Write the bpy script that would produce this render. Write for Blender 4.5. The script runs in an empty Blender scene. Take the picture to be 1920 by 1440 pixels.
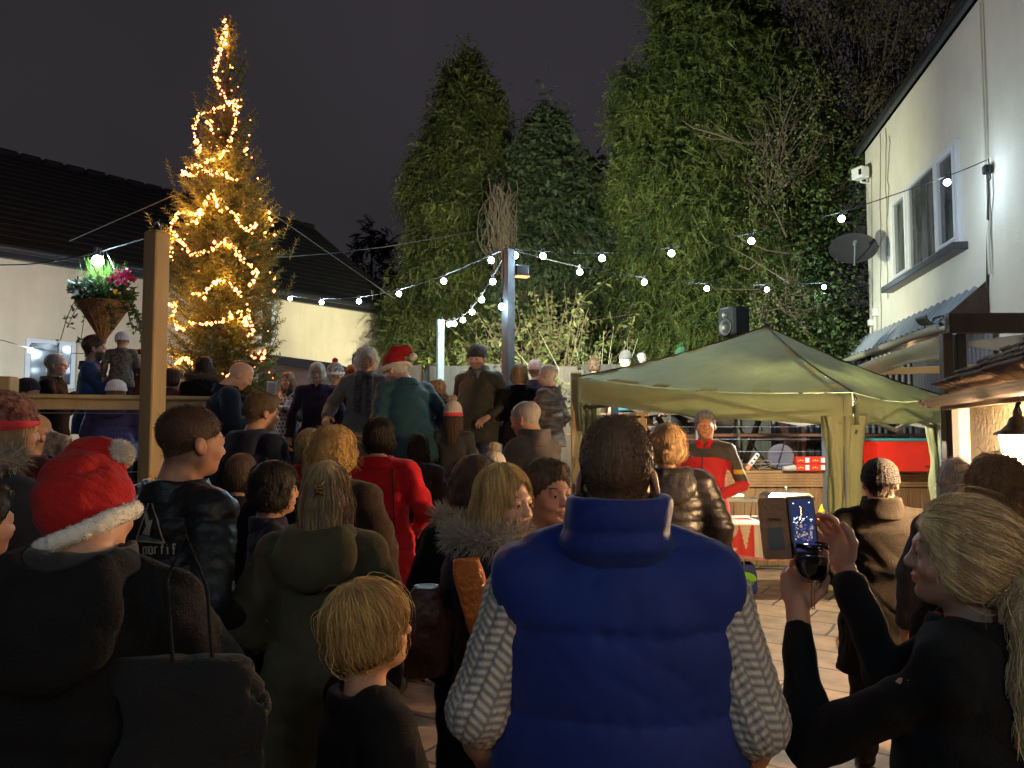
import bpy, math, random
import numpy as np
from mathutils import Vector, Matrix, noise as mnoise
R = math.radians
rng = np.random.default_rng(7)
random.seed(7)
sc = bpy.context.scene
COL = sc.collection

# ---------------------------------------------------------------- camera
FPX = 1442.0; HOR = 806.0; CZ = 1.70
PITCH = math.atan((HOR - 720) / FPX)
cd = bpy.data.cameras.new('camera'); cam = bpy.data.objects.new('camera', cd); COL.objects.link(cam)
cd.sensor_width = 36; cd.lens = 36 * FPX / 1920; cd.clip_end = 600; cd.clip_start = .05
cam.location = (0, 0, CZ); cam.rotation_euler = (math.pi / 2 + PITCH, 0, 0)
sc.camera = cam
def at(px, py, Y):
    u = (px - 960) / FPX; v = (720 - py) / FPX
    c, s = math.cos(PITCH), math.sin(PITCH)
    dy = c - v * s; dz = s + v * c
    return Vector((u * Y / dy, Y, CZ + dz * Y / dy))

# ---------------------------------------------------------------- night sky, exposure
w = bpy.data.worlds.new('World'); sc.world = w; w.use_nodes = True
nt = w.node_tree; nt.nodes.clear()
out = nt.nodes.new('ShaderNodeOutputWorld'); bg = nt.nodes.new('ShaderNodeBackground')
tc = nt.nodes.new('ShaderNodeTexCoord'); nz = nt.nodes.new('ShaderNodeTexNoise'); cr = nt.nodes.new('ShaderNodeValToRGB')
nz.inputs['Scale'].default_value = 1.6; nz.inputs['Detail'].default_value = 3
cr.color_ramp.elements[0].position = .3; cr.color_ramp.elements[0].color = (.019, .0165, .018, 1)
cr.color_ramp.elements[1].position = .75; cr.color_ramp.elements[1].color = (.034, .030, .036, 1)
nt.links.new(tc.outputs['Generated'], nz.inputs['Vector']); nt.links.new(nz.outputs['Fac'], cr.inputs['Fac'])
nt.links.new(cr.outputs['Color'], bg.inputs['Color']); nt.links.new(bg.outputs['Background'], out.inputs['Surface'])
bg.inputs['Strength'].default_value = .46
sc.view_settings.view_transform = 'Standard'; sc.view_settings.look = 'None'
sc.view_settings.exposure = 1.12; sc.view_settings.gamma = 1.0
sc.render.engine = 'CYCLES'
sc.cycles.use_denoising = True
try: sc.cycles.denoiser = 'OPENIMAGEDENOISE'
except Exception: pass
sc.cycles.max_bounces = 6; sc.cycles.diffuse_bounces = 3; sc.cycles.glossy_bounces = 3
sc.cycles.transmission_bounces = 4; sc.cycles.transparent_max_bounces = 6
sc.cycles.sample_clamp_indirect = 4.0; sc.cycles.sample_clamp_direct = 0
sc.cycles.use_light_tree = True
sc.cycles.caustics_reflective = False; sc.cycles.caustics_refractive = False

# ---------------------------------------------------------------- materials
MATS = {}
def mat(name, col, rough=.8, metal=0, col2=None, nscale=6, namp=None, bump=0, bscale=40, stretch=None,
        emit=None, estr=0, trans=0, island=0, sheen=0, alpha=None, spec=.4, detail=4, coat=0, attr=None, stain=0):
    if name in MATS: return MATS[name]
    m = bpy.data.materials.new(name); m.use_nodes = True; MATS[name] = m
    nt = m.node_tree; N = nt.nodes; L = nt.links
    b = N['Principled BSDF']; o = N['Material Output']
    b.inputs['Roughness'].default_value = rough; b.inputs['Metallic'].default_value = metal
    b.inputs['Specular IOR Level'].default_value = spec
    if sheen: b.inputs['Sheen Weight'].default_value = sheen; b.inputs['Sheen Roughness'].default_value = .5
    if coat: b.inputs['Coat Weight'].default_value = coat
    c4 = (*col, 1); b.inputs['Base Color'].default_value = c4
    tc = N.new('ShaderNodeTexCoord'); vec = tc.outputs['Object']
    if stretch:
        mp = N.new('ShaderNodeMapping'); mp.inputs['Scale'].default_value = stretch; L.new(vec, mp.inputs['Vector']); vec = mp.outputs['Vector']
    src = None
    if attr:
        a = N.new('ShaderNodeAttribute'); a.attribute_name = attr; src = a.outputs['Color']
    elif col2 is not None:
        n = N.new('ShaderNodeTexNoise'); n.inputs['Scale'].default_value = nscale; n.inputs['Detail'].default_value = detail
        n.inputs['Roughness'].default_value = .6; L.new(vec, n.inputs['Vector'])
        r = N.new('ShaderNodeValToRGB'); r.color_ramp.elements[0].position = .35; r.color_ramp.elements[1].position = .65
        r.color_ramp.elements[0].color = c4; r.color_ramp.elements[1].color = (*col2, 1)
        L.new(n.outputs['Fac'], r.inputs['Fac']); src = r.outputs['Color']
    if stain and src:
        mp2 = N.new('ShaderNodeMapping'); mp2.inputs['Scale'].default_value = (2.2, 2.2, .35); L.new(tc.outputs['Object'], mp2.inputs['Vector']); ns = N.new('ShaderNodeTexNoise'); ns.inputs['Scale'].default_value = 2.0; ns.inputs['Detail'].default_value = 7; ns.inputs['Roughness'].default_value = .7
        L.new(mp2.outputs['Vector'], ns.inputs['Vector']); rs = N.new('ShaderNodeMapRange'); rs.inputs['From Min'].default_value = .35; rs.inputs['From Max'].default_value = .62; rs.inputs['To Min'].default_value = 1 - stain; rs.inputs['To Max'].default_value = 1
        L.new(ns.outputs['Fac'], rs.inputs['Value']); ml = N.new('ShaderNodeMix'); ml.data_type = 'RGBA'; ml.blend_type = 'MULTIPLY'; ml.inputs['Factor'].default_value = 1; L.new(src, ml.inputs[6]); L.new(rs.outputs['Result'], ml.inputs[7]); src = ml.outputs[2]
    if island:
        g = N.new('ShaderNodeNewGeometry'); h = N.new('ShaderNodeHueSaturation')
        mr = N.new('ShaderNodeMapRange'); mr.inputs['To Min'].default_value = 1 - island; mr.inputs['To Max'].default_value = 1 + island
        L.new(g.outputs['Random Per Island'], mr.inputs['Value']); L.new(mr.outputs['Result'], h.inputs['Value'])
        mh = N.new('ShaderNodeMapRange'); mh.inputs['To Min'].default_value = .5 - island * .06; mh.inputs['To Max'].default_value = .5 + island * .04
        L.new(g.outputs['Random Per Island'], mh.inputs['Value']); L.new(mh.outputs['Result'], h.inputs['Hue'])
        if src: L.new(src, h.inputs['Color'])
        else: h.inputs['Color'].default_value = c4
        src = h.outputs['Color']
    if src: L.new(src, b.inputs['Base Color'])
    if bump:
        n2 = N.new('ShaderNodeTexNoise'); n2.inputs['Scale'].default_value = bscale; n2.inputs['Detail'].default_value = 5
        L.new(vec, n2.inputs['Vector']); bp = N.new('ShaderNodeBump'); bp.inputs['Strength'].default_value = min(1, bump)
        bp.inputs['Distance'].default_value = .02 if bump <= 1 else .02 * bump
        L.new(n2.outputs['Fac'], bp.inputs['Height']); L.new(bp.outputs['Normal'], b.inputs['Normal'])
    if emit:
        b.inputs['Emission Color'].default_value = (*emit, 1); b.inputs['Emission Strength'].default_value = estr
    if trans:
        t = N.new('ShaderNodeBsdfTranslucent'); mx = N.new('ShaderNodeMixShader'); mx.inputs['Fac'].default_value = trans
        if src: L.new(src, t.inputs['Color'])
        else: t.inputs['Color'].default_value = c4
        L.new(b.outputs['BSDF'], mx.inputs[1]); L.new(t.outputs['BSDF'], mx.inputs[2]); L.new(mx.outputs['Shader'], o.inputs['Surface'])
    return m
def cloth(name, col, col2=None, rough=.88, sheen=.07, bump=.35, bscale=220, **k):
    if col2 is None: col2 = tuple(c * 1.35 + .002 for c in col)
    return mat(name, col, rough, col2=col2, nscale=k.pop('nscale', 9), bump=bump, bscale=bscale, sheen=sheen, spec=k.pop('spec', .25), **k)

# ---------------------------------------------------------------- mesh helpers
def raw_mesh(name, V, tris=None, quads=None, m=None, smooth=True, cols=None):
    V = np.asarray(V, dtype=np.float32).reshape(-1, 3)
    me = bpy.data.meshes.new(name)
    nt_ = 0 if tris is None else len(tris); nq = 0 if quads is None else len(quads)
    me.vertices.add(len(V)); me.vertices.foreach_set('co', V.ravel())
    loops = []
    if nt_: loops.append(np.asarray(tris, dtype=np.int32).ravel())
    if nq: loops.append(np.asarray(quads, dtype=np.int32).ravel())
    lp = np.concatenate(loops); me.loops.add(len(lp)); me.loops.foreach_set('vertex_index', lp)
    me.polygons.add(nt_ + nq)
    tot = np.concatenate([np.full(nt_, 3, np.int32), np.full(nq, 4, np.int32)])
    st = np.concatenate([[0], np.cumsum(tot)[:-1]]).astype(np.int32)
    me.polygons.foreach_set('loop_start', st); me.polygons.foreach_set('loop_total', tot)
    me.polygons.foreach_set('use_smooth', np.full(nt_ + nq, smooth))
    me.update(calc_edges=True)
    if cols is not None:
        ca = me.color_attributes.new('Col', 'FLOAT_COLOR', 'POINT'); ca.data.foreach_set('color', np.asarray(cols, np.float32).ravel())
    if m is not None: me.materials.append(m)
    return me
def link(name, me, parent=None, loc=None):
    o = bpy.data.objects.new(name, me); COL.objects.link(o)
    if parent is not None: o.parent = parent
    if loc is not None: o.location = loc
    return o
def tag(o, label=None, cat=None, group=None, kind=None):
    if label: o['label'] = label
    if cat: o['category'] = cat
    if group: o['group'] = group
    if kind: o['kind'] = kind
    return o
def thing(name, label, cat, loc=(0, 0, 0), rz=0, group=None):
    o = bpy.data.objects.new(name, None); COL.objects.link(o); o.location = loc; o.rotation_euler = (0, 0, rz)
    o.empty_display_size = .1
    return tag(o, label, cat, group)

class MB:
    def __init__(s): s.V = []; s.F = []; s.n = 0
    def add(s, V, F):
        V = [tuple(v) for v in V]; s.V += V; s.F += [tuple(i + s.n for i in f) for f in F]; s.n += len(V); return s
    def box(s, c, d, rz=0, M=None, bev=0):
        x, y, z = d[0] / 2, d[1] / 2, d[2] / 2
        P = [(-x, -y, -z), (x, -y, -z), (x, y, -z), (-x, y, -z), (-x, -y, z), (x, -y, z), (x, y, z), (-x, y, z)]
        F = [(0, 3, 2, 1), (4, 5, 6, 7), (0, 1, 5, 4), (1, 2, 6, 5), (2, 3, 7, 6), (3, 0, 4, 7)]
        if bev:
            b = min(bev, x * .9, y * .9, z * .9); P = []; F = []
            idx = {}
            for sx in (-1, 1):
                for sy in (-1, 1):
                    for sz in (-1, 1):
                        idx[sx, sy, sz] = len(P)
                        P += [(sx * x, sy * (y - b), sz * (z - b)), (sx * (x - b), sy * y, sz * (z - b)), (sx * (x - b), sy * (y - b), sz * z)]
            def q(*a): F.append(a)
            for sg in (-1, 1):
                q(*[idx[sg, a, b_] for a, b_ in ((-1, -1), (1, -1), (1, 1), (-1, 1))][::sg])
                q(*[idx[a, sg, b_] + 1 for a, b_ in ((-1, -1), (-1, 1), (1, 1), (1, -1))][::sg])
                q(*[idx[a, b_, sg] + 2 for a, b_ in ((-1, -1), (1, -1), (1, 1), (-1, 1))][::sg])
            for a in (-1, 1):
                for b_ in (-1, 1):
                    q(idx[a, b_, -1], idx[a, b_, 1], idx[a, b_, 1] + 1, idx[a, b_, -1] + 1)
                    q(idx[a, -1, b_], idx[a, 1, b_], idx[a, 1, b_] + 2, idx[a, -1, b_] + 2)
                    q(idx[-1, a, b_] + 1, idx[1, a, b_] + 1, idx[1, a, b_] + 2, idx[-1, a, b_] + 2)
            for k in idx.values(): q(k, k + 1, k + 2)
        if M is None: M = Matrix.Translation(Vector(c)) @ Matrix.Rotation(rz, 4, 'Z')
        else: M = Matrix.Translation(Vector(c)) @ M
        return s.add([M @ Vector(p) for p in P], F)
    def bar(s, a, b, w, h, up=(0, 0, 1), bev=0):
        a = Vector(a); b = Vector(b); d = b - a; L = d.length; y = d.normalized(); x = y.cross(Vector(up))
        if x.length < 1e-5: x = Vector((1, 0, 0))
        x.normalize(); z = x.cross(y)
        M = Matrix((x, y, z)).transposed().to_4x4()
        return s.box((a + b) / 2, (w, L, h), M=M, bev=bev)
    def tube(s, pts, r, n=8, cap=True):
        pts = [Vector(p) for p in pts]; rs = r if isinstance(r, (list, tuple)) else [r] * len(pts)
        V = []; F = []; up = Vector((0, 0, 1)); px = None
        for i, p in enumerate(pts):
            t = (pts[min(i + 1, len(pts) - 1)] - pts[max(i - 1, 0)]).normalized()
            if px is None:
                px = t.cross(up)
                if px.length < .05: px = t.cross(Vector((0, 1, 0)))
            px = (px - t * px.dot(t))
            px.normalize(); py = t.cross(px)
            for k in range(n):
                a = 2 * math.pi * k / n; V.append(p + (px * math.cos(a) + py * math.sin(a)) * rs[i])
        for i in range(len(pts) - 1):
            for k in range(n):
                F.append((i * n + k, i * n + (k + 1) % n, (i + 1) * n + (k + 1) % n, (i + 1) * n + k))
        if cap: F.append(tuple(range(n))[::-1]); F.append(tuple((len(pts) - 1) * n + k for k in range(n)))
        return s.add(V, F)
    def lathe(s, prof, c=(0, 0, 0), n=24, M=None):
        V = []; F = []; c = Vector(c)
        for r, z in prof:
            for k in range(n):
                a = 2 * math.pi * k / n; v = Vector((r * math.cos(a), r * math.sin(a), z))
                V.append((M @ v if M else v) + c)
        for i in range(len(prof) - 1):
            for k in range(n): F.append((i * n + k, i * n + (k + 1) % n, (i + 1) * n + (k + 1) % n, (i + 1) * n + k))
        F.append(tuple(range(n))[::-1]); F.append(tuple((len(prof) - 1) * n + k for k in range(n)))
        return s.add(V, F)
    def ball(s, c, r, n=12, sc_=(1, 1, 1)):
        prof = [(max(1e-4, math.sin(math.pi * i / (n // 2))) * r, -math.cos(math.pi * i / (n // 2)) * r) for i in range(n // 2 + 1)]
        M = Matrix.Diagonal((*sc_, 1)); return s.lathe(prof, c, n, M)
    def sheet(s, g, th=0):
        nu = len(g); nv = len(g[0]); V = [Vector(p) for r in g for p in r]; F = []
        for i in range(nu - 1):
            for j in range(nv - 1): F.append((i * nv + j, i * nv + j + 1, (i + 1) * nv + j + 1, (i + 1) * nv + j))
        s.add(V, F)
        if th:
            n = (V[1] - V[0]).cross(V[nv] - V[0]).normalized() * th
            s.add([v - n for v in V], [f[::-1] for f in F])
            b = s.n - 2 * len(V); e = len(V)
            edge = [(i * nv, (i + 1) * nv) for i in range(nu - 1)] + [(i * nv + nv - 1, (i + 1) * nv + nv - 1) for i in range(nu - 1)] + \
                   [(j, j + 1) for j in range(nv - 1)] + [((nu - 1) * nv + j, (nu - 1) * nv + j + 1) for j in range(nv - 1)]
            s.F += [(b + a, b + c, b + c + e, b + a + e) for a, c in edge]
        return s
    def build(s, name, m, parent=None, smooth=False, loc=None):
        off = Vector((0, 0, 0))
        if parent is not None:
            p = parent
            while p is not None: off += p.location; p = p.parent
        elif loc is not None: off = Vector(loc)
        me = bpy.data.meshes.new(name); me.from_pydata([tuple(Vector(v) - off) for v in s.V], [], s.F)
        me.materials.append(m)
        if smooth: me.polygons.foreach_set('use_smooth', [True] * len(me.polygons))
        me.update()
        o = link(name, me, parent)
        if parent is None and loc is not None: o.location = off
        return o
def box_obj(name, c, d, m, parent=None, rz=0, bev=.004): return MB().box(c, d, rz, bev=bev).build(name, m, parent)

def frames(dirs, ups, roll=None):
    """(N,3,3) matrices whose columns are x, y(dir), z"""
    y = dirs / np.linalg.norm(dirs, axis=1, keepdims=True)
    x = np.cross(y, ups); n = np.linalg.norm(x, axis=1, keepdims=True); x = np.where(n < 1e-4, np.array([[1., 0, 0]]), x / np.maximum(n, 1e-6))
    z = np.cross(x, y)
    if roll is not None:
        c, s = np.cos(roll)[:, None], np.sin(roll)[:, None]; x, z = x * c + z * s, z * c - x * s
    return np.stack([x, y, z], axis=2)
def scatter(TV, TF, pos, M, scale):
    """copies of a template; returns V and tris"""
    TV = np.asarray(TV, float); TF = np.asarray(TF, int)
    V = np.einsum('nij,vj->nvi', M, TV) * np.asarray(scale)[:, None, None] + pos[:, None, :]
    F = TF[None] + (np.arange(len(pos)) * len(TV))[:, None, None]
    return V.reshape(-1, 3), F.reshape(-1, 3)
def tpl(tris):
    V = []; F = []
    for t in tris: F.append([len(V) + i for i in range(3)]); V += t
    return np.array(V, float), np.array(F)

# ---------------------------------------------------------------- common materials
M_wood = mat('pale_pine', (.52, .38, .20), .75, col2=(.40, .28, .14), nscale=5, stretch=(1, 1, .12), bump=.3, bscale=60)
M_deckwood = mat('deck_timber', (.34, .215, .11), .75, col2=(.24, .14, .065), nscale=4, stretch=(1, 1, .3), bump=.3, bscale=40)
M_treadwood = mat('step_timber', (.33, .20, .10), .7, col2=(.22, .125, .06), nscale=4, stretch=(.15, 1, 1), bump=.3, bscale=40)
M_darkwood = mat('dark_brown_paint', (.045, .028, .02), .5, col2=(.07, .045, .03), nscale=8, stretch=(1, 1, .2), bump=.2)
M_greywood = mat('grey_weathered_wood', (.13, .115, .10), .8, col2=(.08, .07, .065), nscale=5, stretch=(.3, .3, 1), bump=.3)
M_galv = mat('pale_blue_grey_post_paint', (.17, .21, .25), .55, col2=(.13, .165, .20), nscale=10, bump=.15)
M_wire = mat('steel_wire', (.55, .56, .58), .35, metal=.9)
M_black = mat('black_plastic', (.012, .012, .014), .45)
M_cable = mat('black_cable', (.015, .015, .016), .5)
M_white = mat('white_upvc', (.72, .72, .74), .4, bump=.05)
M_glass = mat('dark_window_glass', (.03, .035, .045), .08, col2=(.05, .05, .06), nscale=3, spec=.8)
M_steel = mat('brushed_steel', (.6, .6, .6), .25, metal=1)
M_paper = mat('white_paper', (.75, .76, .80), .8)
# ================================================================ SETTING
def ground_mat():
    m = bpy.data.materials.new('stone_paving'); m.use_nodes = True; nt = m.node_tree; N = nt.nodes; L = nt.links
    b = N['Principled BSDF']; tc = N.new('ShaderNodeTexCoord'); mp = N.new('ShaderNodeMapping')
    mp.inputs['Rotation'].default_value = (0, 0, R(33)); L.new(tc.outputs['Object'], mp.inputs['Vector'])
    nw = N.new('ShaderNodeTexNoise'); nw.inputs['Scale'].default_value = 1.3; L.new(mp.outputs['Vector'], nw.inputs['Vector'])
    mxv = N.new('ShaderNodeMix'); mxv.data_type = 'VECTOR'; mxv.inputs['Factor'].default_value = .06
    L.new(mp.outputs['Vector'], mxv.inputs[4]); L.new(nw.outputs['Color'], mxv.inputs[5])
    br = N.new('ShaderNodeTexBrick'); br.inputs['Scale'].default_value = 1.0; br.inputs['Brick Width'].default_value = .62
    br.inputs['Row Height'].default_value = .43; br.inputs['Mortar Size'].default_value = .011; br.inputs['Mortar Smooth'].default_value = .3
    br.inputs['Color1'].default_value = (.34, .235, .15, 1); br.inputs['Color2'].default_value = (.25, .18, .13, 1); br.inputs['Mortar'].default_value = (.045, .035, .028, 1)
    br.offset = .37; L.new(mxv.outputs[1], br.inputs['Vector'])
    n = N.new('ShaderNodeTexNoise'); n.inputs['Scale'].default_value = 5; n.inputs['Detail'].default_value = 8; L.new(tc.outputs['Object'], n.inputs['Vector'])
    r = N.new('ShaderNodeValToRGB'); r.color_ramp.elements[0].position = .3; r.color_ramp.elements[0].color = (.5, .48, .46, 1); r.color_ramp.elements[1].position = .7; r.color_ramp.elements[1].color = (1.1, 1.05, 1, 1)
    L.new(n.outputs['Fac'], r.inputs['Fac']); mu = N.new('ShaderNodeMix'); mu.data_type = 'RGBA'; mu.blend_type = 'MULTIPLY'; mu.inputs['Factor'].default_value = 1
    L.new(br.outputs['Color'], mu.inputs[6]); L.new(r.outputs['Color'], mu.inputs[7]); L.new(mu.outputs[2], b.inputs['Base Color'])
    b.inputs['Roughness'].default_value = .6
    bp = N.new('ShaderNodeBump'); bp.inputs['Strength'].default_value = .8; bp.inputs['Distance'].default_value = .012
    n3 = N.new('ShaderNodeTexNoise'); n3.inputs['Scale'].default_value = 22; n3.inputs['Detail'].default_value = 6; L.new(tc.outputs['Object'], n3.inputs['Vector'])
    ad = N.new('ShaderNodeMath'); ad.operation = 'MULTIPLY_ADD'; ad.inputs[1].default_value = -1.0; L.new(br.outputs['Fac'], ad.inputs[0])
    ml = N.new('ShaderNodeMath'); ml.operation = 'MULTIPLY'; ml.inputs[1].default_value = .5; L.new(n3.outputs['Fac'], ml.inputs[0]); L.new(ml.outputs[0], ad.inputs[2])
    L.new(ad.outputs[0], bp.inputs['Height']); L.new(bp.outputs['Normal'], b.inputs['Normal'])
    return m
M_earth = mat('dark_earth', (.035, .03, .022), .95, col2=(.05, .045, .03), bump=.4, bscale=10)
o = MB().add([(-150, -120, -.004), (150, -120, -.004), (150, 250, -.004), (-150, 250, -.004)], [(0, 1, 2, 3)]).build('ground', M_earth); tag(o, kind='structure')
PV = ground_mat()
o = MB().add([(-9, -8, 0), (6, -8, 0), (6, 9.72, 0), (-9, 9.72, 0)], [(0, 1, 2, 3)]).build('paving', PV); tag(o, 'irregular tan stone paving slabs', kind='structure')

# ---- west deck: floor at DW behind the stairs, east deck higher at DE
DW, DE = .80, 1.19
def deck(name, x0, x1, y0, y1, z, label, skirt_front=True, side=None):
    t = thing(name, label, 'deck', ((x0 + x1) / 2, y0, 0))
    mb = MB(); y = y0
    while y < y1 - .01:
        mb.box(((x0 + x1) / 2, y + .07, z - .016), (x1 - x0, .134, .028), bev=.004); y += .14
    mb.build('boards', M_deckwood, t)
    mb = MB().box(((x0 + x1) / 2, y0 + .03, z - .12), (x1 - x0, .04, .17), bev=.004)
    for k in range(5): mb.box(((x0 + x1) / 2, y0 + .006, z - .055 - k * .034), (x1 - x0, .012, .02), bev=.003)
    mb.build('fascia', M_deckwood, t)
    mb = MB(); x = x0
    while x < x1 - .02:
        mb.box((x + .069, y0 + .06, (z - .22) / 2 + .01), (.132, .03, z - .22), bev=.003)
        for k in range(5): mb.box((x + .02 + k * .0245, y0 + .041, (z - .22) / 2 + .01), (.012, .012, z - .23))
        x += .138
    mb.build('skirt', M_deckwood, t)
    MB().box(((x0 + x1) / 2, (y0 + y1) / 2 + .1, (z - .05) / 2), (x1 - x0 - .1, y1 - y0 - .25, z - .06)).build('frame', M_darkwood, t)
    return t
EY = 9.65
deck('raised_deck', 1.25, 5.5, EY, 13.6, DE, 'raised timber deck with grooved vertical board skirt under the green gazebo')
deck('raised_deck', -7.6, 1.2, 6.95, 13.6, DW, 'lower timber deck at the head of the steps where the crowd stands')
st = thing('steps', 'broad timber steps climbing to the deck in the middle of the crowd', 'steps', (-1.4, 5.75, 0))
for k in range(5):
    z = .16 * (k + 1) * .97; y = 5.45 + k * .3
    if k == 4: z = DW - .03
    mb = MB()
    for q in range(2): mb.box((-1.4, y + .08 + q * .15, z - .018), (3.4, .142, .032), bev=.006)
    mb.build('tread', M_treadwood, st)
    mb = MB().box((-1.4, y + .03, z / 2 - .02), (3.36, .03, z - .045), bev=.003)
    for q in range(int(z / .03)): mb.box((-1.4, y + .012, .02 + q * .03), (3.36, .008, .018))
    mb.build('riser', M_treadwood, st)

# ---- rails
def wire_rail(name, label, pts, z0, z1, posts, cap=True, nw=4, pm=None, group='wire railings round the decks'):
    a, b = Vector(pts[0]), Vector(pts[1]); t = thing(name, label, 'railing', (a.x, a.y, z0), group=group); pm = pm or M_wood
    if cap: MB().bar((a.x, a.y, z1), (b.x, b.y, z1), .12, .035, bev=.006).build('handrail', pm, t); MB().bar((a.x, a.y, z1 - .065), (b.x, b.y, z1 - .065), .035, .09, bev=.004).build('top_rail', pm, t)
    for q in range(nw):
        z = z0 + .08 + (z1 - z0 - .22) * q / (nw - 1)
        MB().tube([(a.x, a.y, z), (b.x, b.y, z)], .004, 5).build('wire', M_wire, t)
    for f in posts:
        p = a.lerp(b, f); MB().box((p.x, p.y, (z0 + z1) / 2 - .02), (.09, .09, z1 - z0 - .04), math.atan2(b.y - a.y, b.x - a.x), bev=.008).build('post', pm, t)
    return t
# left rail with near edge: at() px 30..400 y 740
L0 = at(-40, 737, 6.3); L1 = at(405, 748, 6.55)
t = wire_rail('deck_railing', 'timber handrail with steel wires crossing in front of the left crowd', [(L0.x, 6.3), (L1.x, 6.98)], .75, (L0.z + L1.z) / 2, [0.1, .98], nw=5)
t = wire_rail('deck_railing', 'steel wires along the raised deck edge behind the man in red', [(1.3, EY + .12), (4.15, EY + .12)], DE, DE + 1.0, [.0], nw=6, cap=False, pm=M_galv)
t = wire_rail('deck_railing', 'steel wires along the deck edge right of the pale post', [(4.15, EY + .12), (5.4, EY + .12)], DE, DE + 1.0, [.99], nw=6, cap=False, pm=M_galv)
t = wire_rail('deck_railing', 'sloping steel wires and timber newel beside the gazebo corner', [(1.22, 7.2), (1.22, 9.6)], DW + .05, DW + 1.05, [0.02], nw=5, cap=True, pm=M_wood)

# the square timber post standing by the left rail
def sq_post(name, label, px, py_top, Y, wdt, m, z0=0, cat='post', rz=0, hook=False):
    p = at(px, py_top, Y); t = thing(name, label, cat, (p.x, Y, z0))
    MB().box((p.x, Y, (p.z + z0) / 2), (wdt, wdt, p.z - z0), rz, bev=.008).build('shaft', m, t)
    MB().box((p.x, Y, p.z + .004), (wdt * .86, wdt * .86, .008), rz, bev=.003).build('cap', m, t)
    if hook: MB().tube([(p.x + .02, Y, p.z), (p.x + .02, Y, p.z + .05), (p.x + .0, Y, p.z + .08), (p.x - .02, Y, p.z + .06)], .006, 6).build('hook', M_steel, t)
    return p
sq_post('timber_post', 'tall square pine post in front of the lit Christmas tree', 295, 437, 4.9, .115, M_wood, hook=True, rz=R(-24))
PT = sq_post('light_pole', 'tall pale square pole where the festoon strings meet', 953, 468, 8.9, .115, M_galv, z0=DW, rz=R(38))
PS = sq_post('light_pole', 'short pale square pole ending a festoon string', 826, 600, 12.5, .11, M_galv, z0=DW, rz=R(20))
sq_post('deck_post', 'pale square post on the deck edge right of the red snack boxes', 1566, 775, EY - .08, .25, M_galv, rz=R(8))
sq_post('timber_post', 'short timber gate post at the far left end of the handrail', 14, 708, 6.6, .13, M_wood)
sq_post('timber_post', 'stubby pine newel post between the gazebo and the grey-haired man', 1080, 700, 8.6, .12, M_wood, z0=DW)

# ---- fence behind the deck
M_fence = mat('grey_fence_stain', (.075, .07, .068), .85, col2=(.05, .047, .045), nscale=5, stretch=(4, 4, .3), bump=.4, bscale=30)
t = thing('panel_fence', 'low grey board fence running behind the deck under the conifers', 'fence', (-1, 13.4, 0))
a = at(735, 700, 13.4); b = at(1120, 700, 13.4); x = a.x - .3; k = 0; mb = MB(); mbs = []
while x < 6.2:
    hh = a.z + random.uniform(-.03, .04)
    MB().box((x + .42, 13.4, (hh + .3) / 2 + .15), (.84, .04, hh - .3), bev=.004).build('panel', M_fence if k % 3 else M_darkwood, t)
    MB().box((x, 13.36, hh / 2 + .1), (.09, .09, hh - .1), bev=.006).build('post', M_greywood, t); x += .9; k += 1

# ================================================================ LEFT BUILDING
M_render = mat('cream_render', (.74, .60, .42), .9, col2=(.66, .53, .37), stain=.08, nscale=1.2, bump=.5, bscale=90)
M_slate = mat('dark_slate', (.012, .011, .012), .85, col2=(.02, .018, .018), nscale=3, bump=.5, bscale=25)
M_gutter = mat('black_gutter', (.02, .02, .022), .35)
wl = at(-330, 0, 11.2).xy; wr = at(735, 0, 20.0).xy
WL = Vector((at(0, 450, 13.1).x, 13.1)); WR = Vector((at(735, 572, 20).x, 20.0)); dW = (WR - WL).normalized(); nW = Vector((dW.y, -dW.x))  # toward camera
EZ = 4.93
A = WL - dW * 5; B = WR
bl = thing('village_hall', 'long single-storey cream building with dark slate roof at left', 'building', (A.x, A.y, 0))
back = -nW * 7
def P3(p, z): return (p.x, p.y, z)
w1 = at(92, 636, 1); 
def wall_pt(px, py):
    """point on the left wall plane for a pixel"""
    d = at(px, py, 1.0) - Vector((0, 0, CZ)); n = nW
    tt = (WL.x * n.x + WL.y * n.y) / (d.x * n.x + d.y * n.y); return Vector((0, 0, CZ)) + d * tt
MB().add([P3(A, 0), P3(B, 0), P3(B, EZ), P3(A, EZ), P3(B + back, 0), P3(B + back, EZ), P3(A + back, 0), P3(A + back, EZ)],
         [(0, 1, 2, 3), (1, 4, 5, 2), (4, 6, 7, 5), (6, 0, 3, 7)]).build('wall', M_render, bl)
rA = A - dW * .2 + nW * .35; rB = B + dW * .3 + nW * .35; ridge_z = EZ + 2.68
mid = -nW * 3.5; hipc = B + mid + dW * .05; lA = A + mid
g = MB(); 
g.add([P3(rA, EZ - .12), P3(rB, EZ - .12), P3(hipc, ridge_z), P3(lA, ridge_z), P3(rB - nW * 7.7, EZ - .12), P3(rA - nW * 7.7, EZ - .12)],
      [(0, 1, 2, 3), (1, 4, 2), (4, 5, 3, 2), (5, 0, 3)])
rows = 18
for k in range(rows):   # slate courses as low laps
    f = (k + .5) / rows; p = Vector(P3(rA, EZ - .12)).lerp(Vector(P3(lA, ridge_z)), f); q = Vector(P3(rB, EZ - .12)).lerp(Vector(P3(hipc, ridge_z)), f)
    g.bar(p + Vector((0, 0, .015)), q + Vector((0, 0, .0)), .03, .02)
g.build('roof', M_slate, bl)
g = MB(); n = int((hipc - lA).length / .45)
for k in range(n):
    p = lA.lerp(hipc, (k + .5) / n); g.box((p.x, p.y, ridge_z + .03 + random.uniform(-.01, .015)), (.43, .2, .12), math.atan2(dW.y, dW.x), bev=.04)
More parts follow.
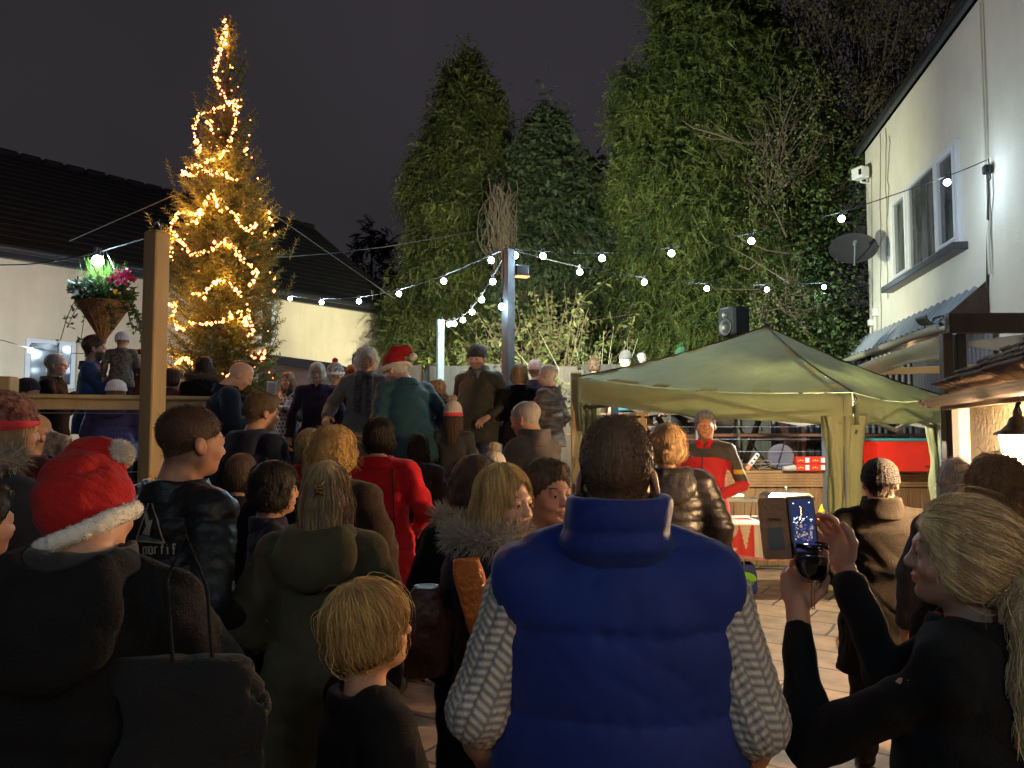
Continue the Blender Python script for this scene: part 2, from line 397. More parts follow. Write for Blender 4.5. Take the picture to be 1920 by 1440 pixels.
g.build('ridge_tiles', M_slate, bl)
MB().tube([P3(A + nW * .42, EZ - .16), P3(B + nW * .42, EZ - .16)], .07, 10).build('gutter', M_gutter, bl)
MB().bar(P3(A + nW * .1, EZ - .2), P3(B + nW * .1, EZ - .2), .12, .16).build('fascia', M_gutter, bl)
# white window with dark glass near the left edge
def wall_window(pa, pb, label_, bar_=False, off=nW):
    c0 = wall_pt(*pa); c1 = wall_pt(*pb); z0, z1 = c1.z, c0.z; p0 = c0.xy; p1 = c1.xy; ang = math.atan2(dW.y, dW.x)
    cx = (p0 + p1) / 2 + nW * .02; W = (p1 - p0).length; H_ = z1 - z0; zc = (z0 + z1) / 2
    f = MB(); th = .08
    for s in (-1, 1):
        q = cx + dW * (s * (W / 2 - th / 2)); f.box((q.x, q.y, zc), (th, .09, H_), ang, bev=.01)
        f.box((cx.x, cx.y, zc + s * (H_ / 2 - th / 2)), (W - 2 * th + .002, .088, th), ang, bev=.01)
    if bar_: q = cx + dW * (W * .18); f.box((q.x, q.y, zc), (.05, .085, H_ - 2 * th), ang, bev=.01)
    fr = f.build('window_frame', M_white, bl)
    q = cx - nW * .0
    MB().box((q.x, q.y, zc), (W - .1, .03, H_ - .1), ang).build('window_pane', M_glass, bl)
wall_window((47, 634), (138, 730), 'w', True)
wall_window((484, 560), (512, 650), 'w')
# dark felt roof shed in front of the hall
p0 = at(470, 660, 12.6); p1 = at(650, 690, 13.6)
sh = thing('garden_shed', 'low brown shed with black felt roof against the cream hall wall', 'shed', (p0.x, 12.9, 0))
M_felt = mat('black_felt', (.02, .02, .022), .9, bump=.5); M_brown = mat('brown_fence_paint', (.13, .095, .08), .85, col2=(.10, .07, .06), nscale=3, stretch=(4, 4, .3), bump=.3)
MB().box(((p0.x + p1.x) / 2, 13.4, (p1.z - .12) / 2 + .2), (p1.x - p0.x - .12, 1.2, p1.z - .3), bev=.01).build('wall', M_brown, sh)
g = MB(); x0, x1 = p0.x - .1, p1.x + .05
g.add([(x0, 12.7, p0.z - .12), (x1, 12.7, p1.z - .16), (x1, 14.1, p1.z - .16), (x0, 14.1, p0.z - .12), (x0, 12.7, p0.z + .02), (x1, 12.7, p1.z), (x1, 14.1, p1.z), (x0, 14.1, p0.z + .02)],
      [(0, 1, 5, 4), (1, 2, 6, 5), (2, 3, 7, 6), (3, 0, 4, 7), (4, 5, 6, 7), (3, 2, 1, 0)]).build('roof', M_felt, sh)
p = wall_pt(662, 680); wlamp = thing('wall_lamp', 'small unlit black lamp on the cream hall wall', 'lamp', (p.x, p.y, p.z))
MB().box((p.x + nW.x * .06, p.y + nW.y * .06, p.z), (.12, .12, .3), math.atan2(dW.y, dW.x), bev=.03).build('housing', M_black, wlamp)
MB().lathe([(.05, 0), (.07, .03), (.02, .07)], (p.x + nW.x * .06, p.y + nW.y * .06, p.z + .15), 10).build('cap', M_black, wlamp)

# ================================================================ RIGHT HOUSE
M_house = mat('off_white_render', (.80, .755, .64), .85, col2=(.71, .67, .56), stain=.05, nscale=1.1, bump=.35, bscale=60)
HC = Vector((at(1622, 285, 14.0).x, 14.0)); hd = Vector((-.19, -1)).normalized(); hn = Vector((-hd.y, hd.x)) * 1  # normal
hn = Vector((-1, .19)).normalized()   # facing left toward the yard
HE = at(1622, 285, 14.0).z
HN = HC + hd * 19
hs = thing('house', 'tall off-white rendered house with white window at right', 'building', (HC.x, HC.y, 0))
hb = -hn * 6
MB().add([P3(HC, 0), P3(HN, 0), P3(HN, HE), P3(HC, HE), P3(HN + hb, 0), P3(HN + hb, HE), P3(HC + hb, 0), P3(HC + hb, HE)],
         [(1, 0, 3, 2), (4, 1, 2, 5), (6, 4, 5, 7), (0, 6, 7, 3)]).build('wall', M_house, hs)
ang_h = math.atan2(hd.y, hd.x)
p0, p1 = HC + hn * .12 - hd * .15, HN + hn * .12; mm = hb / 2
MB().add([P3(p0, HE - .02), P3(p1, HE - .02), P3(p1 + mm, HE + 2.2), P3(p0 + mm, HE + 2.2), P3(p0 + hb, HE - .02), P3(p1 + hb, HE - .02)],
         [(0, 1, 2, 3), (3, 2, 5, 4), (0, 3, 4), (1, 5, 2)]).build('roof', M_slate, hs)
MB().bar(P3(HC + hn * .1 - hd * .12, HE + .02), P3(HN + hn * .1, HE + .02), .06, .10).build('fascia', mat('dark_fascia', (.05, .055, .06), .5), hs)
MB().tube([P3(HC + hn * .15 - hd * .12, HE + .04), P3(HN + hn * .15, HE + .04)], .032, 8).build('gutter', M_gutter, hs)
def hp(px, py, off=0.0):
    d = at(px, py, 1.0) - Vector((0, 0, CZ)); tt = ((HC.x + hn.x * off) * hn.x + (HC.y + hn.y * off) * hn.y) / (d.x * hn.x + d.y * hn.y)
    return Vector((0, 0, CZ)) + d * tt
# window: far bottom-left pixel (1680,530) near top-right (1798,255)
a = hp(1678, 527); b = hp(1800, 255); aa = hp(1800, 455)
z0, z1 = hp(1676, 527).z, hp(1800, 258).z; q0, q1 = a.xy, b.xy
z0 = (hp(1678, 530).z + hp(1800, 462).z) / 2
W = (q1 - q0).length; fr = MB(); gl = MB(); zc = (z0 + z1) / 2; H_ = z1 - z0
def along(s): return q0 + (q1 - q0) * s
def hbox(mb, s, ds, z, dz, off, dd): p = along(s) + hn * off; mb.box((p.x, p.y, z), (ds, dd, dz), ang_h, bev=.008)
for s in (0, 1): hbox(fr, s + (.03 / W if s == 0 else -.03 / W), .06, zc, H_, .02, .08)
hbox(fr, .5, W - .122, z0 + .03, .06, .02, .078); hbox(fr, .5, W - .122, z1 - .03, .06, .02, .078)
for s in (.30, .72): hbox(fr, s, .09, zc, H_ - .12, .02, .075)
wf = fr.build('window_frame', M_white, hs)
for lo, hi in ((.03, .28), (.745, .97)):
    sash = MB()
    c = (lo + hi) / 2; ww = (hi - lo) * W
    for s_ in (lo + .03 / W, hi - .03 / W): hbox(sash, s_, .045, zc, H_ - .13, .04, .06)
    for z in (z0 + .085, z1 - .085): hbox(sash, c, ww - .1, z, .045, .04, .058)
    sash.build('casement', M_white, hs)
hbox(gl, .5, W - .1, zc, H_ - .1, .012, .02); gl.build('window_pane', mat('curtained_glass', (.16, .16, .165), .12, col2=(.045, .045, .05), nscale=2.2, stretch=(2.5, 2.5, .5), spec=.6), hs)
c = along(.5) + hn * .08; sb = MB().box((c.x, c.y, z0 - .07), (W + .28, .2, .1), ang_h, bev=.01); sb.build('window_sill', mat('dark_sill', (.05, .05, .06), .45), hs)
# hood mould line and down pipe on the near side
c = hp(1852, 420, .04); MB().tube([(c.x, c.y, HE - .1), (c.x, c.y, 3.5)], .018, 6).build('flue_pipe', M_house, hs)
# thin cables stapled on the wall
for (pa, pb, wob) in (((1650, 250), (1652, 640), .02), ((1660, 240), (1664, 560), .03), ((1667, 255), (1663, 480), .04), ((1634, 330), (1636, 640), .0)):
    a = hp(*pa, .012); b = hp(*pb, .012); pts = [a.lerp(b, k / 14) + Vector((hd.x, hd.y, 0)) * (wob * math.sin(k * 1.1) + wob * .7 * math.sin(k * 2.3)) for k in range(15)]
    MB().tube(pts, .007, 5).build('cable', mat('dusty_cable', (.28, .25, .2), .7), hs)
# corrugated strip roof
pa, pb = HC + hd * -.3, HC + hd * 5.1
t = thing('corrugated_awning', 'narrow grey corrugated awning strip along the house wall', 'awning', P3(pa, 3.0))
g = []; nn = 264
for i in range(nn + 1):
    p = pa.lerp(pb, i / nn); wv = .038 * max(-1, min(1, 1.6 * math.sin(i * 2 * math.pi / 12)))
    g.append([P3(p + hn * (.05 + wv * .7), 3.40 + wv * .7), P3(p + hn * (.38 + wv * .7), 3.02 + wv * .7)])
M_tin = mat('galvanised_tin', (.27, .30, .34), .5, metal=0, col2=(.20, .23, .27), nscale=2)
MB().sheet(g).build('sheeting', M_tin, t, smooth=True)
hg = []
for i in range(41):
    p = (pa - hd * 0).lerp(pb, i / 40); row = []
    for k in range(9):
        a_ = math.pi * k / 8; row.append(P3(p + hn * (.50 - .075 * math.cos(a_)), 2.96 - .075 * math.sin(a_)))
    hg.append(row)
MB().sheet(hg, .006).build('gutter', mat('cream_gutter', (.45, .42, .33), .5), t, smooth=True)
e = pb + hd * .02; MB().add([P3(e + hn * .01, 3.46), P3(e + hn * .48, 3.04), P3(e + hn * .48, 2.86), P3(e + hn * .01, 2.86),
    P3(e + hd * .04 + hn * .01, 3.46), P3(e + hd * .04 + hn * .48, 3.04), P3(e + hd * .04 + hn * .48, 2.86), P3(e + hd * .04 + hn * .01, 2.86)],
    [(0, 1, 2, 3), (7, 6, 5, 4), (0, 4, 5, 1), (1, 5, 6, 2), (2, 6, 7, 3), (3, 7, 4, 0)]).build('end_board', M_darkwood, t)
# dark beam + twin posts in front of it
by = 6.45; bx0 = at(1772, 600, by).x
t = thing('canopy_frame', 'dark brown timber beam on twin posts above the porch', 'frame', (bx0 + .1, by, 0))
MB().box(((bx0 + 4.9) / 2 + .02, by, at(1800, 606, by).z), (4.9 - bx0, .06, .17), bev=.006).build('beam', M_darkwood, t)
for px in (1779, 1804):
    c = at(px, 700, by + .06); MB().box((c.x, by + .09, 1.26), (.085, .085, 2.52), bev=.008).build('post', M_darkwood, t)
hg = []
for i in range(4):
    row = []
    for k in range(9):
        a_ = math.pi * k / 8; row.append((bx0 - .05 - .075 * math.cos(a_), by + .05 + i * .06, 2.68 - .075 * math.sin(a_) ))
    hg.append(row)
MB().sheet(hg, .006).build('gutter', M_gutter, t, smooth=True)
# tin cladding on the wall below the awning, white soffit boards, yellow rail
t = thing('tin_fence', 'dark corrugated metal cladding at the back of the raised deck', 'fence', (4.9, 10.5, 0))
g = []
for i in range(241):
    x = 3.9 + i * .0155; g.append([(x, 11.6 + .02 * math.sin(i * 2 * math.pi / 6), DE), (x, 11.6 + .02 * math.sin(i * 2 * math.pi / 6), DE + 1.55)])
MB().sheet(g).build('sheeting', mat('dark_tin', (.10, .10, .115), .5, metal=.3, col2=(.14, .14, .155), nscale=3), t, smooth=True)
g2 = []
for i in range(261):
    p = HC + hd * (.05 + i * .0205) + hn * (.05 + .018 * math.sin(i * 2 * math.pi / 6)); g2.append([P3(p, .1), P3(p, 2.95)])
MB().sheet(g2).build('side_sheeting', MATS['dark_tin'], t, smooth=True)
g = MB(); 
for z in (DE + .05, DE + 1.5): g.box((5.76, 11.66, z), (3.7, .05, .07))
g.build('batten', M_greywood, t)
t = thing('timber_rail', 'orange pine board spanning under the awning right of the gazebo', 'rail', at(1750, 695, 8.6))
a = at(1640, 697, 10.6); b = at(1862, 690, 7.9)
MB().bar(a, b, .04, .09, bev=.005).build('board', mat('fresh_pine', (.50, .28, .09), .6, col2=(.42, .22, .07), nscale=6, stretch=(1, .2, 1)), t)
M_canvas = mat('cream_canvas', (.62, .58, .46), .85, col2=(.55, .52, .42), nscale=4, trans=.25, bump=.2, bscale=10)
t = thing('canvas_awning', 'cream canvas sheet slung under the corrugated awning', 'awning', at(1700, 670, 8))
q = [at(1590, 692, 9.4), at(1765, 628, 7.0), at(1765, 668, 7.0), at(1640, 692, 9.0)]
g = []
for i in range(11):
    f = i / 10; u = q[0].lerp(q[1], f); v = q[3].lerp(q[2], f); g.append([u.lerp(v, k / 6) + Vector((.15 * math.sin(k / 6 * 3.1), 0, -.05 * math.sin(k / 6 * 3.1) * (1 + .4 * math.sin(i)))) for k in range(7)])
MB().sheet(g, .003).build('canvas', M_canvas, t, smooth=True)
q = [at(1815, 640, 6.4), at(1925, 626, 5.7), at(1925, 665, 5.7), at(1815, 650, 6.4)]
g = [[q[0].lerp(q[1], i / 5).lerp(q[3].lerp(q[2], i / 5), k / 3) for k in range(4)] for i in range(6)]
t2 = MB().sheet(g, .004).build('side_sheet', M_canvas, t, smooth=True)
# ---- porch on the right with lantern
GW0 = Vector((2.965, 5.0)); gd = Vector((-.33, -1)).normalized(); gn = Vector((-1, .33)).normalized(); GW1 = GW0 + gd * 3.8
po = thing('porch', 'rendered porch with shingle roof and lantern at the right edge', 'porch', P3(GW0, 0))
M_porch = mat('warm_cream_render', (.60, .53, .40), .85, col2=(.52, .45, .33), stain=.2, nscale=2, bump=.8, bscale=22)
MB().add([P3(GW0, 0), P3(GW1, 0), P3(GW1, 1.92), P3(GW0, 1.92), P3(GW0 - gn * 1.2, 0), P3(GW0 - gn * 1.2, 2.3), P3(GW1 - gn * 1.2, 0), P3(GW1 - gn * 1.2, 2.3)],
         [(0, 1, 2, 3), (0, 3, 5, 4), (1, 6, 7, 2)]).build('wall', M_porch, po)
MB().box((GW0.x - .03, GW0.y + .02, .96), (.09, .09, 1.92), bev=.008).build('corner_post', M_white, po)
# shingles
g = MB(); e0 = GW0 + gn * .20 - gd * .03; e1 = GW1 + gn * .20
for r_ in range(9):
    z = 1.93 + r_ * .07; off = -gn * (r_ * .135); L_ = (e1 - e0).length; x = 0
    while x < L_:
        wd = random.uniform(.12, .2); c = e0 + gd * (x + wd / 2) + off - gn * .08
        M_ = Matrix.Rotation(math.atan2(gd.y, gd.x), 4, 'Z') @ Matrix.Rotation(R(-27), 4, 'X')
        g.box((c.x, c.y, z + .03 + random.uniform(0, .008)), (wd - .006, .2, .02), M=M_, bev=.003); x += wd
g.build('roof', mat('cedar_shingle', (.10, .07, .055), .8, col2=(.06, .04, .035), nscale=7, island=.35, bump=.5), po)
MB().bar(P3(GW0 + gn * .13 - gd * .02, 1.865), P3(GW1 + gn * .13, 1.865), .04, .07).build('fascia', mat('fascia_brown', (.16, .13, .10), .6), po)
hg = []
for i in range(21):
    p = (e0 - gd * .02).lerp(e1, i / 20); row = []
    for k in range(9):
        a_ = math.pi * k / 8; row.append(P3(p + gn * (.03 - .055 * math.cos(a_)), 1.90 - .055 * math.sin(a_)))
    hg.append(row)
MB().sheet(hg, .005).build('gutter', mat('shiny_brown_gutter', (.10, .085, .09), .2, spec=.7), po, smooth=True)
# ================================================================ HOUSE FITTINGS
def disc_frame(n):
    n = Vector(n).normalized(); x = n.cross(Vector((0, 0, 1))).normalized(); y = n.cross(x)
    return Matrix((x, y, n)).transposed().to_4x4()
c = at(1600, 465, 12.6); dn = Vector((-.30, -.85, .42))
t = thing('satellite_dish', 'dark grey satellite dish on a bracket at the house corner', 'satellite dish', c)
Mx = disc_frame(dn) @ Matrix.Diagonal((1.12, .92, 1, 1))
prof = [(.002, -.05)] + [(.33 * k / 8, -.05 + .05 * (k / 8) ** 2) for k in range(1, 9)] + [(.337, .004), (.335, -.004)] + [(.325 * k / 8, -.058 + .05 * (k / 8) ** 2) for k in range(8, 0, -1)] + [(.002, -.058)]
MB().lathe(prof, c, 36, Mx).build('dish', mat('dish_grey', (.035, .034, .042), .6, col2=(.045, .044, .052)), t, smooth=True)
tip = c + dn.normalized() * .38 + Vector((0, 0, -.13)); bot = c + dn.normalized() * .03 + Vector((0, 0, -.28))
MB().tube([bot, bot + Vector((-.02, -.06, -.04)), tip], .012, 6).build('arm', M_galv, t)
MB().tube([tip, tip - dn.normalized() * .09], .028, 8).build('receiver', M_galv, t)
wp = hp(1648, 462, .0); MB().tube([c - dn.normalized() * .06, Vector((wp.x - .06, wp.y, wp.z - .02)), wp], .02, 8).build('bracket', M_black, t)
# cctv camera
c = hp(1612, 322, .14) if False else at(1613, 325, 13.6)
t = thing('security_camera', 'white floodlight style camera high on the house corner', 'camera', c)
MB().box(c, (.20, .25, .21), R(20), bev=.02).build('housing', M_white, t)
MB().box(c + Vector((-.02, -.1, -.01)), (.11, .06, .11), R(20), bev=.01).build('lens', M_black, t)
MB().tube([c + Vector((0, .05, -.06)), c + Vector((.06, .1, -.13)), Vector((HC.x, HC.y - .2, c.z - .12))], .02, 6).build('bracket', M_white, t)
# junction boxes
for (px, py, s, lab) in ((1641, 585, .13, 'upper white junction box on the house corner'), (1632, 605, .10, 'lower white sensor on the house corner')):
    c = hp(px, py, .04); t = thing('junction_box', lab, 'junction box', c, group='junction boxes on the house corner')
    MB().box(c, (s, .08, s * 1.15), ang_h, bev=.01).build('box', M_white, t)
    MB().tube([c - Vector((0, 0, s * .5)), c - Vector((.01, 0, s * .5 + .25))], .012, 6).build('conduit', M_white, t)
# plug box where the festoon starts
c = hp(1851, 318, .06); PLUG = c.copy()
t = thing('cable_socket', 'black outdoor plug socket with looped cable on the house wall', 'socket', c)
MB().box(c, (.08, .09, .11), ang_h, bev=.015).build('box', M_black, t)
MB().tube([c + hn.to_3d() * .0 + Vector((0, 0, -.05)), c + Vector((.0, 0, -.3)), hp(1852, 450, .02), hp(1851, 540, .02)], .016, 6).build('lead', M_cable, t)
MB().tube([c + Vector((0, -.03, .12 + 0)), c + Vector((-.01, -.06, .0)), c + Vector((0, -.06, -.12)), c + Vector((0, -.02, -.14))], .007, 6).build('loop', M_cable, t)
# bulkhead lamp above awning
c = hp(1684, 625, .13); t = thing('bulkhead_lamp', 'small glowing round bulkhead lamp above the corrugated awning', 'lamp', c)
MB().ball(c, .085, 14, (1, 1, .9)).build('glass', mat('warm_glow', (1, .8, .5), .4, emit=(1, .62, .32), estr=9), t, smooth=True)
MB().tube([c + Vector((.1, .02, -.02)), c + Vector((.05, .01, -.02))], .1, 14).build('base', M_white, t)

LAMPS = []
def point(name, loc, power, col, rad, parent=None):
    l = bpy.data.lights.new(name, 'POINT'); l.energy = power; l.color = col; l.shadow_soft_size = rad
    o = bpy.data.objects.new(name, l); COL.objects.link(o)
    if parent is not None:
        o.parent = parent; off = Vector((0, 0, 0)); p = parent
        while p is not None: off += p.location; p = p.parent
        o.location = Vector(loc) - off
    else: o.location = loc
    return o
WARM = (1, .62, .30); COOL = (.62, .84, 1)
# ---- porch lantern
c = Vector((2.365, 3.60, 1.615)); lt = thing('wall_lantern', 'black bell-topped wall lantern blazing warm light on the porch wall', 'lantern', c)
MB().lathe([(.006, .21), (.012, .19), (.02, .17), (.02, .15), (.035, .14), (.045, .11), (.07, .085), (.10, .07), (.102, .06), (.02, .064)], c, 20).build('hood', M_black, lt, smooth=True)
MB().lathe([(.045, -.13), (.05, -.12), (.075, .06), (.07, .062), (.043, -.12)], c, 12).build('lantern_glass', mat('lantern_glow', (1, .8, .5), .3, emit=(1, .62, .30), estr=720), lt)
g = MB()
for k in range(6):
    a_ = k * math.pi / 3 + .3; u = Vector((math.cos(a_), math.sin(a_), 0)); g.tube([c + u * .05 + Vector((0, 0, -.13)), c + u * .079 + Vector((0, 0, .06))], .005, 5)
g.lathe([(.05, -.14), (.055, -.13), (.03, -.15)], c, 12); g.build('cage', M_black, lt)
MB().tube([c + Vector((0, 0, .2)), c + Vector((.05, .01, .25)), c + Vector((.1, .02, .20)), c + Vector((.16, .04, .08))], .01, 6).build('bracket', M_black, lt)

# ================================================================ FESTOON STRINGS
M_bulb = mat('cool_white_bulb', (.9, .95, 1), .3, emit=(.70, .88, 1), estr=26)
bulb_me = None
def festoon(name, label, P, bulbs, power=3.2, sag_r=.006, lamp_every=1):
    """P: list of world points of the cable, bulbs: list of world points where bulbs hang"""
    global bulb_me
    t = thing(name, label, 'string lights', P[0], group='cool white festoon light strings')
    pts = []
    for i in range(len(P) - 1):   # catmull-rom
        a = P[max(i - 1, 0)]; b = P[i]; c = P[i + 1]; d = P[min(i + 2, len(P) - 1)]
        for k in range(6):
            f = k / 6; pts.append(.5 * ((2 * b) + (c - a) * f + (2 * a - 5 * b + 4 * c - d) * f * f + (3 * b - a - 3 * c + d) * f ** 3))
    pts.append(P[-1]); MB().tube(pts, sag_r, 6).build('cable', M_cable, t)
    for k, b in enumerate(bulbs):
        if bulb_me is None:
            me = MB().ball((0, 0, 0), .038, 14).build('bulb', M_bulb, None, smooth=True); bulb_me = me.data; bpy.data.objects.remove(me)
            s_ = MB().tube([(0, 0, .034), (0, 0, .09)], .02, 8).build('socket', M_black, None); sock_me[0] = s_.data; bpy.data.objects.remove(s_)
        bo = link('bulb', bulb_me, t, Vector(b) - t.location); so = link('socket', sock_me[0], bo, (0, 0, 0))
        if k % lamp_every == 0: point('bulb_light', Vector(b) + Vector((0, 0, -.005)), power, COOL, .052, t)
    return t
sock_me = [None]
def lerpY(px, pa, pb, Ya, Yb):  # depth by position along a straight plan line between two pixels
    u = lambda p: (p - 960) / FPX
    ax, bx = u(pa) * Ya, u(pb) * Yb; d = u(px)
    # solve ax+(bx-ax)t = d*(Ya+(Yb-Ya)t)
    t_ = (ax - d * Ya) / (d * (Yb - Ya) - (bx - ax)); return Ya + (Yb - Ya) * t_
def string_px(cab, bul, Ya, Yb, drop=.085):
    pa, pb = cab[0][0], cab[-1][0]
    P = [at(x, y, lerpY(x, pa, pb, Ya, Yb)) for x, y in cab]
    B = [at(x, y, lerpY(x, pa, pb, Ya, Yb)) for x, y in bul]
    return P, B
top = PT + Vector((0, 0, -.03))
P, B = string_px([(953, 466), (921, 478), (832, 516), (748, 543), (673, 557), (603, 560), (560, 557), (500, 545)], [(921, 488), (832, 527), (748, 551), (673, 565), (603, 567), (544, 560)], 8.9, 15.2)
festoon('festoon_lights', 'festoon string swooping left from the tall pole to the cream hall', P, B, 28)
P, B = string_px([(956, 466), (1018, 471), (1129, 474), (1259, 464), (1409, 437), (1578, 397), (1776, 330), (1850, 300)], [(1018, 480), (1129, 484), (1259, 475), (1409, 452), (1578, 410), (1776, 342)], 8.9, PLUG.y)
festoon('festoon_lights', 'upper festoon string rising from the tall pole to the house wall socket', P, B, 15)
P, B = string_px([(958, 466), (966, 470), (1087, 500), (1208, 520), (1325, 532), (1438, 534), (1545, 530), (1622, 524)], [(966, 479), (1087, 510), (1208, 529), (1325, 541), (1438, 543), (1545, 538)], 8.9, 14.3)
festoon('festoon_lights', 'lower festoon string running level from the tall pole behind the gazebo', P, B, 14)
P, B = string_px([(952, 470), (924, 518), (903, 553), (885, 576), (868, 592), (852, 600), (842, 602), (829, 598)], [(924, 528), (903, 562), (885, 585), (868, 600), (852, 607), (842, 608), (829, 605)], 8.9, 12.4)
festoon('festoon_lights', 'short festoon string dropping from the tall pole to the short pole', P, B, 9, .005)
a = at(944, 520, 8.8); b = at(941, 575, 8.75)
festoon('festoon_lights', 'single festoon bulb dangling against the tall pole', [top + Vector((-.06, -.06, 0)), a, b + Vector((0, 0, .08))], [b], 2.5)
P = [at(-60, 499, 6.6), at(0, 497, 6.3), at(60, 495, 6.0), at(150, 481, 5.5), at(200, 468, 5.2), at(278, 445, 4.9)]
festoon('festoon_lights', 'festoon string from the left edge to the pine post top above the basket', P, [at(183, 489, 5.22)], 14)
P = [at(-60, 625, 10.5), at(0, 637, 10.8), at(58, 652, 11.2), at(160, 663, 12), at(330, 655, 13), at(440, 600, 14), at(500, 548, 15.1)]
festoon('festoon_lights', 'festoon string passing low in front of the hall window', P, [at(58, 657, 11.2), at(-30, 640, 10.7), at(-240, 560, 9.2)], 105)  # bulbs past the left edge are added to light the hall wall
# festoon added behind the viewpoint as fill light for the crowd's backs
P = [Vector((3.75, .4, 3.9)), Vector((1.4, -.2, 3.1)), Vector((-.5, -.8, 2.95)), Vector((-2.6, -1.2, 3.1)), Vector((-4.6, -1.4, 3.6))]
festoon('festoon_lights', 'added fill festoon string, out of view behind the viewpoint', P, [Vector((2.4, .0, 3.2)), Vector((.4, -.6, 2.85)), Vector((-1.6, -1.05, 2.85)), Vector((-3.6, -1.35, 3.2))], 16)
for lab, pts in (('thin guy wire from the hall gutter up to the Christmas tree', [at(130, 452, 11), at(335, 362, 10.4)]), ('thin guy wire from the Christmas tree down to the hall corner', [at(470, 372, 10.5), at(740, 560, 15)]),
                 ('thin slack wire between the Christmas tree and the left conifer', [at(500, 484, 10.7), at(620, 475, 13), at(720, 463, 15), at(905, 432, 17)])):
    t = tag(MB().tube(pts, .009, 5).build('guy_wire', mat('grey_wire', (.05, .048, .048), .8)), lab, 'wire', 'guy wires steadying the tree')

# second lantern, added on the house wall behind the viewpoint as warm fill
c = Vector((3.15, -2.2, 2.35)); t = thing('wall_lantern', 'added warm fill lantern on the house behind the viewpoint', 'lantern', c)
MB().lathe([(.006, .21), (.02, .17), (.045, .11), (.10, .07), (.102, .06), (.02, .064)], c, 20).build('hood', M_black, t, smooth=True); MB().lathe([(.045, -.13), (.075, .06), (.043, -.12)], c, 12).build('lantern_glass', mat('fill_lantern_glow', (1, .8, .5), .4, emit=(1, .62, .30), estr=150), t)
# floodlight on the tall pole
c = at(977, 508, 8.95); t = thing('floodlight', 'small dark floodlight with orange glow fixed to the tall pole', 'floodlight', c)
MB().box(c, (.17, .1, .13), R(20), bev=.015).build('housing', M_black, t)
MB().box(c + Vector((.01, -.0, -.07)), (.16, .1, .01), R(20)).build('lens', mat('orange_lens', (1, .5, .2), .4, emit=(1, .35, .1), estr=1.2), t)
MB().bar(c + Vector((-.09, 0, 0)), c + Vector((-.14, -.03, 0)), .04, .04).build('bracket', M_black, t)
def spot(name, loc, tgt, power, col, ang, blend=.6, rad=.08, parent=None):
    l = bpy.data.lights.new(name, 'SPOT'); l.energy = power; l.color = col; l.spot_size = R(ang); l.spot_blend = blend; l.shadow_soft_size = rad
    o = bpy.data.objects.new(name, l); COL.objects.link(o); d = Vector(tgt) - Vector(loc)
    o.rotation_euler = d.to_track_quat('-Z', 'Y').to_euler()
    o.location = Vector(loc) - (parent.location if parent else Vector((0, 0, 0)))
    if parent: o.parent = parent
    return o
spot('floodlight_beam', c + Vector((.05, .15, -.02)), (3.0, 17, 4.6), 1500, (.95, 1, .72), 120, .8, .08, t)
# ground flood at the fence foot, lighting the shrub and the conifers
c = Vector((1.75, 13.62, DE - .1)); t = thing('ground_floodlight', 'low floodlight on the deck aimed up at the shrub', 'floodlight', c)
MB().box(c, (.22, .08, .16), 0, bev=.02).build('housing', M_black, t); MB().box(c + Vector((0, .045, 0)), (.18, .01, .12)).build('lens', mat('flood_lens', (1, 1, .9), .4, emit=(.9, 1, .8), estr=10), t)
MB().box(c - Vector((0, 0, .1)), (.12, .1, .03)).build('stand', M_black, t)
spot('ground_flood_beam', c + Vector((0, .1, .05)), (2.0, 15.2, 4.0), 650, (.85, 1, .80), 135, .7, .06, t)
# second one washing over the conifers from the far left deck corner
c = Vector((-1.7, 13.7, DW + .12)); t = thing('ground_floodlight', 'low floodlight on the deck aimed at the left conifer', 'floodlight', c)
MB().box(c, (.22, .08, .16), 0, bev=.02).build('housing', M_black, t); MB().box(c - Vector((0, 0, .1)), (.12, .1, .03)).build('stand', M_black, t)
spot('ground_flood_beam', c + Vector((0, .1, .05)), (-1.3, 18.5, 5.4), 950, (.95, 1, .72), 110, .8, .06, t)

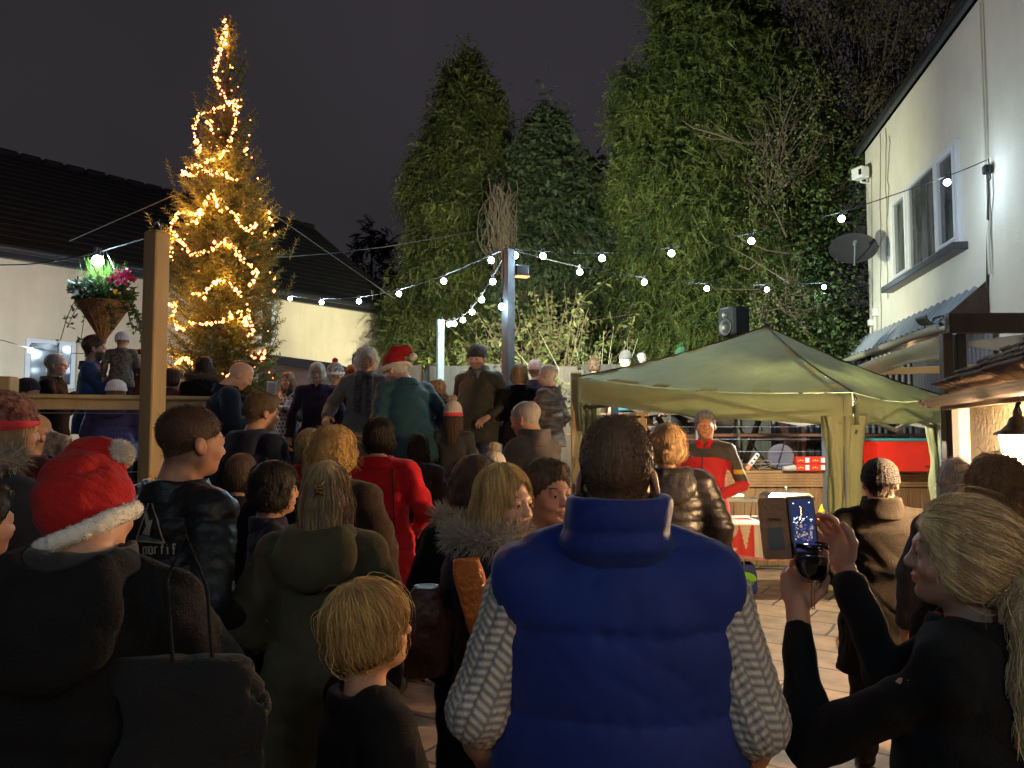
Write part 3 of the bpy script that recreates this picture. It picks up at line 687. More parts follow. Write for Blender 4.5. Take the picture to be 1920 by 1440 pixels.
# ================================================================ GREEN GAZEBO
M_tent = mat('olive_green_canvas', (.42, .46, .28), .7, col2=(.36, .40, .245), nscale=3, trans=.36, bump=.6, bscale=9)
N_ = at(1598, 735, 6.5); Lc = at(1086, 706, 8.35); Rc = at(1766, 742, 7.9); Bc = Lc + Rc - N_; Bc.z = 2.15
AP = at(1437, 612, 8.2)
tent = thing('gazebo', 'pop-up gazebo with olive green canvas roof and gathered curtains', 'gazebo', ((Lc + Rc) / 2).xy.to_3d())
cor = [Lc, N_, Rc, Bc]
for i in range(4):
    a, b = cor[i], cor[(i + 1) % 4]; g = []; n = 16
    outn = ((a + b) / 2 - AP); outn.z = 0; outn.normalize()
    for j in range(n + 1):
        e = a.lerp(b, j / n); sag = -.07 * math.sin(math.pi * j / n); row = []
        for k in range(n + 1):
            f = k / n; p = AP.lerp(e, f); p.z += sag * f ** 2 - .05 * math.sin(math.pi * f) + (.012 * math.sin(j * 2.1 + k * 1.3) + .008 * math.sin(j * .9 - k * 2.4 + i)) * math.sin(math.pi * f)
            row.append(p)
        g.append(row)
    ro = MB().sheet(g, .003).build('roof_panel', M_tent, tent, smooth=True)
    g = []
    for j in range(33):
        e = a.lerp(b, j / 32); e.z += -.07 * math.sin(math.pi * j / 32); dr = .27 - .07 * math.sin(math.pi * j / 32) * (1 if i != 0 else .4)
        g.append([e + outn * (.012 + .012 * math.sin(j * 1.7) * k / 4) + Vector((0, 0, -dr * k / 4 - .008)) for k in range(5)])
    MB().sheet(g, .003).build('valance', M_tent, tent, smooth=True)
    # scissor truss under the canvas
    m1 = a.lerp(b, .5); dn_ = Vector((0, 0, -.34)); up_ = Vector((0, 0, -.13)); inn = -outn * .07; g = MB()
    for u, v in ((0, .5), (.5, 1)):
        pu, pv = a.lerp(b, u) + inn, a.lerp(b, v) + inn
        g.bar(pu + up_, pv + dn_, .03, .035); g.bar(pu + dn_, pv + up_, .03, .035)
    g.build('truss', mat('grey_painted_tube', (.10, .10, .10), .5), tent)
    MB().tube([AP.lerp(a, k / 12) + Vector((0, 0, -.05 * math.sin(math.pi * k / 12) + .004)) for k in range(13)], .009, 6).build('seam', mat('dark_olive_binding', (.05, .05, .03), .8), tent)
    g = MB(); g.bar(a + inn + up_, AP + Vector((0, 0, -.16)), .025, .025); g.build('rafter', M_steel, tent)
    g = MB(); gz = 0 if i != 3 else DE
    if i in (0,): gz = DW
    g.box((a.x + inn.x, a.y + inn.y, (a.z + gz) / 2), (.035, .035, a.z - gz - .04), bev=.004); g.build('leg', M_galv, tent)
g = MB().ball(AP + Vector((0, 0, .01)), .035, 10); g.build('finial', M_black, tent, smooth=True)
def curtain(c, zt, zb, wd, fac, seed, lean=0):
    rr = random.Random(seed); ph = [rr.uniform(0, 6) for _ in range(6)]; g = []
    for k in range(25):
        f = k / 24; z = zt + (zb - zt) * f; row = []; wr_ = wd * (1 - .45 * math.sin(min(1, f * 1.25) * math.pi) ** 1.0 * .8)
        for j in range(49):
            a_ = 2 * math.pi * j / 48; fold = .028 * math.sin(a_ * 7 + ph[0] + f * 1.5) + .016 * math.sin(a_ * 13 + ph[1] - f * 3) + .01 * math.sin(f * 17 + a_ * 3 + ph[2])
            row.append(c + Vector((math.cos(a_) * (wr_ + fold) * fac + lean * f, math.sin(a_) * (wr_ * .6 + fold), z - c.z)))
        g.append(row)
    MB().sheet(g).build('curtain', M_tent, tent, smooth=True)
curtain(N_ + Vector((-.02, .12, 0)), N_.z - .2, .35, .17, 1, 1)
curtain(Rc + Vector((-.08, .02, 0)), Rc.z - .2, .9, .12, .8, 2, .08)
curtain(Lc + Vector((.12, .05, 0)), Lc.z - .2, DW, .11, 1, 3)
for c_, nm in ((N_, 1),):
    g = MB().tube([c_ + Vector((.0, -.03, -.02)), c_ + Vector((.015, -.05, -.06)), c_ + Vector((0, -.03, -.1))], .012, 6); g.build('corner_clip', M_steel, tent)

# work lamp hung under the near side of the roof
c = Vector((2.95, 7.85, 1.98)); t = thing('work_lamp', 'small work lamp hanging under the gazebo roof', 'lamp', c)
MB().lathe([(.02, .10), (.03, .06), (.07, .0), (.066, .0), (.02, .05)], c, 16).build('shade', M_black, t, smooth=True); MB().ball(c + Vector((0, 0, .0)), .03, 10).build('bulb', MATS['warm_glow'], t, smooth=True); MB().tube([c + Vector((0, 0, .1)), c + Vector((0, .3, .28))], .004, 5).build('flex', M_cable, t)
point('work_light', c + Vector((0, 0, -.05)), 110, (1, .86, .64), .02, t)
# ================================================================ PA SPEAKER, DECK CLUTTER
c = at(1376, 604, 10.6); t = thing('loudspeaker', 'black loudspeaker on a stand rising above the gazebo roof', 'loudspeaker', (c.x, c.y, DE))
MB().box(c, (.34, .30, .40), R(-62), bev=.03).build('cabinet', mat('speaker_case', (.008, .009, .011), .6, spec=.15, bump=.3, bscale=150), t)
f_ = Vector((math.cos(R(-62 - 90)), math.sin(R(-62 - 90)), 0)); fm = Matrix.Rotation(R(-62), 4, 'Z')
for z_, r_ in ((.09, .05), (-.08, .11)):
    cc = c + Vector((-.30 * math.sin(R(62)) * .52, -.15 * math.cos(R(62)), z_)); Mx = disc_frame((-math.sin(R(62)), -math.cos(R(62)), 0))
    MB().lathe([(.01, -.02), (r_ * .5, -.01), (r_, .012), (r_ * 1.1, .012), (r_ * 1.1, 0)], cc, 18, Mx).build('driver', M_black, t, smooth=True)
MB().tube([(c.x, c.y, DE + .2), (c.x, c.y, c.z - .2)], .018, 8).build('pole', M_black, t)
for k in range(3):
    a_ = k * 2.094; MB().tube([(c.x, c.y, DE + .6), (c.x + .45 * math.cos(a_), c.y + .45 * math.sin(a_), DE + .01)], .012, 6).build('leg', M_black, t)
# picnic table behind the wires
def picnic(x, y, rz, label, m):
    t = thing('picnic_table', label, 'picnic table', (x, y, DE), rz, 'dark timber picnic tables on the raised deck'); z = 0
    def B(name, parts):
        mb = MB()
        for c, d in parts: mb.box(Vector(c), d, bev=.006)
        me = mb.build('x', m); me.name = name; me.parent = t
    B('table_top', [((0, k * .125 - .31, .74), (1.7, .115, .04)) for k in range(6)])
    B('bench', [((0, -.68 - k * .12, .44), (1.7, .11, .04)) for k in range(2)]); B('bench', [((0, .68 + k * .12, .44), (1.7, .11, .04)) for k in range(2)])
    for s in (-1, 1):
        mb = MB()
        for q in (-1, 1): mb.bar((s * .6, q * .25, .72), (s * .6, q * .72, .0), .045, .09)
        mb.bar((s * .6, -.75, .4), (s * .6, .75, .4), .045, .09); me = mb.build('leg_frame', m); me.parent = t
M_red_oak = mat('red_brown_timber', (.14, .065, .04), .6, col2=(.09, .045, .03), nscale=6, stretch=(.2, 1, 1))
picnic(3.1, 10.9, R(12), 'dark picnic table behind the railing left of the cable reel', M_red_oak)
picnic(4.7, 10.75, R(-20), 'dark picnic table on the raised deck near the tin cladding', M_red_oak)
picnic(1.9, 11.9, R(70), 'dark picnic table deep on the deck behind the newel post', M_red_oak)
# cable reel
c = Vector((at(1464, 851, 9.95).x, 9.95, DE + .165)); t = thing('cable_reel', 'blue-grey cable reel standing on the deck edge behind the wires', 'cable reel', (c.x, c.y, DE))
Mx = disc_frame((-.35, -.92, .05)); n_ = Vector((-.35, -.92, .05)).normalized()
for s in (-1, 1): MB().lathe([(.01, -.012), (.16, -.012), (.165, 0), (.16, .012), (.01, .012)], c + n_ * s * .07, 28, Mx).build('flange', mat('reel_blue', (.06, .065, .13), .5, col2=(.09, .095, .15)), t, smooth=False)
MB().lathe([(.01, -.07), (.12, -.07), (.125, 0), (.12, .07), (.01, .07)], c, 24, Mx).build('cable_coil', M_cable, t)
MB().tube([c + n_ * .1 + Vector((-.05, 0, -.15)), c + n_ * .13 + Vector((.0, 0, .0)), c + n_ * .1 + Vector((.06, 0, .2))], .009, 6).build('handle', M_black, t)
a = c + Vector((-.22, -.06, -.13)); pts = [c + Vector((-.1, -.07, -.1))] + [a + Vector((.08 * math.cos(k * .9), -.02, .03 + .055 * math.sin(k * .9))) for k in range(8)] + [a + Vector((-.1, -.05, -.02))]
tag(MB().tube(pts, .006, 6).build('extension_cable', mat('tan_cord', (.35, .26, .16), .6)), 'tan power cord looped beside the cable reel', 'cord')
c = at(1413, 862, 9.85); t = thing('power_strip', 'white power strip with orange end leaning by the cable reel', 'power strip', c)
Mr = Matrix.Rotation(R(-52), 4, 'Y'); MB().box(c, (.20, .05, .055), M=Mr, bev=.01).build('casing', M_white, t)
MB().box(c + Vector((-.075, -.002, -.095)), (.07, .052, .057), M=Mr, bev=.01).build('end_cap', mat('orange_plastic', (.75, .28, .12), .5), t)
for k in range(3): MB().box(c + Vector((-.03 + .035 * k, -.026, -.04 + .045 * k)), (.022, .006, .03), M=Mr, bev=.003).build('outlet', M_black, t)
# mic stand
c = at(1380, 700, 9.9); t = thing('microphone_stand', 'thin black microphone stand at the deck edge', 'stand', (c.x, c.y, DE))
MB().tube([(c.x, c.y, DE + .02), (c.x, c.y, DE + 1.2)], .011, 8).build('pole', M_black, t)
for k in range(3): a_ = k * 2.094 + .4; MB().tube([(c.x, c.y, DE + .3), (c.x + .3 * math.cos(a_), c.y + .3 * math.sin(a_), DE + .01)], .009, 6).build('leg', M_black, t)
# red boxes of sausages: flat cartons
M_rb = mat('red_carton', (.62, .03, .02), .55); M_yl = mat('yellow_print', (.8, .5, .08), .6); 
k = 0
for (px, py) in ((1504, 866), (1531, 866), (1504, 880), (1531, 880)):
    c = at(px, py, 9.62); c.z = DE + (.135 if py < 870 else .045); lab = ['upper left red snack carton', 'upper right red snack carton', 'lower left red snack carton', 'lower right red snack carton'][k] + ' by the pale deck post'
    t = thing('carton', lab, 'carton', c, group='red snack cartons on the deck edge')
    MB().box(c, (.178, .10, .085), 0, bev=.004).build('box', M_rb, t)
    MB().box(c + Vector((.045 if k % 2 == 0 else .06, -.0515, .0)), (.05, .002, .06)).build('label', M_paper, t)
    g = MB(); [g.box(c + Vector((-.06 + .025 * q, -.052, -.005 + .006 * (q % 2))), (.016, .002, .016)) for q in range(3)]; g.build('print', M_yl, t); k += 1
c = at(1481, 876, 9.6); c.z = DE + .03; tag(MB().tube([c + Vector((-.09, -.02, 0)), c + Vector((.06, 0, .01))], [.028, .04], 12).build('plastic_cup', mat('clear_plastic', (.45, .45, .45), .2), loc=c), 'clear plastic cups stacked sideways left of the cartons', 'cup')
# red storage box
c = at(1682, 857, 9.55); c.z = DE + .19; t = thing('storage_box', 'large bright red plastic storage box with teal lid', 'storage box', (c.x, c.y, DE))
g = MB(); W_, H_, D_ = .68, .36, .42
V = []
for z, s in ((-H_ / 2, .94), (H_ / 2, 1.0)): V += [(c.x + sx * W_ / 2 * s, c.y + sy * D_ / 2 * s, c.z + z) for sx, sy in ((-1, -1), (1, -1), (1, 1), (-1, 1))]
g.add(V, [(0, 3, 2, 1), (4, 5, 6, 7), (0, 1, 5, 4), (1, 2, 6, 5), (2, 3, 7, 6), (3, 0, 4, 7)]); g.box(c + Vector((0, 0, H_ / 2 - .02)), (W_ + .02, D_ + .02, .03), bev=.005)
g.bar(c + Vector((-.33, -.212, .05)), c + Vector((.33, -.212, -.01)), .004, .008); g.build('tub', mat('red_plastic', (.80, .03, .015), .35, col2=(.7, .025, .012)), t)
MB().box(c + Vector((0, 0, H_ / 2 + .02)), (W_ + .05, D_ + .05, .035), bev=.012).build('lid', mat('teal_plastic', (.05, .33, .33), .4), t)
g = MB(); g.box(c + Vector((.26, -.215, -.12)), (.05, .012, .012)); g.box(c + Vector((.283, -.215, -.135)), (.012, .012, .03)); g.build('catch', M_black, t)
# ---- buffet table
TZ = .76; x0 = at(1338, 975, 7.85).x; x1 = at(1590, 975, 7.85).x; ty = 7.85
t = thing('buffet_table', 'folding table under a patchwork Christmas cloth beside the deck', 'table', ((x0 + x1) / 2, ty + .3, 0))
MB().box(((x0 + x1) / 2, ty + .3, TZ - .015), (x1 - x0 - .04, .58, .03), bev=.005).build('tabletop', M_white, t)
for (lx, ly) in ((x0 + .06, ty + .06), (x0 + .2, ty + .55), (x1 - .1, ty + .06), (x1 - .1, ty + .55)):
    MB().tube([(lx, ly, TZ - .03), (lx - .02, ly, .0)], .014, 8).build('leg', M_galv, t)
# cloth: patches as separate coloured faces
def clothmat():
    m = bpy.data.materials.new('patchwork_cloth'); m.use_nodes = True; nt = m.node_tree; N = nt.nodes; L = nt.links; b = N['Principled BSDF']; b.inputs['Roughness'].default_value = .8
    a = N.new('ShaderNodeAttribute'); a.attribute_name = 'Col'; L.new(a.outputs['Color'], b.inputs['Base Color']); return m
cl = []; nx = 130
xs = np.linspace(x0 - .01, x1 + .01, nx); prof = [(ty + .6, TZ + .008)] + [(ty + .6 - .6 * k / 10, TZ + .008) for k in range(1, 11)] + [(ty - .012, TZ - .005)] + [(ty - .015, TZ - .005 - .34 * k / 34) for k in range(1, 35)]
V = []; C = []
white = (.62, .58, .52, 1); red = (.55, .04, .035, 1); pink = (.55, .22, .2, 1); tan = (.50, .42, .33, 1); grey = (.36, .36, .37, 1); gold = (.55, .42, .2, 1)
for i, x in enumerate(xs):
    for j, (y, z) in enumerate(prof):
        wv = .014 * math.sin(x * 26) * max(0, (j - 11) / 34); V.append((x, y - abs(wv) - (.004 if j > 11 else 0), z - (.03 * math.sin(x * 5 + 1) if j > 30 else 0) * (j - 30) / 15))
        u = (x - x0) / (x1 - x0); v = (j - 11) / 34.0
        if j < 11:
            uu = int(u * 9); vv = int(j / 3.4); col = [white, red, tan, grey, white, pink][(uu * 2 + vv * 3) % 6]
        else:
            uu = (u % .34) / .34; pn = int(u / .34)
            if v > .93 or v < .03 or uu < .04 or uu > .97: col = pink if v > .93 else tan
            elif uu > .86: col = white
            elif pn % 2 == 0:
                col = red
                # bell and leaf applique shapes plus little clouds
                if (uu - .33) ** 2 / .035 + (v - .12) ** 2 / .10 < 1: col = tan
                if abs(uu - .68) < .13 * (1 - max(0, v) / .78): col = gold if (int(v * 20) + int(uu * 30)) % 2 else white
                if (uu - .18) ** 2 / .010 + (v - .62) ** 2 / .003 < 1 or (uu - .36) ** 2 / .014 + (v - .76) ** 2 / .003 < 1: col = white
            else:
                col = white
                if (uu - .62) ** 2 / .03 + (v - .2) ** 2 / .03 < 1: col = grey
                if (uu - .3) ** 2 / .02 + (v - .1) ** 2 / .01 < 1: col = pink
                if abs(math.sin(uu * 40)) < .25 and .4 < v < .5: col = grey
        C.append(col)
nj = len(prof); Q = [(i * nj + j, (i + 1) * nj + j, (i + 1) * nj + j + 1, i * nj + j + 1) for i in range(nx - 1) for j in range(nj - 1)]
V = np.array(V) - np.array(t.location); me = raw_mesh('tablecloth', V, None, Q, clothmat(), True, C)
o = link('tablecloth', me, None, t.location.copy()); tag(o, 'patchwork Christmas tablecloth in red, white and tan on the buffet table', 'tablecloth')
# chafing dish
c = at(1474, 940, 8.1); c.z = TZ + .02; t = thing('chafing_dish', 'steel chafing dish with domed lid and knob on the buffet table', 'chafing dish', c)
for sx in (-1, 1):
    for sy in (-1, 1): MB().tube([(c.x + sx * .22, c.y + sy * .13, c.z), (c.x + sx * .2, c.y + sy * .12, c.z + .13)], .008, 6).build('leg', M_steel, t)
MB().box(c + Vector((0, 0, .16)), (.46, .29, .06), bev=.01).build('water_pan', M_steel, t)
g = MB(); V = []
for z, s in ((.19, 1), (.23, 1), (.27, .8)): V += [(c.x + sx * .24 * s, c.y + sy * .15 * s, c.z + z) for sx, sy in ((-1, -1), (1, -1), (1, 1), (-1, 1))]
g.add(V, [(0, 1, 5, 4), (1, 2, 6, 5), (2, 3, 7, 6), (3, 0, 4, 7), (4, 5, 9, 8), (5, 6, 10, 9), (6, 7, 11, 10), (7, 4, 8, 11), (8, 9, 10, 11)]); g.build('lid', M_steel, t)
MB().lathe([(.008, .27), (.008, .29), (.022, .30), (.022, .32), (.01, .33)], c, 12).build('knob', M_steel, t, smooth=True)
MB().lathe([(.03, .03), (.03, .07), (.02, .075)], c, 12).build('burner', M_steel, t)
# open wire tray left of it
c = at(1383, 948, 8.05); c.z = TZ + .02; t = thing('serving_rack', 'open steel serving rack with napkins left of the chafing dish', 'rack', c)
for sx in (-1, 1):
    for sy in (-1, 1): MB().tube([(c.x + sx * .17, c.y + sy * .13, c.z), (c.x + sx * .2, c.y + sy * .13, c.z + .2)], .007, 6).build('leg', M_steel, t)
g = MB(); g.box(c + Vector((0, -.13, .2)), (.42, .015, .03)); g.box(c + Vector((0, .13, .2)), (.42, .015, .03)); g.box(c + Vector((.21, 0, .2)), (.015, .27, .03)); g.box(c + Vector((-.21, 0, .2)), (.015, .27, .03)); g.build('frame', M_steel, t)
o = MB().box(c + Vector((-.05, .06, .235)), (.24, .12, .03), R(8), bev=.005).build('napkin_pack', M_paper, loc=c + Vector((-.05, .06, .22))); tag(o, 'pack of white napkins resting on the serving rack', 'napkins')
# mustard bottle
c = at(1541, 975, 7.95); c.z = TZ + .01; t = thing('mustard_bottle', 'yellow squeezy mustard bottle on the buffet table end', 'bottle', c)
My = mat('mustard_yellow', (.85, .45, .02), .35)
MB().lathe([(.03, 0), (.034, .01), (.034, .05), (.028, .065), (.033, .09), (.028, .11), (.018, .12)], c, 18).build('bottle_body', My, t, smooth=True)
MB().lathe([(.018, .12), (.018, .135), (.01, .14), (.004, .17)], c, 14).build('nozzle', My, t, smooth=True)
c = at(1556, 985, 7.9); c.z = TZ + .012; t = thing('sauce_pot', 'small dark sauce pot beside the mustard bottle', 'pot', c)
MB().lathe([(.03, 0), (.035, .01), (.035, .045), (.03, .05), (.028, .02)], c, 16).build('pot_body', M_black, t); MB().tube([c + Vector((.03, 0, .04)), c + Vector((.055, 0, .03)), c + Vector((.035, 0, .01))], .004, 6).build('handle', M_black, t)
# shopping bag with lettering
c = Vector((at(1380, 1060, 8.9).x, 8.9, .0)); t = thing('shopping_bag', 'dark blue carrier bag with lime green panel reading Green Bag', 'bag', c)
c = Vector((at(1380, 1060, 8.15).x, 8.15, .0)); t.location = c
V = []
for z, s in ((0.005, .95), (.06, 1.02), (.2, 1.0), (.30, .9)): V += [(c.x + sx * .19 * s, c.y + sy * .09 * s, z + (.015 if sx * sy > 0 else 0)) for sx, sy in ((-1, -1), (1, -1), (1, 1), (-1, 1))]
F = [(0, 3, 2, 1)] + [(4 * k + i, 4 * k + (i + 1) % 4, 4 * k + 4 + (i + 1) % 4, 4 * k + 4 + i) for k in range(3) for i in range(4)]
MB().add(V, F).build('bag_body', mat('navy_bag', (.02, .035, .22), .5, bump=.4, bscale=14), t)
g = MB(); n = 20; cc = c + Vector((.04, -.0945, .16)); g.add([cc + Vector((.145 * math.cos(2 * math.pi * k / n), 0, .075 * math.sin(2 * math.pi * k / n))) for k in range(n)], [tuple(range(n))]); g.build('green_panel', mat('lime_green', (.22, .62, .03), .5), t)
M_ink = mat('navy_ink', (.01, .03, .12), .5)
def text(name, s, loc, size, m, parent=None, rot=(math.pi / 2, 0, 0), ext=.0015, align='CENTER', shear=0, sx=1):
    cu = bpy.data.curves.new(name, 'FONT'); cu.body = s; cu.size = size; cu.extrude = ext; cu.align_x = align; cu.shear = shear
    o = bpy.data.objects.new(name, cu); COL.objects.link(o); bpy.context.view_layer.update()
    me = bpy.data.meshes.new_from_object(o.evaluated_get(bpy.context.evaluated_depsgraph_get())); bpy.data.objects.remove(o); me.materials.clear(); me.materials.append(m)
    q = link(name, me, parent); L = Vector(loc)
    p = parent
    while p is not None: L -= p.location; p = p.parent
    q.location = L; q.rotation_euler = rot; q.scale = (sx, 1, 1); return q
text('lettering', 'Green Bag', cc + Vector((0, -.003, -.045)), .062, M_ink, t)
text('lettering', 'Earth', cc + Vector((.03, -.003, .0)), .07, mat('bag_green', (.15, .5, .03), .5), t)
g = MB()
for s in (-1, 1): g.tube([(c.x - .07, c.y + s * .07, .29), (c.x - .05, c.y + s * .07, .37), (c.x + .05, c.y + s * .07, .37), (c.x + .07, c.y + s * .07, .29)], .006, 6)
g.build('handle', M_white, t)
# cable lying along the skirt
pts = [Vector((1.9 + k * .2, 9.45 + .06 * math.sin(k * 1.3), .015)) for k in range(14)]
tag(MB().tube(pts, .01, 6).build('floor_cable', M_cable), 'black cable lying on the paving along the deck skirt', 'cable')

# ================================================================ HANGING BASKET
c = at(195, 575, 5.25); bs = thing('hanging_basket', 'cone-shaped wicker hanging basket with grass and flowers', 'hanging basket', c)
r0 = .165; hgt = .23; g = MB(); 
zt, zb = at(195, 568, 5.25).z, at(192, 640, 5.25).z
prof = []; n = 22
for k in range(n + 1):
    f = k / n; prof.append((.006 + r0 * f + (.003 if k % 2 else 0), (zb - c.z) + (zt - zb) * f))
MB().lathe(prof, c, 40).build('wicker_cone', mat('wicker', (.30, .18, .09), .8, col2=(.17, .10, .05), nscale=60, stretch=(1, 1, 1.6), bump=1, bscale=70), bs)
g = MB()
for k in range(14):
    a_ = k * 2 * math.pi / 14; u = Vector((math.cos(a_), math.sin(a_), 0)); g.tube([Vector((c.x, c.y, zb)) + u * .01, Vector((c.x, c.y, zt)) + u * (r0 + .006)], .0045, 5)
g.lathe([(r0, zt - c.z - .008), (r0 + .014, zt - c.z), (r0, zt - c.z + .008)], c, 30); g.build('weave_ribs', mat('wicker_rib', (.26, .16, .09), .8), bs)
C3 = Vector((c.x, c.y, zt))
def leafball(name, ctr, n, rad, ln, wdt, m, up=.3, flat=1, seed=1):
    r_ = np.random.default_rng(seed); d = r_.normal(size=(n, 3)); d /= np.linalg.norm(d, axis=1, keepdims=True); d[:, 2] = d[:, 2] * flat + up
    pos = np.array(ctr)[None] + d * (rad * r_.uniform(.2, 1, (n, 1))); T, F = tpl([[(0, 0, 0), (-wdt, ln * .5, 0), (0, ln, 0)], [(0, 0, 0), (0, ln, 0), (wdt, ln * .5, .003)]])
    V, F = scatter(T, F, pos, frames(d + r_.normal(size=d.shape) * .4, r_.normal(size=d.shape)), r_.uniform(.6, 1.2, n))
    off = np.array(bs.location); me = raw_mesh(name, V - off, F, None, m, False); return link(name, me, bs)
M_leaf1 = mat('basket_foliage', (.055, .10, .035), .5, island=.5, trans=.25)
leafball('foliage', C3 + Vector((0, 0, .05)), 900, .20, .05, .014, M_leaf1, .1, .45, 2)
leafball('grey_foliage', C3 + Vector((-.12, -.05, .08)), 260, .10, .04, .012, mat('silver_leaf', (.22, .27, .27), .6, island=.3), .1, .6, 3)
leafball('pink_flowers', C3 + Vector((.13, -.04, .15)), 90, .075, .035, .022, mat('pink_petal', (.45, .03, .12), .5, island=.4, trans=.2), .2, .6, 4)
leafball('pansy', C3 + Vector((.15, -.12, .05)), 12, .012, .022, .014, mat('yellow_petal', (.7, .5, .02), .5), .2, .6, 5)
# grass tuft
n = 150; r_ = np.random.default_rng(9); T, F = tpl([[(-.006, 0, 0), (.006, 0, 0), (0, .25, .02)]])
d = np.stack([r_.normal(0, .22, n) - .1, r_.normal(0, .22, n), np.ones(n)], 1); pos = np.array(C3)[None] + r_.normal(size=(n, 3)) * [.05, .05, .02] + [-.02, 0, .05]
V, F = scatter(T, F, pos, frames(d, r_.normal(size=d.shape)), r_.uniform(.7, 1.15, n)); link('grass_tuft', raw_mesh('grass_tuft', V - np.array(bs.location), F, None, mat('bright_grass', (.12, .26, .04), .5, island=.3, trans=.4), False), bs)
# trailing stems
g = MB(); tl = []; dl = []
for k in range(14):
    a_ = random.uniform(0, 6.28); u = Vector((math.cos(a_), math.sin(a_) * .6, 0)); 
    if abs(u.x) < .4: u.x = .7 * (1 if u.x > 0 else -1)
    pts = [C3 + u * (.1 + .035 * q) + Vector((0, 0, .06 - .012 * q * q * random.uniform(.6, 1.1))) for q in range(6)]; g.tube(pts, .003, 4)
    for p in pts:
        for _ in range(6): tl.append(list(p + Vector([random.gauss(0, .012) for _ in range(3)]))); dl.append([random.gauss(0, 1), random.gauss(0, 1), random.gauss(-.4, .8)])
g.build('trailing_stem', mat('stem_green', (.06, .08, .03), .7), bs)
T, F = tpl([[(0, 0, 0), (-.009, .018, 0), (0, .036, 0)], [(0, 0, 0), (0, .036, 0), (.009, .018, .002)]]); V, F = scatter(T, F, np.array(tl), frames(np.array(dl), r_.normal(size=(len(tl), 3))), r_.uniform(.7, 1.2, len(tl)))
link('trailing_leaves', raw_mesh('trailing_leaves', V - np.array(bs.location), F, None, M_leaf1, False), bs)
hk = at(197, 466, 5.25); g = MB()
for k in range(3):
    a_ = k * 2.094 + .5; g.tube([C3 + Vector((r0 * math.cos(a_), r0 * math.sin(a_), 0)), hk], .0025, 4)
g.build('chain', M_steel, bs)
# ================================================================ TREES
M_bark = mat('bark', (.09, .065, .045), .9, col2=(.05, .037, .028), nscale=8, stretch=(1, 1, .2), bump=.8, bscale=20)
def frond_tpl(n=7, L=1.0, w=.32, droop=.5, lw=.10, seed=0):
    """a flat drooping spray: spine along +y bending to -z with paired leaflets"""
    r_ = random.Random(seed); T = []
    def sp(f): return (0, L * f * (1 - .25 * f), -droop * L * f * f)
    for k in range(n):
        f = .1 + .85 * k / (n - 1); b = sp(f); ln = w * (1 - .65 * f) * r_.uniform(.8, 1.2)
        for s in (-1, 1):
            tip = (s * ln, b[1] + ln * .9, b[2] - ln * .35 - r_.uniform(0, .05)); T.append([(b[0], b[1] - lw * .5, b[2]), tip, (b[0] + s * .01, b[1] + lw * .6, b[2] - .02)])
    T.append([(-.05, .0, 0), (.05, .0, 0), sp(1.0)])
    return tpl(T)
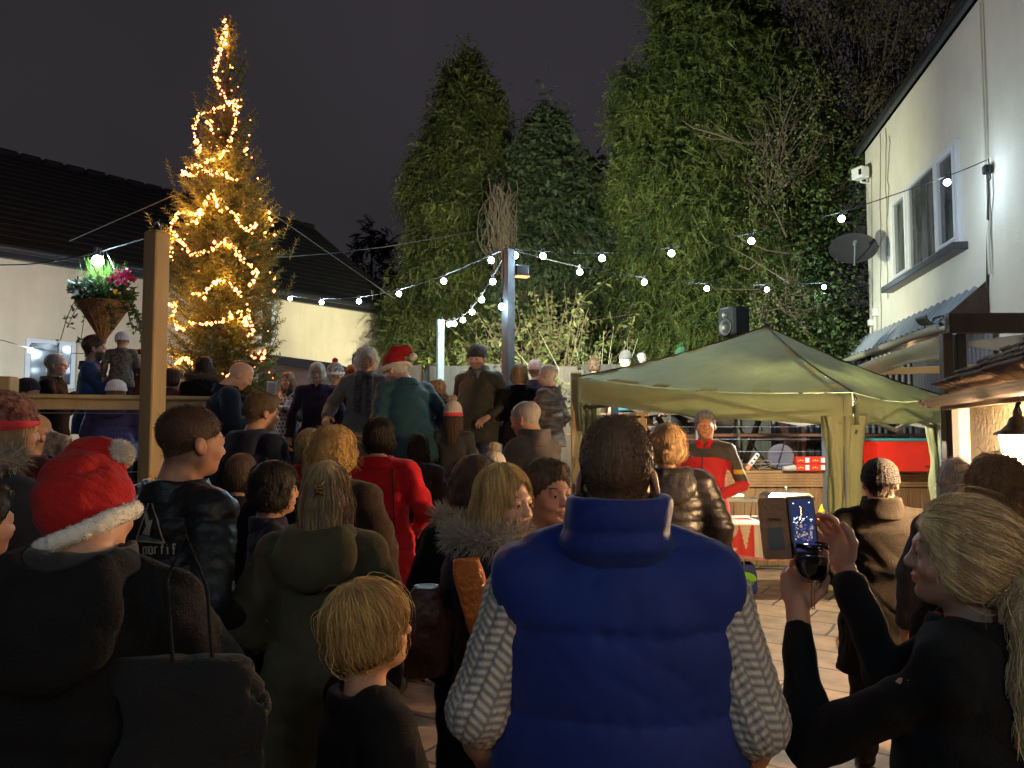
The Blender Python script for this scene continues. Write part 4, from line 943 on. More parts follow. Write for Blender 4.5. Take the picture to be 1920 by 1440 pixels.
def crown_conifer(name, label, base, H, prof, n_cl, per, frond, m, seed, lump=.25, scl=(.35, .6), core=None, out_=.5, squash=1, zmin=.03, trunk_r=.22, half=True):
    """prof: list of (height fraction, radius) ; clumps of drooping sprays over the crown surface"""
    r_ = np.random.default_rng(seed); b = np.array(base, float); t = thing(name, label, 'tree', base)
    hs_, rs_ = zip(*prof)
    cf = r_.uniform(0, 1, n_cl * 3); w_ = np.interp(cf, hs_, rs_); keep = r_.uniform(0, max(rs_), n_cl * 3) < w_ + .1; cf = cf[keep][:n_cl]; cf = np.maximum(cf, zmin)
    th = r_.uniform(0, 2 * np.pi, len(cf))
    if half:    # most of the sprays grow on the side the yard lights reach
        th = np.where((np.sin(th) > .35) & (r_.uniform(size=len(th)) < .75), -th, th)
    rad = np.interp(cf, hs_, rs_)
    lumpf = 1 + lump * (np.sin(th * 3 + cf * 17 + seed) * .6 + np.sin(th * 5 - cf * 29 + seed * 2) * .5 + r_.normal(0, .55, len(cf))); lumpf = np.minimum(lumpf, 1.14)
    nb_ = int(H * max(rs_) * 5); tb_ = r_.uniform(0, 2 * np.pi, nb_); zb_ = r_.uniform(0, .97, nb_) * H     # drooping boughs with dark hollows between
    dth = np.abs((th[:, None] - tb_[None] + np.pi) % (2 * np.pi) - np.pi) * rad[:, None]; dz_ = cf[:, None] * H - zb_[None]; dz_ = np.where(dz_ > 0, dz_ / .32, dz_ / .95); bump_ = np.exp(-((dth / .42) ** 2 + dz_ ** 2)).max(1)
    rr = np.maximum(.03, rad * lumpf - .10 + (.42 * bump_ - .26) * np.minimum(1, rad / 1.2))
    C = np.stack([np.cos(th) * rr, np.sin(th) * rr * squash, cf * H], 1) + b
    outd = np.stack([np.cos(th), np.sin(th), np.zeros_like(th)], 1)
    P = np.repeat(C, per, 0); O = np.repeat(outd, per, 0); k = len(P)
    csz = np.repeat(r_.uniform(.7, 1.3, len(C)), per)
    P = P + r_.normal(size=(k, 3)) * np.array([.125, .125, .22]) * csz[:, None]
    D = O * out_ + r_.normal(size=(k, 3)) * .55 + np.array([0, 0, -.15])
    up_ = np.array([[0, 0, 1.]]) + r_.normal(size=(k, 3)) * .35
    V, F = scatter(*frond, P, frames(D, up_), r_.uniform(scl[0], scl[1], k))
    me = raw_mesh('crown', V - b, F, None, m, False); link('crown', me, t)
    # inner dark mass: short boughs and old sprays
    if core:
        n2 = core; cf = r_.uniform(.0, .97, n2); th = r_.uniform(0, 2 * np.pi, n2); rad = np.interp(cf, hs_, rs_) * r_.uniform(.3, .66, n2)
        P = np.stack([np.cos(th) * rad, np.sin(th) * rad * squash, cf * H], 1) + b; D = np.stack([np.cos(th), np.sin(th), -.3 + 0 * th], 1) + r_.normal(size=(n2, 3)) * .5
        T, F = frond
        V, F = scatter(T, F, P, frames(D, r_.normal(size=(n2, 3)) * .5 + [0, 0, 1]), r_.uniform(.35, .7, n2)); link('inner_boughs', raw_mesh('inner_boughs', V - b, F, None, m, False), t)
    mb = MB(); mb.tube([Vector(base) + Vector((0, 0, H * k / 6)) for k in range(7)], [trunk_r * (1 - k / 6.3) for k in range(7)], 10)
    for k in range(14):
        a_ = random.uniform(0, 6.28); z = H * random.uniform(.15, .85); L_ = np.interp(z / H, hs_, rs_) * .8; mb.tube([Vector(base) + Vector((0, 0, z)), Vector(base) + Vector((math.cos(a_) * L_, math.sin(a_) * L_, z + .3))], [.05, .01], 5)
    mb.build('trunk', M_bark, t, smooth=True); return t
M_thuja = mat('golden_green_spray', (.125, .130, .036), .65, col2=(.040, .056, .018), nscale=1.6, island=.6, trans=.3, spec=.3)
M_thuja2 = mat('bright_green_spray', (.115, .135, .034), .65, col2=(.038, .060, .018), nscale=1.5, island=.6, trans=.3, spec=.3)
M_cyp = mat('blue_green_spray', (.075, .095, .045), .6, col2=(.035, .050, .026), nscale=1.2, island=.4, trans=.25, spec=.3)
fr1 = frond_tpl(6, 1, .26, .85, .10, 1); fr2 = frond_tpl(5, .8, .34, .35, .13, 2)
zb = .3
cx = lambda px, Y: (px - 960) / FPX * Y
crown_conifer('conifer', 'tall pointed dark conifer left of the tall festoon pole', (cx(872, 19), 19, zb), 11.0, [(0, 1.7), (.15, 1.85), (.45, 1.75), (.62, 1.4), (.75, 1.15), (.88, .75), (.95, .3), (1, .03)], 1000, 46, fr1, M_thuja, 11, .28, (.13, .36), core=9000)
crown_conifer('conifer', 'shorter blue-green conifer between the two tall ones', (cx(1024, 17.2), 17.2, zb), 8.75, [(0, 1.2), (.3, 1.45), (.6, 1.4), (.8, 1.0), (.93, .5), (1, .05)], 620, 36, fr2, M_cyp, 12, .22, (.10, .26), core=4500, trunk_r=.13)
crown_conifer('conifer', 'huge bright green thuja rising out of the top of the picture', (cx(1340, 16), 16, zb), 12.5, [(0, 2.1), (.12, 2.15), (.45, 2.1), (.60, 1.95), (.72, 1.6), (.80, 1.15), (.87, 1.35), (1, .3)], 1250, 46, fr1, M_thuja2, 13, .24, (.12, .34), core=9000)
# tiny far pine tops and dark distant trees
M_far = mat('far_foliage', (.018, .022, .016), .9)
for (px, pt, w_, Y, lab) in ((694, 428, 1.9, 34, 'dark distant tree beyond the hall roof'), (1100, 290, 1.2, 30, 'small dark conifer top peeping between the conifers')):
    zt = at(px, pt, Y).z
    crown_conifer('distant_tree', lab, (cx(px, Y), Y, 0), zt, [(0, w_), (.5, w_), (.85, w_ * .6), (1, .2)], 160, 10, fr2, M_far, int(px), .3, (.5, 1.0), core=500)
def leaf_tpl(w=.45):
    return tpl([[(0, 0, 0), (-w, .5, .06), (0, 1, 0)], [(0, 0, 0), (0, 1, 0), (w, .5, .06)]])
def branch_tree(name, label, base, blobs, n_leaf, lscale, mleaf, mtwig, seed, twigs=120, trunk=((0, 0, 0), (0, 0, 3)), tr=.15, twl=.9, leafcls=10):
    r_ = np.random.default_rng(seed); rr = random.Random(seed); b = np.array(base, float); t = thing(name, label, 'tree' if 'tree' in name else 'shrub', base)
    ctr = []; 
    ws = np.array([bl[3] ** 2 for bl in blobs]); ws = ws / ws.sum()
    ncl = n_leaf // leafcls; idx = r_.choice(len(blobs), ncl, p=ws); d = r_.normal(size=(ncl, 3)); d /= np.linalg.norm(d, axis=1, keepdims=True); d[:, 1] = -np.abs(d[:, 1]) * np.where(r_.uniform(size=ncl) < .75, 1, -1)
    B_ = np.array([bl[:3] for bl in blobs]); S = np.array([bl[3] for bl in blobs]); Sz = np.array([bl[4] if len(bl) > 4 else 1 for bl in blobs])
    rad = S[idx] * (r_.uniform(.15, 1, ncl) ** .4); C = B_[idx] + d * rad[:, None] * np.stack([np.ones(ncl), np.ones(ncl), Sz[idx]], 1)
    P = np.repeat(C, leafcls, 0) + r_.normal(size=(ncl * leafcls, 3)) * lscale * 1.6; k = len(P)
    V, F = scatter(*leaf_tpl(.3), P, frames(r_.normal(size=(k, 3)) + [0, -.3, -.1], r_.normal(size=(k, 3))), lscale * r_.uniform(.6, 1.3, k))
    link('crown', raw_mesh('crown', V - b, F, None, mleaf, False), t)
    mb = MB(); T0 = [Vector(p) + Vector(base) for p in trunk]; mb.tube(T0, [tr * (1 - .6 * i / max(1, len(T0) - 1)) for i in range(len(T0))], 8)
    for k in range(twigs):
        bi = rr.randrange(len(blobs)); bl = blobs[bi]; c = Vector(bl[:3]); s0 = T0[-1].lerp(c, rr.uniform(.4, .9)); d_ = Vector([rr.gauss(0, 1), rr.gauss(0, 1) - .6, rr.gauss(0, .6) + .2]).normalized()
        e = c + Vector((d_.x, d_.y, d_.z * (bl[4] if len(bl) > 4 else 1))) * bl[3] * rr.uniform(.8, 1.12); m1 = s0.lerp(e, .5) + Vector([rr.gauss(0, .12) for _ in range(3)])
        mb.tube([s0, m1, e], [.022, .012, .004], 4, False)
        for q in range(3):
            f = rr.uniform(.3, .9); p = m1.lerp(e, f); mb.tube([p, p + Vector([rr.gauss(0, .3) * twl, rr.gauss(-.1, .3) * twl, rr.gauss(.15, .25) * twl])], [.007, .002], 3, False)
    mb.build('trunk', mtwig, t); return t
M_twig = mat('pale_twig', (.20, .165, .12), .8); M_dtwig = mat('brown_twig', (.075, .055, .04), .8)
M_holly = mat('dark_glossy_leaf', (.050, .085, .026), .5, col2=(.075, .11, .032), nscale=2, island=.5, trans=.15, spec=.3)
M_brownleaf = mat('brownish_leaf', (.085, .065, .032), .6, col2=(.05, .05, .022), nscale=1.5, island=.5, trans=.2)
def bp(px, py, Y, r, sz=1): p = at(px, py, Y); return (p.x, p.y, p.z, r, sz)
branch_tree('ivy_tree', 'dense dark ivy-clad tree beside the house corner', (cx(1520, 15.2), 15.2, .3),
    [bp(1500, 600, 14.6, 1.15, 1.2), bp(1590, 560, 15.4, 1.2, 1.3), bp(1480, 430, 14.8, 1.0, 1.1), bp(1580, 400, 15.5, 1.25, 1.2), bp(1530, 300, 15.4, 1.2, 1), bp(1460, 520, 14.5, .8), bp(1600, 660, 15.2, 1.0), bp(1600, 250, 15.8, 1.1), bp(1510, 680, 14.4, .9)], 19000, .09, M_holly, M_dtwig, 21, 90, ((0, 0, 0), (0, 0, 2.5), (.1, .1, 5)), .2, .8)
branch_tree('deciduous_tree', 'large brownish bare-twigged tree above the house roof', (cx(1700, 15.5), 15.5, .3),
    [bp(1480, 90, 15, 1.0, .8), bp(1560, 200, 15, 1.1, .7), bp(1620, 90, 15.5, 1.2, .9), bp(1500, 0, 15.3, 1.0, .8), bp(1720, 30, 16, 1.5, .8), bp(1650, 0, 15.5, 1.3, .8), bp(1690, 180, 15.6, 1.1, .8), bp(1590, 290, 15.4, .9, .7), bp(1800, -60, 16, 1.4), bp(1580, -60, 16, 1.3), bp(1440, 20, 16.3, .8)], 11000, .085, M_brownleaf, M_dtwig, 22, 300, ((0, 0, 0), (-.3, 0, 3), (-.6, -.2, 6)), .28, 1.1)
branch_tree('small_tree', 'bushy small-leaved tree in front of the huge thuja on its right', (cx(1430, 14.2), 14.2, .3),
    [bp(1470, 260, 14.2, .75, .9), bp(1440, 340, 14.2, .6, .9), bp(1500, 180, 14.4, .7, .8), bp(1420, 440, 13.9, .5), bp(1450, 590, 13.4, .6, 1.1), bp(1400, 140, 14.6, .5, .6)], 4200, .07, mat('olive_leaf', (.085, .10, .035), .5, island=.5, trans=.2, spec=.3), M_dtwig, 23, 90, ((0, 0, 0), (.1, 0, 3), (.2, 0, 5)), .12, 1.2)
# bare branches reaching left in front of the thuja
t = thing('bare_branch', 'pale bare branch reaching left across the huge thuja', 'branch', at(1440, 268, 13.6)); g = MB()
A0 = at(1440, 268, 13.8); P_ = [A0, at(1390, 268, 13.5), at(1345, 252, 13.3), at(1300, 240, 13.2), at(1278, 225, 13.1)]; g.tube(P_, [.03, .022, .016, .01, .004], 5)
for (a, b_) in (((1390, 268), (1330, 225)), ((1370, 262), (1300, 250)), ((1390, 268), (1345, 282)), ((1345, 282), (1362, 302)), ((1350, 255), (1320, 232)), ((1420, 268), (1400, 235))): g.tube([at(*a, 13.5), at((a[0] + b_[0]) / 2, (a[1] + b_[1]) / 2 + 4, 13.35), at(*b_, 13.2)], [.012, .008, .003], 4)
g.build('twigs', M_dtwig, t)
t = thing('bare_branch', 'pale bare branch drooping right behind the festoon bulbs', 'branch', at(1480, 530, 12.2)); g = MB()
for pl in (((1480, 530), (1440, 505), (1400, 480), (1360, 460)), ((1480, 475), (1440, 470), (1405, 455), (1365, 435)), ((1475, 445), (1462, 415), (1448, 385)), ((1420, 492), (1405, 505), (1385, 498))): g.tube([at(x, y, 12.2) for x, y in pl], [.016, .012, .008, .003][:len(pl)], 5)
g.build('twigs', M_dtwig, t)

# fan-stemmed shrub behind the deck
def fan_shrub(label, base, n, Lm, spread, mleaf, mstem, seed, leaf=.09, per=14, leafstart=.35, tilt=(0, 0)):
    rr = random.Random(seed); r_ = np.random.default_rng(seed); t = thing('shrub', label, 'shrub', base); g = MB(); LP = []; LD = []; b = Vector(base)
    for k in range(n):
        a_ = rr.uniform(0, 6.28); s = abs(rr.gauss(0, spread)); L_ = Lm * rr.uniform(.6, 1.15); d = Vector((math.cos(a_) * s + tilt[0], math.sin(a_) * s * .7 + tilt[1], 1)).normalized(); p0 = b + Vector((rr.gauss(0, .12), rr.gauss(0, .12), 0))
        pts = [p0 + d * L_ * f + Vector((math.cos(a_), math.sin(a_), 0)) * (f ** 2.2) * L_ * .28 * s * 2 - Vector((0, 0, .2 * L_ * f ** 3 * s * 2)) + Vector((rr.gauss(0, .02), rr.gauss(0, .02), 0)) for f in (0, .25, .5, .75, 1)]
        g.tube(pts, [.014, .011, .009, .006, .003], 4, False)
        for q in range(3):
            f = rr.uniform(.3, .85); i = int(f * 4); p = pts[i].lerp(pts[i + 1], f * 4 - i); e = p + Vector((rr.gauss(0, .25), rr.gauss(0, .25), rr.uniform(.05, .5))) * (L_ / 2.2); g.tube([p, e], [.006, .002], 3, False)
            for _ in range(per // 3): LP.append(list(p.lerp(e, rr.uniform(.2, 1)) + Vector([rr.gauss(0, .03) for _ in range(3)]))); LD.append([rr.gauss(0, 1), rr.gauss(0, 1), rr.gauss(-.5, .6)])
        for _ in range(per):
            f = rr.uniform(leafstart, .999); i = int(f * 4); LP.append(list(pts[i].lerp(pts[i + 1], f * 4 - i) + Vector([rr.gauss(0, .03) for _ in range(3)]))); LD.append([rr.gauss(0, 1), rr.gauss(0, 1), rr.gauss(-.6, .6)])
    g.build('stems', mstem, t); LP = np.array(LP); V, F = scatter(*leaf_tpl(.22), LP, frames(np.array(LD), r_.normal(size=(len(LP), 3))), leaf * r_.uniform(.6, 1.3, len(LP)))
    link('foliage', raw_mesh('foliage', V - np.array(base), F, None, mleaf, False), t)
M_pstem = mat('pale_cut_stem', (.45, .42, .30), .7); M_bstem = mat('brown_stem', (.20, .14, .09), .8)
M_yl2 = mat('yellow_green_leaf', (.13, .16, .035), .5, island=.5, trans=.3); M_tanleaf = mat('tan_dry_leaf', (.19, .165, .07), .7, col2=(.09, .12, .03), nscale=3, island=.5, trans=.2)
fan_shrub('brown drying shrub with curled leaves behind the tall pole', (cx(1040, 14.6), 14.6, .5), 110, 3.7, .40, M_tanleaf, M_bstem, 31, .13, 40, .4, (-.05, 0))
fan_shrub('pale fan of cut stems glowing beside the gazebo', (cx(1110, 13.9), 13.9, .5), 60, 2.9, .35, mat('fresh_leaf', (.09, .17, .03), .5, island=.5, trans=.3), M_pstem, 32, .10, 8, .1)
fan_shrub('yellow-green leafy shrub behind the man in the beanie', (cx(890, 14.2), 14.2, .5), 80, 2.9, .42, M_yl2, M_bstem, 33, .14, 34, .25)
fan_shrub('low green shrub behind the blonde bob woman', (cx(1000, 13.9), 13.9, .5), 90, 2.3, .5, mat('mid_green_leaf', (.06, .12, .025), .5, island=.5, trans=.3), M_bstem, 34, .11, 24, .1)
# tangle of bare vine on the middle conifer
t = thing('vine_tangle', 'brown tangle of bare vine hanging on the middle conifer', 'vine', at(940, 400, 15.9)); g = MB(); rr = random.Random(5)
for k in range(60):
    pts = []; x = 940 + rr.gauss(0, 14); y = 335 + rr.uniform(0, 60); dx = rr.gauss(0, 5)
    for q in range(6): pts.append(at(x, y, 15.75 + rr.gauss(0, .08))); x += dx + rr.gauss(0, 8); dx = dx * .6 - (x - 942) * .22; y += rr.uniform(18, 34)
    g.tube(pts, .008, 3, False)
g.build('stems', mat('vine_brown', (.09, .065, .045), .9), t)

# ================================================================ CHRISTMAS TREE
XY = 10.5; xc = at(418, 600, XY).x; XT = at(418, 34, XY).z
xt = thing('christmas_tree', 'tall slim spruce wrapped in golden fairy lights', 'tree', (xc, XY, DW)); rr = random.Random(3); r_ = np.random.default_rng(3)
def zr(z):   # radius profile from the photograph (metres)
    py = 806 - (z - CZ) * FPX / XY
    return np.interp(py, [30, 60, 120, 190, 200, 260, 320, 400, 440, 520, 600, 650, 700, 760], [.02, .06, .12, .21, .32, .30, .44, .64, .72, .71, .66, .68, .72, .6])
MB().tube([(xc, XY, DW), (xc + .03, XY, 3), (xc - .02, XY, 5.5), (xc, XY, XT)], [.11, .085, .04, .012], 9).build('trunk', M_bark, xt, smooth=True)
SP = []; SD = []; SL = []; gb = MB()
z = DW + .35
while z < XT - .1:
    nb = 11 if z < 4.5 else (10 if z < 6 else 7); a0 = rr.uniform(0, 6.28)
    for k in range(nb):
        a_ = a0 + k * 6.283 / nb + rr.gauss(0, .15); Rr = float(zr(z + .1)) * rr.uniform(.86, 1.08); u = Vector((math.cos(a_), math.sin(a_), 0)); pts = []
        up_ = rr.uniform(.15, .4) * (1 if z < 6 else 1.5); dr = .10
        for q in range(6):
            f = q / 5; pts.append(Vector((xc, XY, z)) + u * Rr * f + Vector((0, 0, Rr * (-dr * 2.2 * math.sin(f * 2.2) + up_ * f * f * 1.2)))); 
        gb.tube(pts, [.012, .009, .007, .005, .004, .002], 4, False)
        for q in range(1, 6):
            for _ in range(4 if z < 6 else 2):
                f = rr.uniform(0, 1); p = pts[q - 1].lerp(pts[q], f); s = rr.choice((-1, 1)); side = Vector((-u.y, u.x, 0)) * s
                L_ = Rr * .30 * (1.15 - q / 7) * rr.uniform(.7, 1.4) + .05; d = (side * rr.uniform(.4, 1) + u * rr.uniform(.5, 1.1) + Vector((0, 0, rr.uniform(-.25, .45)))).normalized()
                SP.append(list(p)); SD.append(list(d)); SL.append(L_)
        dd = (pts[-1] - pts[-2]).normalized(); SP.append(list(pts[-2])); SD.append(list(dd)); SL.append(.16 + (pts[-1] - pts[-2]).length)
        for q in range(1, 6): SP.append(list(pts[q - 1])); SD.append(list((pts[q] - pts[q - 1]).normalized())); SL.append((pts[q] - pts[q - 1]).length * 1.15)
    z += .125 if z < 5.5 else .15
# upright candle shoots along the silhouette
for k in range(60):
    z = rr.uniform(2, XT - .2); a_ = rr.uniform(0, 6.28); Rr = float(zr(z)) * rr.uniform(.85, 1.3); u = Vector((math.cos(a_), math.sin(a_), 0)); p = Vector((xc, XY, z)) + u * Rr
    SP.append(list(p)); SD.append(list((u * .35 + Vector((0, 0, 1))).normalized())); SL.append(rr.uniform(.18, .42)); gb.tube([p, p + (u * .35 + Vector((0, 0, 1))).normalized() * SL[-1]], [.006, .003], 4, False)
gb.build('boughs', M_bark, xt)
T = []
for k in range(22):   # bottle-brush twig, unit length along y
    f = k / 22; a_ = k * 2.4; nl = .17; c_, s_ = math.cos(a_), math.sin(a_); 
    T.append([(c_ * .012, f, s_ * .012), (c_ * .012 + s_ * .02, f + .05, s_ * .012 - c_ * .02), (c_ * nl, f + .13, s_ * nl)])
T.append([(-.03, 0, 0), (.03, 0, 0), (0, 1.05, 0)]); T.append([(0, 0, -.03), (0, 0, .03), (0, 1.05, 0)])
T, F = tpl(T); SP = np.array(SP); SD = np.array(SD); V, F = scatter(T, F, SP, frames(SD, r_.normal(size=SP.shape)), np.array(SL))
link('needles', raw_mesh('needles', V - np.array(xt.location), F, None, mat('spruce_needles', (.105, .14, .04), .5, col2=(.07, .10, .03), nscale=3, island=.3, trans=.15, spec=.4), False), xt)
print('spruce twigs', len(SP))
# fairy lights laid on the surface of the tree
GAR = [[(420, 35), (424, 60), (418, 85), (412, 105), (405, 125), (404, 145), (412, 165), (420, 182), (440, 195)], [(445, 188), (425, 197), (400, 205), (377, 213), (368, 225), (363, 240), (368, 262), (377, 280), (367, 292)],
 [(440, 195), (443, 215), (440, 240), (434, 262), (420, 290), (400, 302), (380, 306)], [(340, 322), (360, 312), (375, 310), (390, 324), (420, 325), (440, 335), (450, 342)], [(343, 326), (360, 332), (372, 320)],
 [(336, 398), (357, 403), (376, 395), (389, 377), (399, 362), (407, 378), (413, 398), (428, 390), (442, 403), (452, 422), (465, 435), (486, 420)], [(336, 398), (323, 415), (320, 438), (320, 467), (325, 493)], [(349, 424), (368, 416), (378, 396)],
 [(331, 443), (344, 461), (360, 475), (378, 477), (391, 469), (410, 455), (420, 453), (439, 461), (449, 480), (463, 493), (481, 504), (481, 519), (474, 538)], [(357, 548), (383, 553), (394, 540), (402, 527), (420, 527), (439, 538), (455, 559)],
 [(312, 572), (331, 569), (327, 590), (331, 614), (344, 620)], [(355, 607), (375, 609), (402, 606), (426, 598), (441, 585), (452, 585), (460, 600), (462, 618)], [(468, 577), (466, 598), (475, 620), (463, 632)],
 [(322, 700), (328, 690), (336, 676), (348, 672), (360, 683)], [(475, 672), (488, 664), (498, 662), (488, 678)], [(405, 702), (420, 705), (432, 701)], [(388, 232), (398, 228), (395, 248)]]
LP = []; GWS = []
for gl in GAR:
    W3 = []
    for (px, py) in gl:
        zz = at(px, py, XY).z; rad = float(zr(zz)) * .97; xx = (px - 960) / FPX * XY * .97 - xc * .97; dy = math.sqrt(max(.01, rad * rad - min(abs(xx), rad * .98) ** 2)) if abs(xx) < rad else .05; p = at(px, py, XY - dy); W3.append(p)
    Lc_ = 0
    for a, b in zip(W3[:-1], W3[1:]):
        n = max(2, int((b - a).length / .024))
        for k in range(n): LP.append(a.lerp(b, (k + rr.uniform(-.3, .3)) / n) + Vector((rr.gauss(0, .016), rr.gauss(0, .02), rr.gauss(0, .016))))
    GWS.append(W3)
# the far side carries the same spiral
for k in range(110): z = rr.uniform(2.2, 7); a_ = rr.uniform(.2, 2.9); r0_ = float(zr(z)) * .95; LP.append(Vector((xc + math.cos(a_) * r0_, XY + math.sin(a_) * r0_, z)))
print('fairy lights', len(LP))
fl = thing('fairy_lights', 'garland of golden fairy lights looped round the spruce', 'string lights', (xc, XY - .6, DW)); [MB().tube(W_, .003, 3, False).build('wire', M_cable, fl) for W_ in GWS]
M_fairy = mat('golden_bulb', (1, .7, .3), .3, emit=(1, .20, .055), estr=8)
ico = MB(); s3 = .0145; ico.add([(0, 0, s3 * 1.2), (s3, 0, 0), (0, s3, 0), (-s3, 0, 0), (0, -s3, 0), (0, 0, -s3 * 1.2)], [(0, 1, 2), (0, 2, 3), (0, 3, 4), (0, 4, 1), (5, 2, 1), (5, 3, 2), (5, 4, 3), (5, 1, 4)])
bme = ico.build('x', M_fairy); fme = bme.data; bpy.data.objects.remove(bme); rr.shuffle(LP)
for p in LP[:100]: o = link('bulb', fme, fl, p - fl.location); o.scale = (1.7,) * 3
V = []; F = []
for p in LP[100:]:
    n = len(V); V += [tuple(p + Vector(v) - fl.location) for v in ((0, 0, s3), (s3, 0, 0), (0, s3, 0), (-s3, 0, 0), (0, -s3, 0), (0, 0, -s3))]; F += [(n + a, n + b, n + c) for a, b, c in ((0, 1, 2), (0, 2, 3), (0, 3, 4), (0, 4, 1), (5, 2, 1), (5, 3, 2), (5, 4, 3), (5, 1, 4))]
o = link('bulbs', raw_mesh('bulbs', V, F, None, M_fairy, False), fl); o['kind'] = 'stuff'
for k, p in enumerate(LP[5::22]): point('fairy_glow', p + Vector((0, -.03, -.01)), 6, (1, .34, .06), .03, fl)
# ================================================================ SOFT-BODY MODELLING (distance fields meshed with surface nets)
class Fld:
    def __init__(s, lo, hi, h):
        s.ax = [np.arange(lo[i], hi[i] + h, h, dtype=np.float32) for i in range(3)]; s.h = h
        s.D = np.full([len(a) for a in s.ax], .3, np.float32)
    def sub(s, lo, hi):
        sl = []
        for i in range(3):
            a = np.searchsorted(s.ax[i], lo[i]); b = np.searchsorted(s.ax[i], hi[i]); 
            if b <= a: return None
            sl.append(slice(a, b))
        X = s.ax[0][sl[0]][:, None, None]; Y = s.ax[1][sl[1]][None, :, None]; Z = s.ax[2][sl[2]][None, None, :]
        return tuple(sl), X, Y, Z
    def comb(s, sl, d, k, mode='u'):
        a = s.D[sl]
        if mode == 'u':
            if k > 0: h = np.clip(.5 + .5 * (a - d) / k, 0, 1); s.D[sl] = a * (1 - h) + d * h - k * h * (1 - h)
            else: s.D[sl] = np.minimum(a, d)
        elif mode == 's':
            d = -d
            if k > 0: h = np.clip(.5 - .5 * (a - d) / k, 0, 1); s.D[sl] = a * (1 - h) + d * h + k * h * (1 - h)
            else: s.D[sl] = np.maximum(a, d)
    def cap(s, a, b, ra, rb=None, k=.02, mode='u', sc_=None):
        rb = ra if rb is None else rb; a = np.array(a, float); b = np.array(b, float); m = max(ra, rb) + k + .06
        q = s.sub(np.minimum(a, b) - m, np.maximum(a, b) + m)
        if q is None: return s
        sl, X, Y, Z = q; ba = b - a; L2 = float(ba @ ba) + 1e-9
        px, py, pz = X - a[0], Y - a[1], Z - a[2]; h = np.clip((px * ba[0] + py * ba[1] + pz * ba[2]) / L2, 0, 1)
        d = np.sqrt((px - ba[0] * h) ** 2 + (py - ba[1] * h) ** 2 + (pz - ba[2] * h) ** 2) - (ra + (rb - ra) * h)
        s.comb(sl, d.astype(np.float32), k, mode); return s
    def chain(s, pts, rs, k=.015):
        for i in range(len(pts) - 1): s.cap(pts[i], pts[i + 1], rs[i], rs[i + 1], k)
        return s
    def ell(s, c, r, k=.02, mode='u', rot=None):
        c = np.array(c, float); r = np.array(r, float); m = max(r) + k + .06; q = s.sub(c - m, c + m)
        if q is None: return s
        sl, X, Y, Z = q; x, y, z = X - c[0], Y - c[1], Z - c[2]
        if rot is not None:
            M = np.array(rot.transposed()) if not isinstance(rot, np.ndarray) else rot.T
            x, y, z = M[0, 0] * x + M[0, 1] * y + M[0, 2] * z, M[1, 0] * x + M[1, 1] * y + M[1, 2] * z, M[2, 0] * x + M[2, 1] * y + M[2, 2] * z
        k0 = np.sqrt((x / r[0]) ** 2 + (y / r[1]) ** 2 + (z / r[2]) ** 2); k1 = np.sqrt((x / r[0] ** 2) ** 2 + (y / r[1] ** 2) ** 2 + (z / r[2] ** 2) ** 2) + 1e-6
        s.comb(sl, (k0 * (k0 - 1) / k1).astype(np.float32), k, mode); return s
    def loft(s, rows, k=.02, mode='u', p=2.4, cap_=.0):
        """rows: (z, rx, ry, cx, cy)"""
        rows = sorted(rows); Zs = [r[0] for r in rows]; rm = max(max(r[1], r[2]) for r in rows) + .1
        q = s.sub((-rm - .15, -rm - .25, Zs[0] - .06), (rm + .15, rm + .25, Zs[-1] + .06))
        if q is None: return s
        sl, X, Y, Z = q; z = Z.ravel(); I = lambda j: np.interp(z, Zs, [r[j] for r in rows])[None, None, :]
        rx, ry, cx_, cy_ = I(1), I(2), I(3), I(4)
        g = (np.abs((X - cx_) / rx) ** p + np.abs((Y - cy_) / ry) ** p) ** (1 / p); d = (g - 1) * np.minimum(rx, ry)
        dz = np.maximum(Zs[0] - z, z - Zs[-1])[None, None, :] + 0 * d
        d = np.where(dz > 0, np.sqrt(np.maximum(d, 0) ** 2 + dz ** 2), np.maximum(d, dz)); s.comb(sl, d.astype(np.float32), k, mode); return s
    def plane(s, n, p0, k=.0):   # keep the side the normal points away from
        X, Y, Z = s.ax[0][:, None, None], s.ax[1][None, :, None], s.ax[2][None, None, :]; n = np.array(n, float); n /= np.linalg.norm(n)
        d = ((X - p0[0]) * n[0] + (Y - p0[1]) * n[1] + (Z - p0[2]) * n[2]).astype(np.float32)
        if k: h = np.clip(.5 - .5 * (s.D - d) / k, 0, 1); s.D = s.D * (1 - h) + d * h + k * h * (1 - h)
        else: s.D = np.maximum(s.D, d)
        return s
    def disp(s, f):
        s.D += f(s.ax[0][:, None, None], s.ax[1][None, :, None], s.ax[2][None, None, :]).astype(np.float32); return s
    def folds(s, amp, seed, sc_=(9, 9, 14), z0=None):
        r_ = np.random.default_rng(seed); acc = 0
        X, Y, Z = s.ax[0][:, None, None], s.ax[1][None, :, None], s.ax[2][None, None, :]
        for q in range(6):
            f = r_.normal(size=3) * np.array(sc_) * (1 + q * .42); acc = acc + np.sin(X * f[0] + Y * f[1] + Z * f[2] + r_.uniform(0, 6) + .8 * np.sin(X * f[1] * .6 + Z * f[0] * .5)) / (1 + q * .45)
        for q in range(4):   # creases
            f = r_.normal(size=3) * np.array(sc_) * 1.5 * (1 + q * .3); w_ = np.sin(X * f[1] + Z * f[0] + Y * f[2] + r_.uniform(0, 6)); rd = 1 - np.abs(np.sin(.5 * (X * f[0] + Y * f[1] + Z * f[2]) + 1.3 * w_ + r_.uniform(0, 6))); acc = acc + 1.5 * rd ** 3 * np.clip(.5 + np.sin(X * f[2] * .5 + Z * f[1] * .4), 0, 1)
        s.D += (amp * acc * .45).astype(np.float32); return s
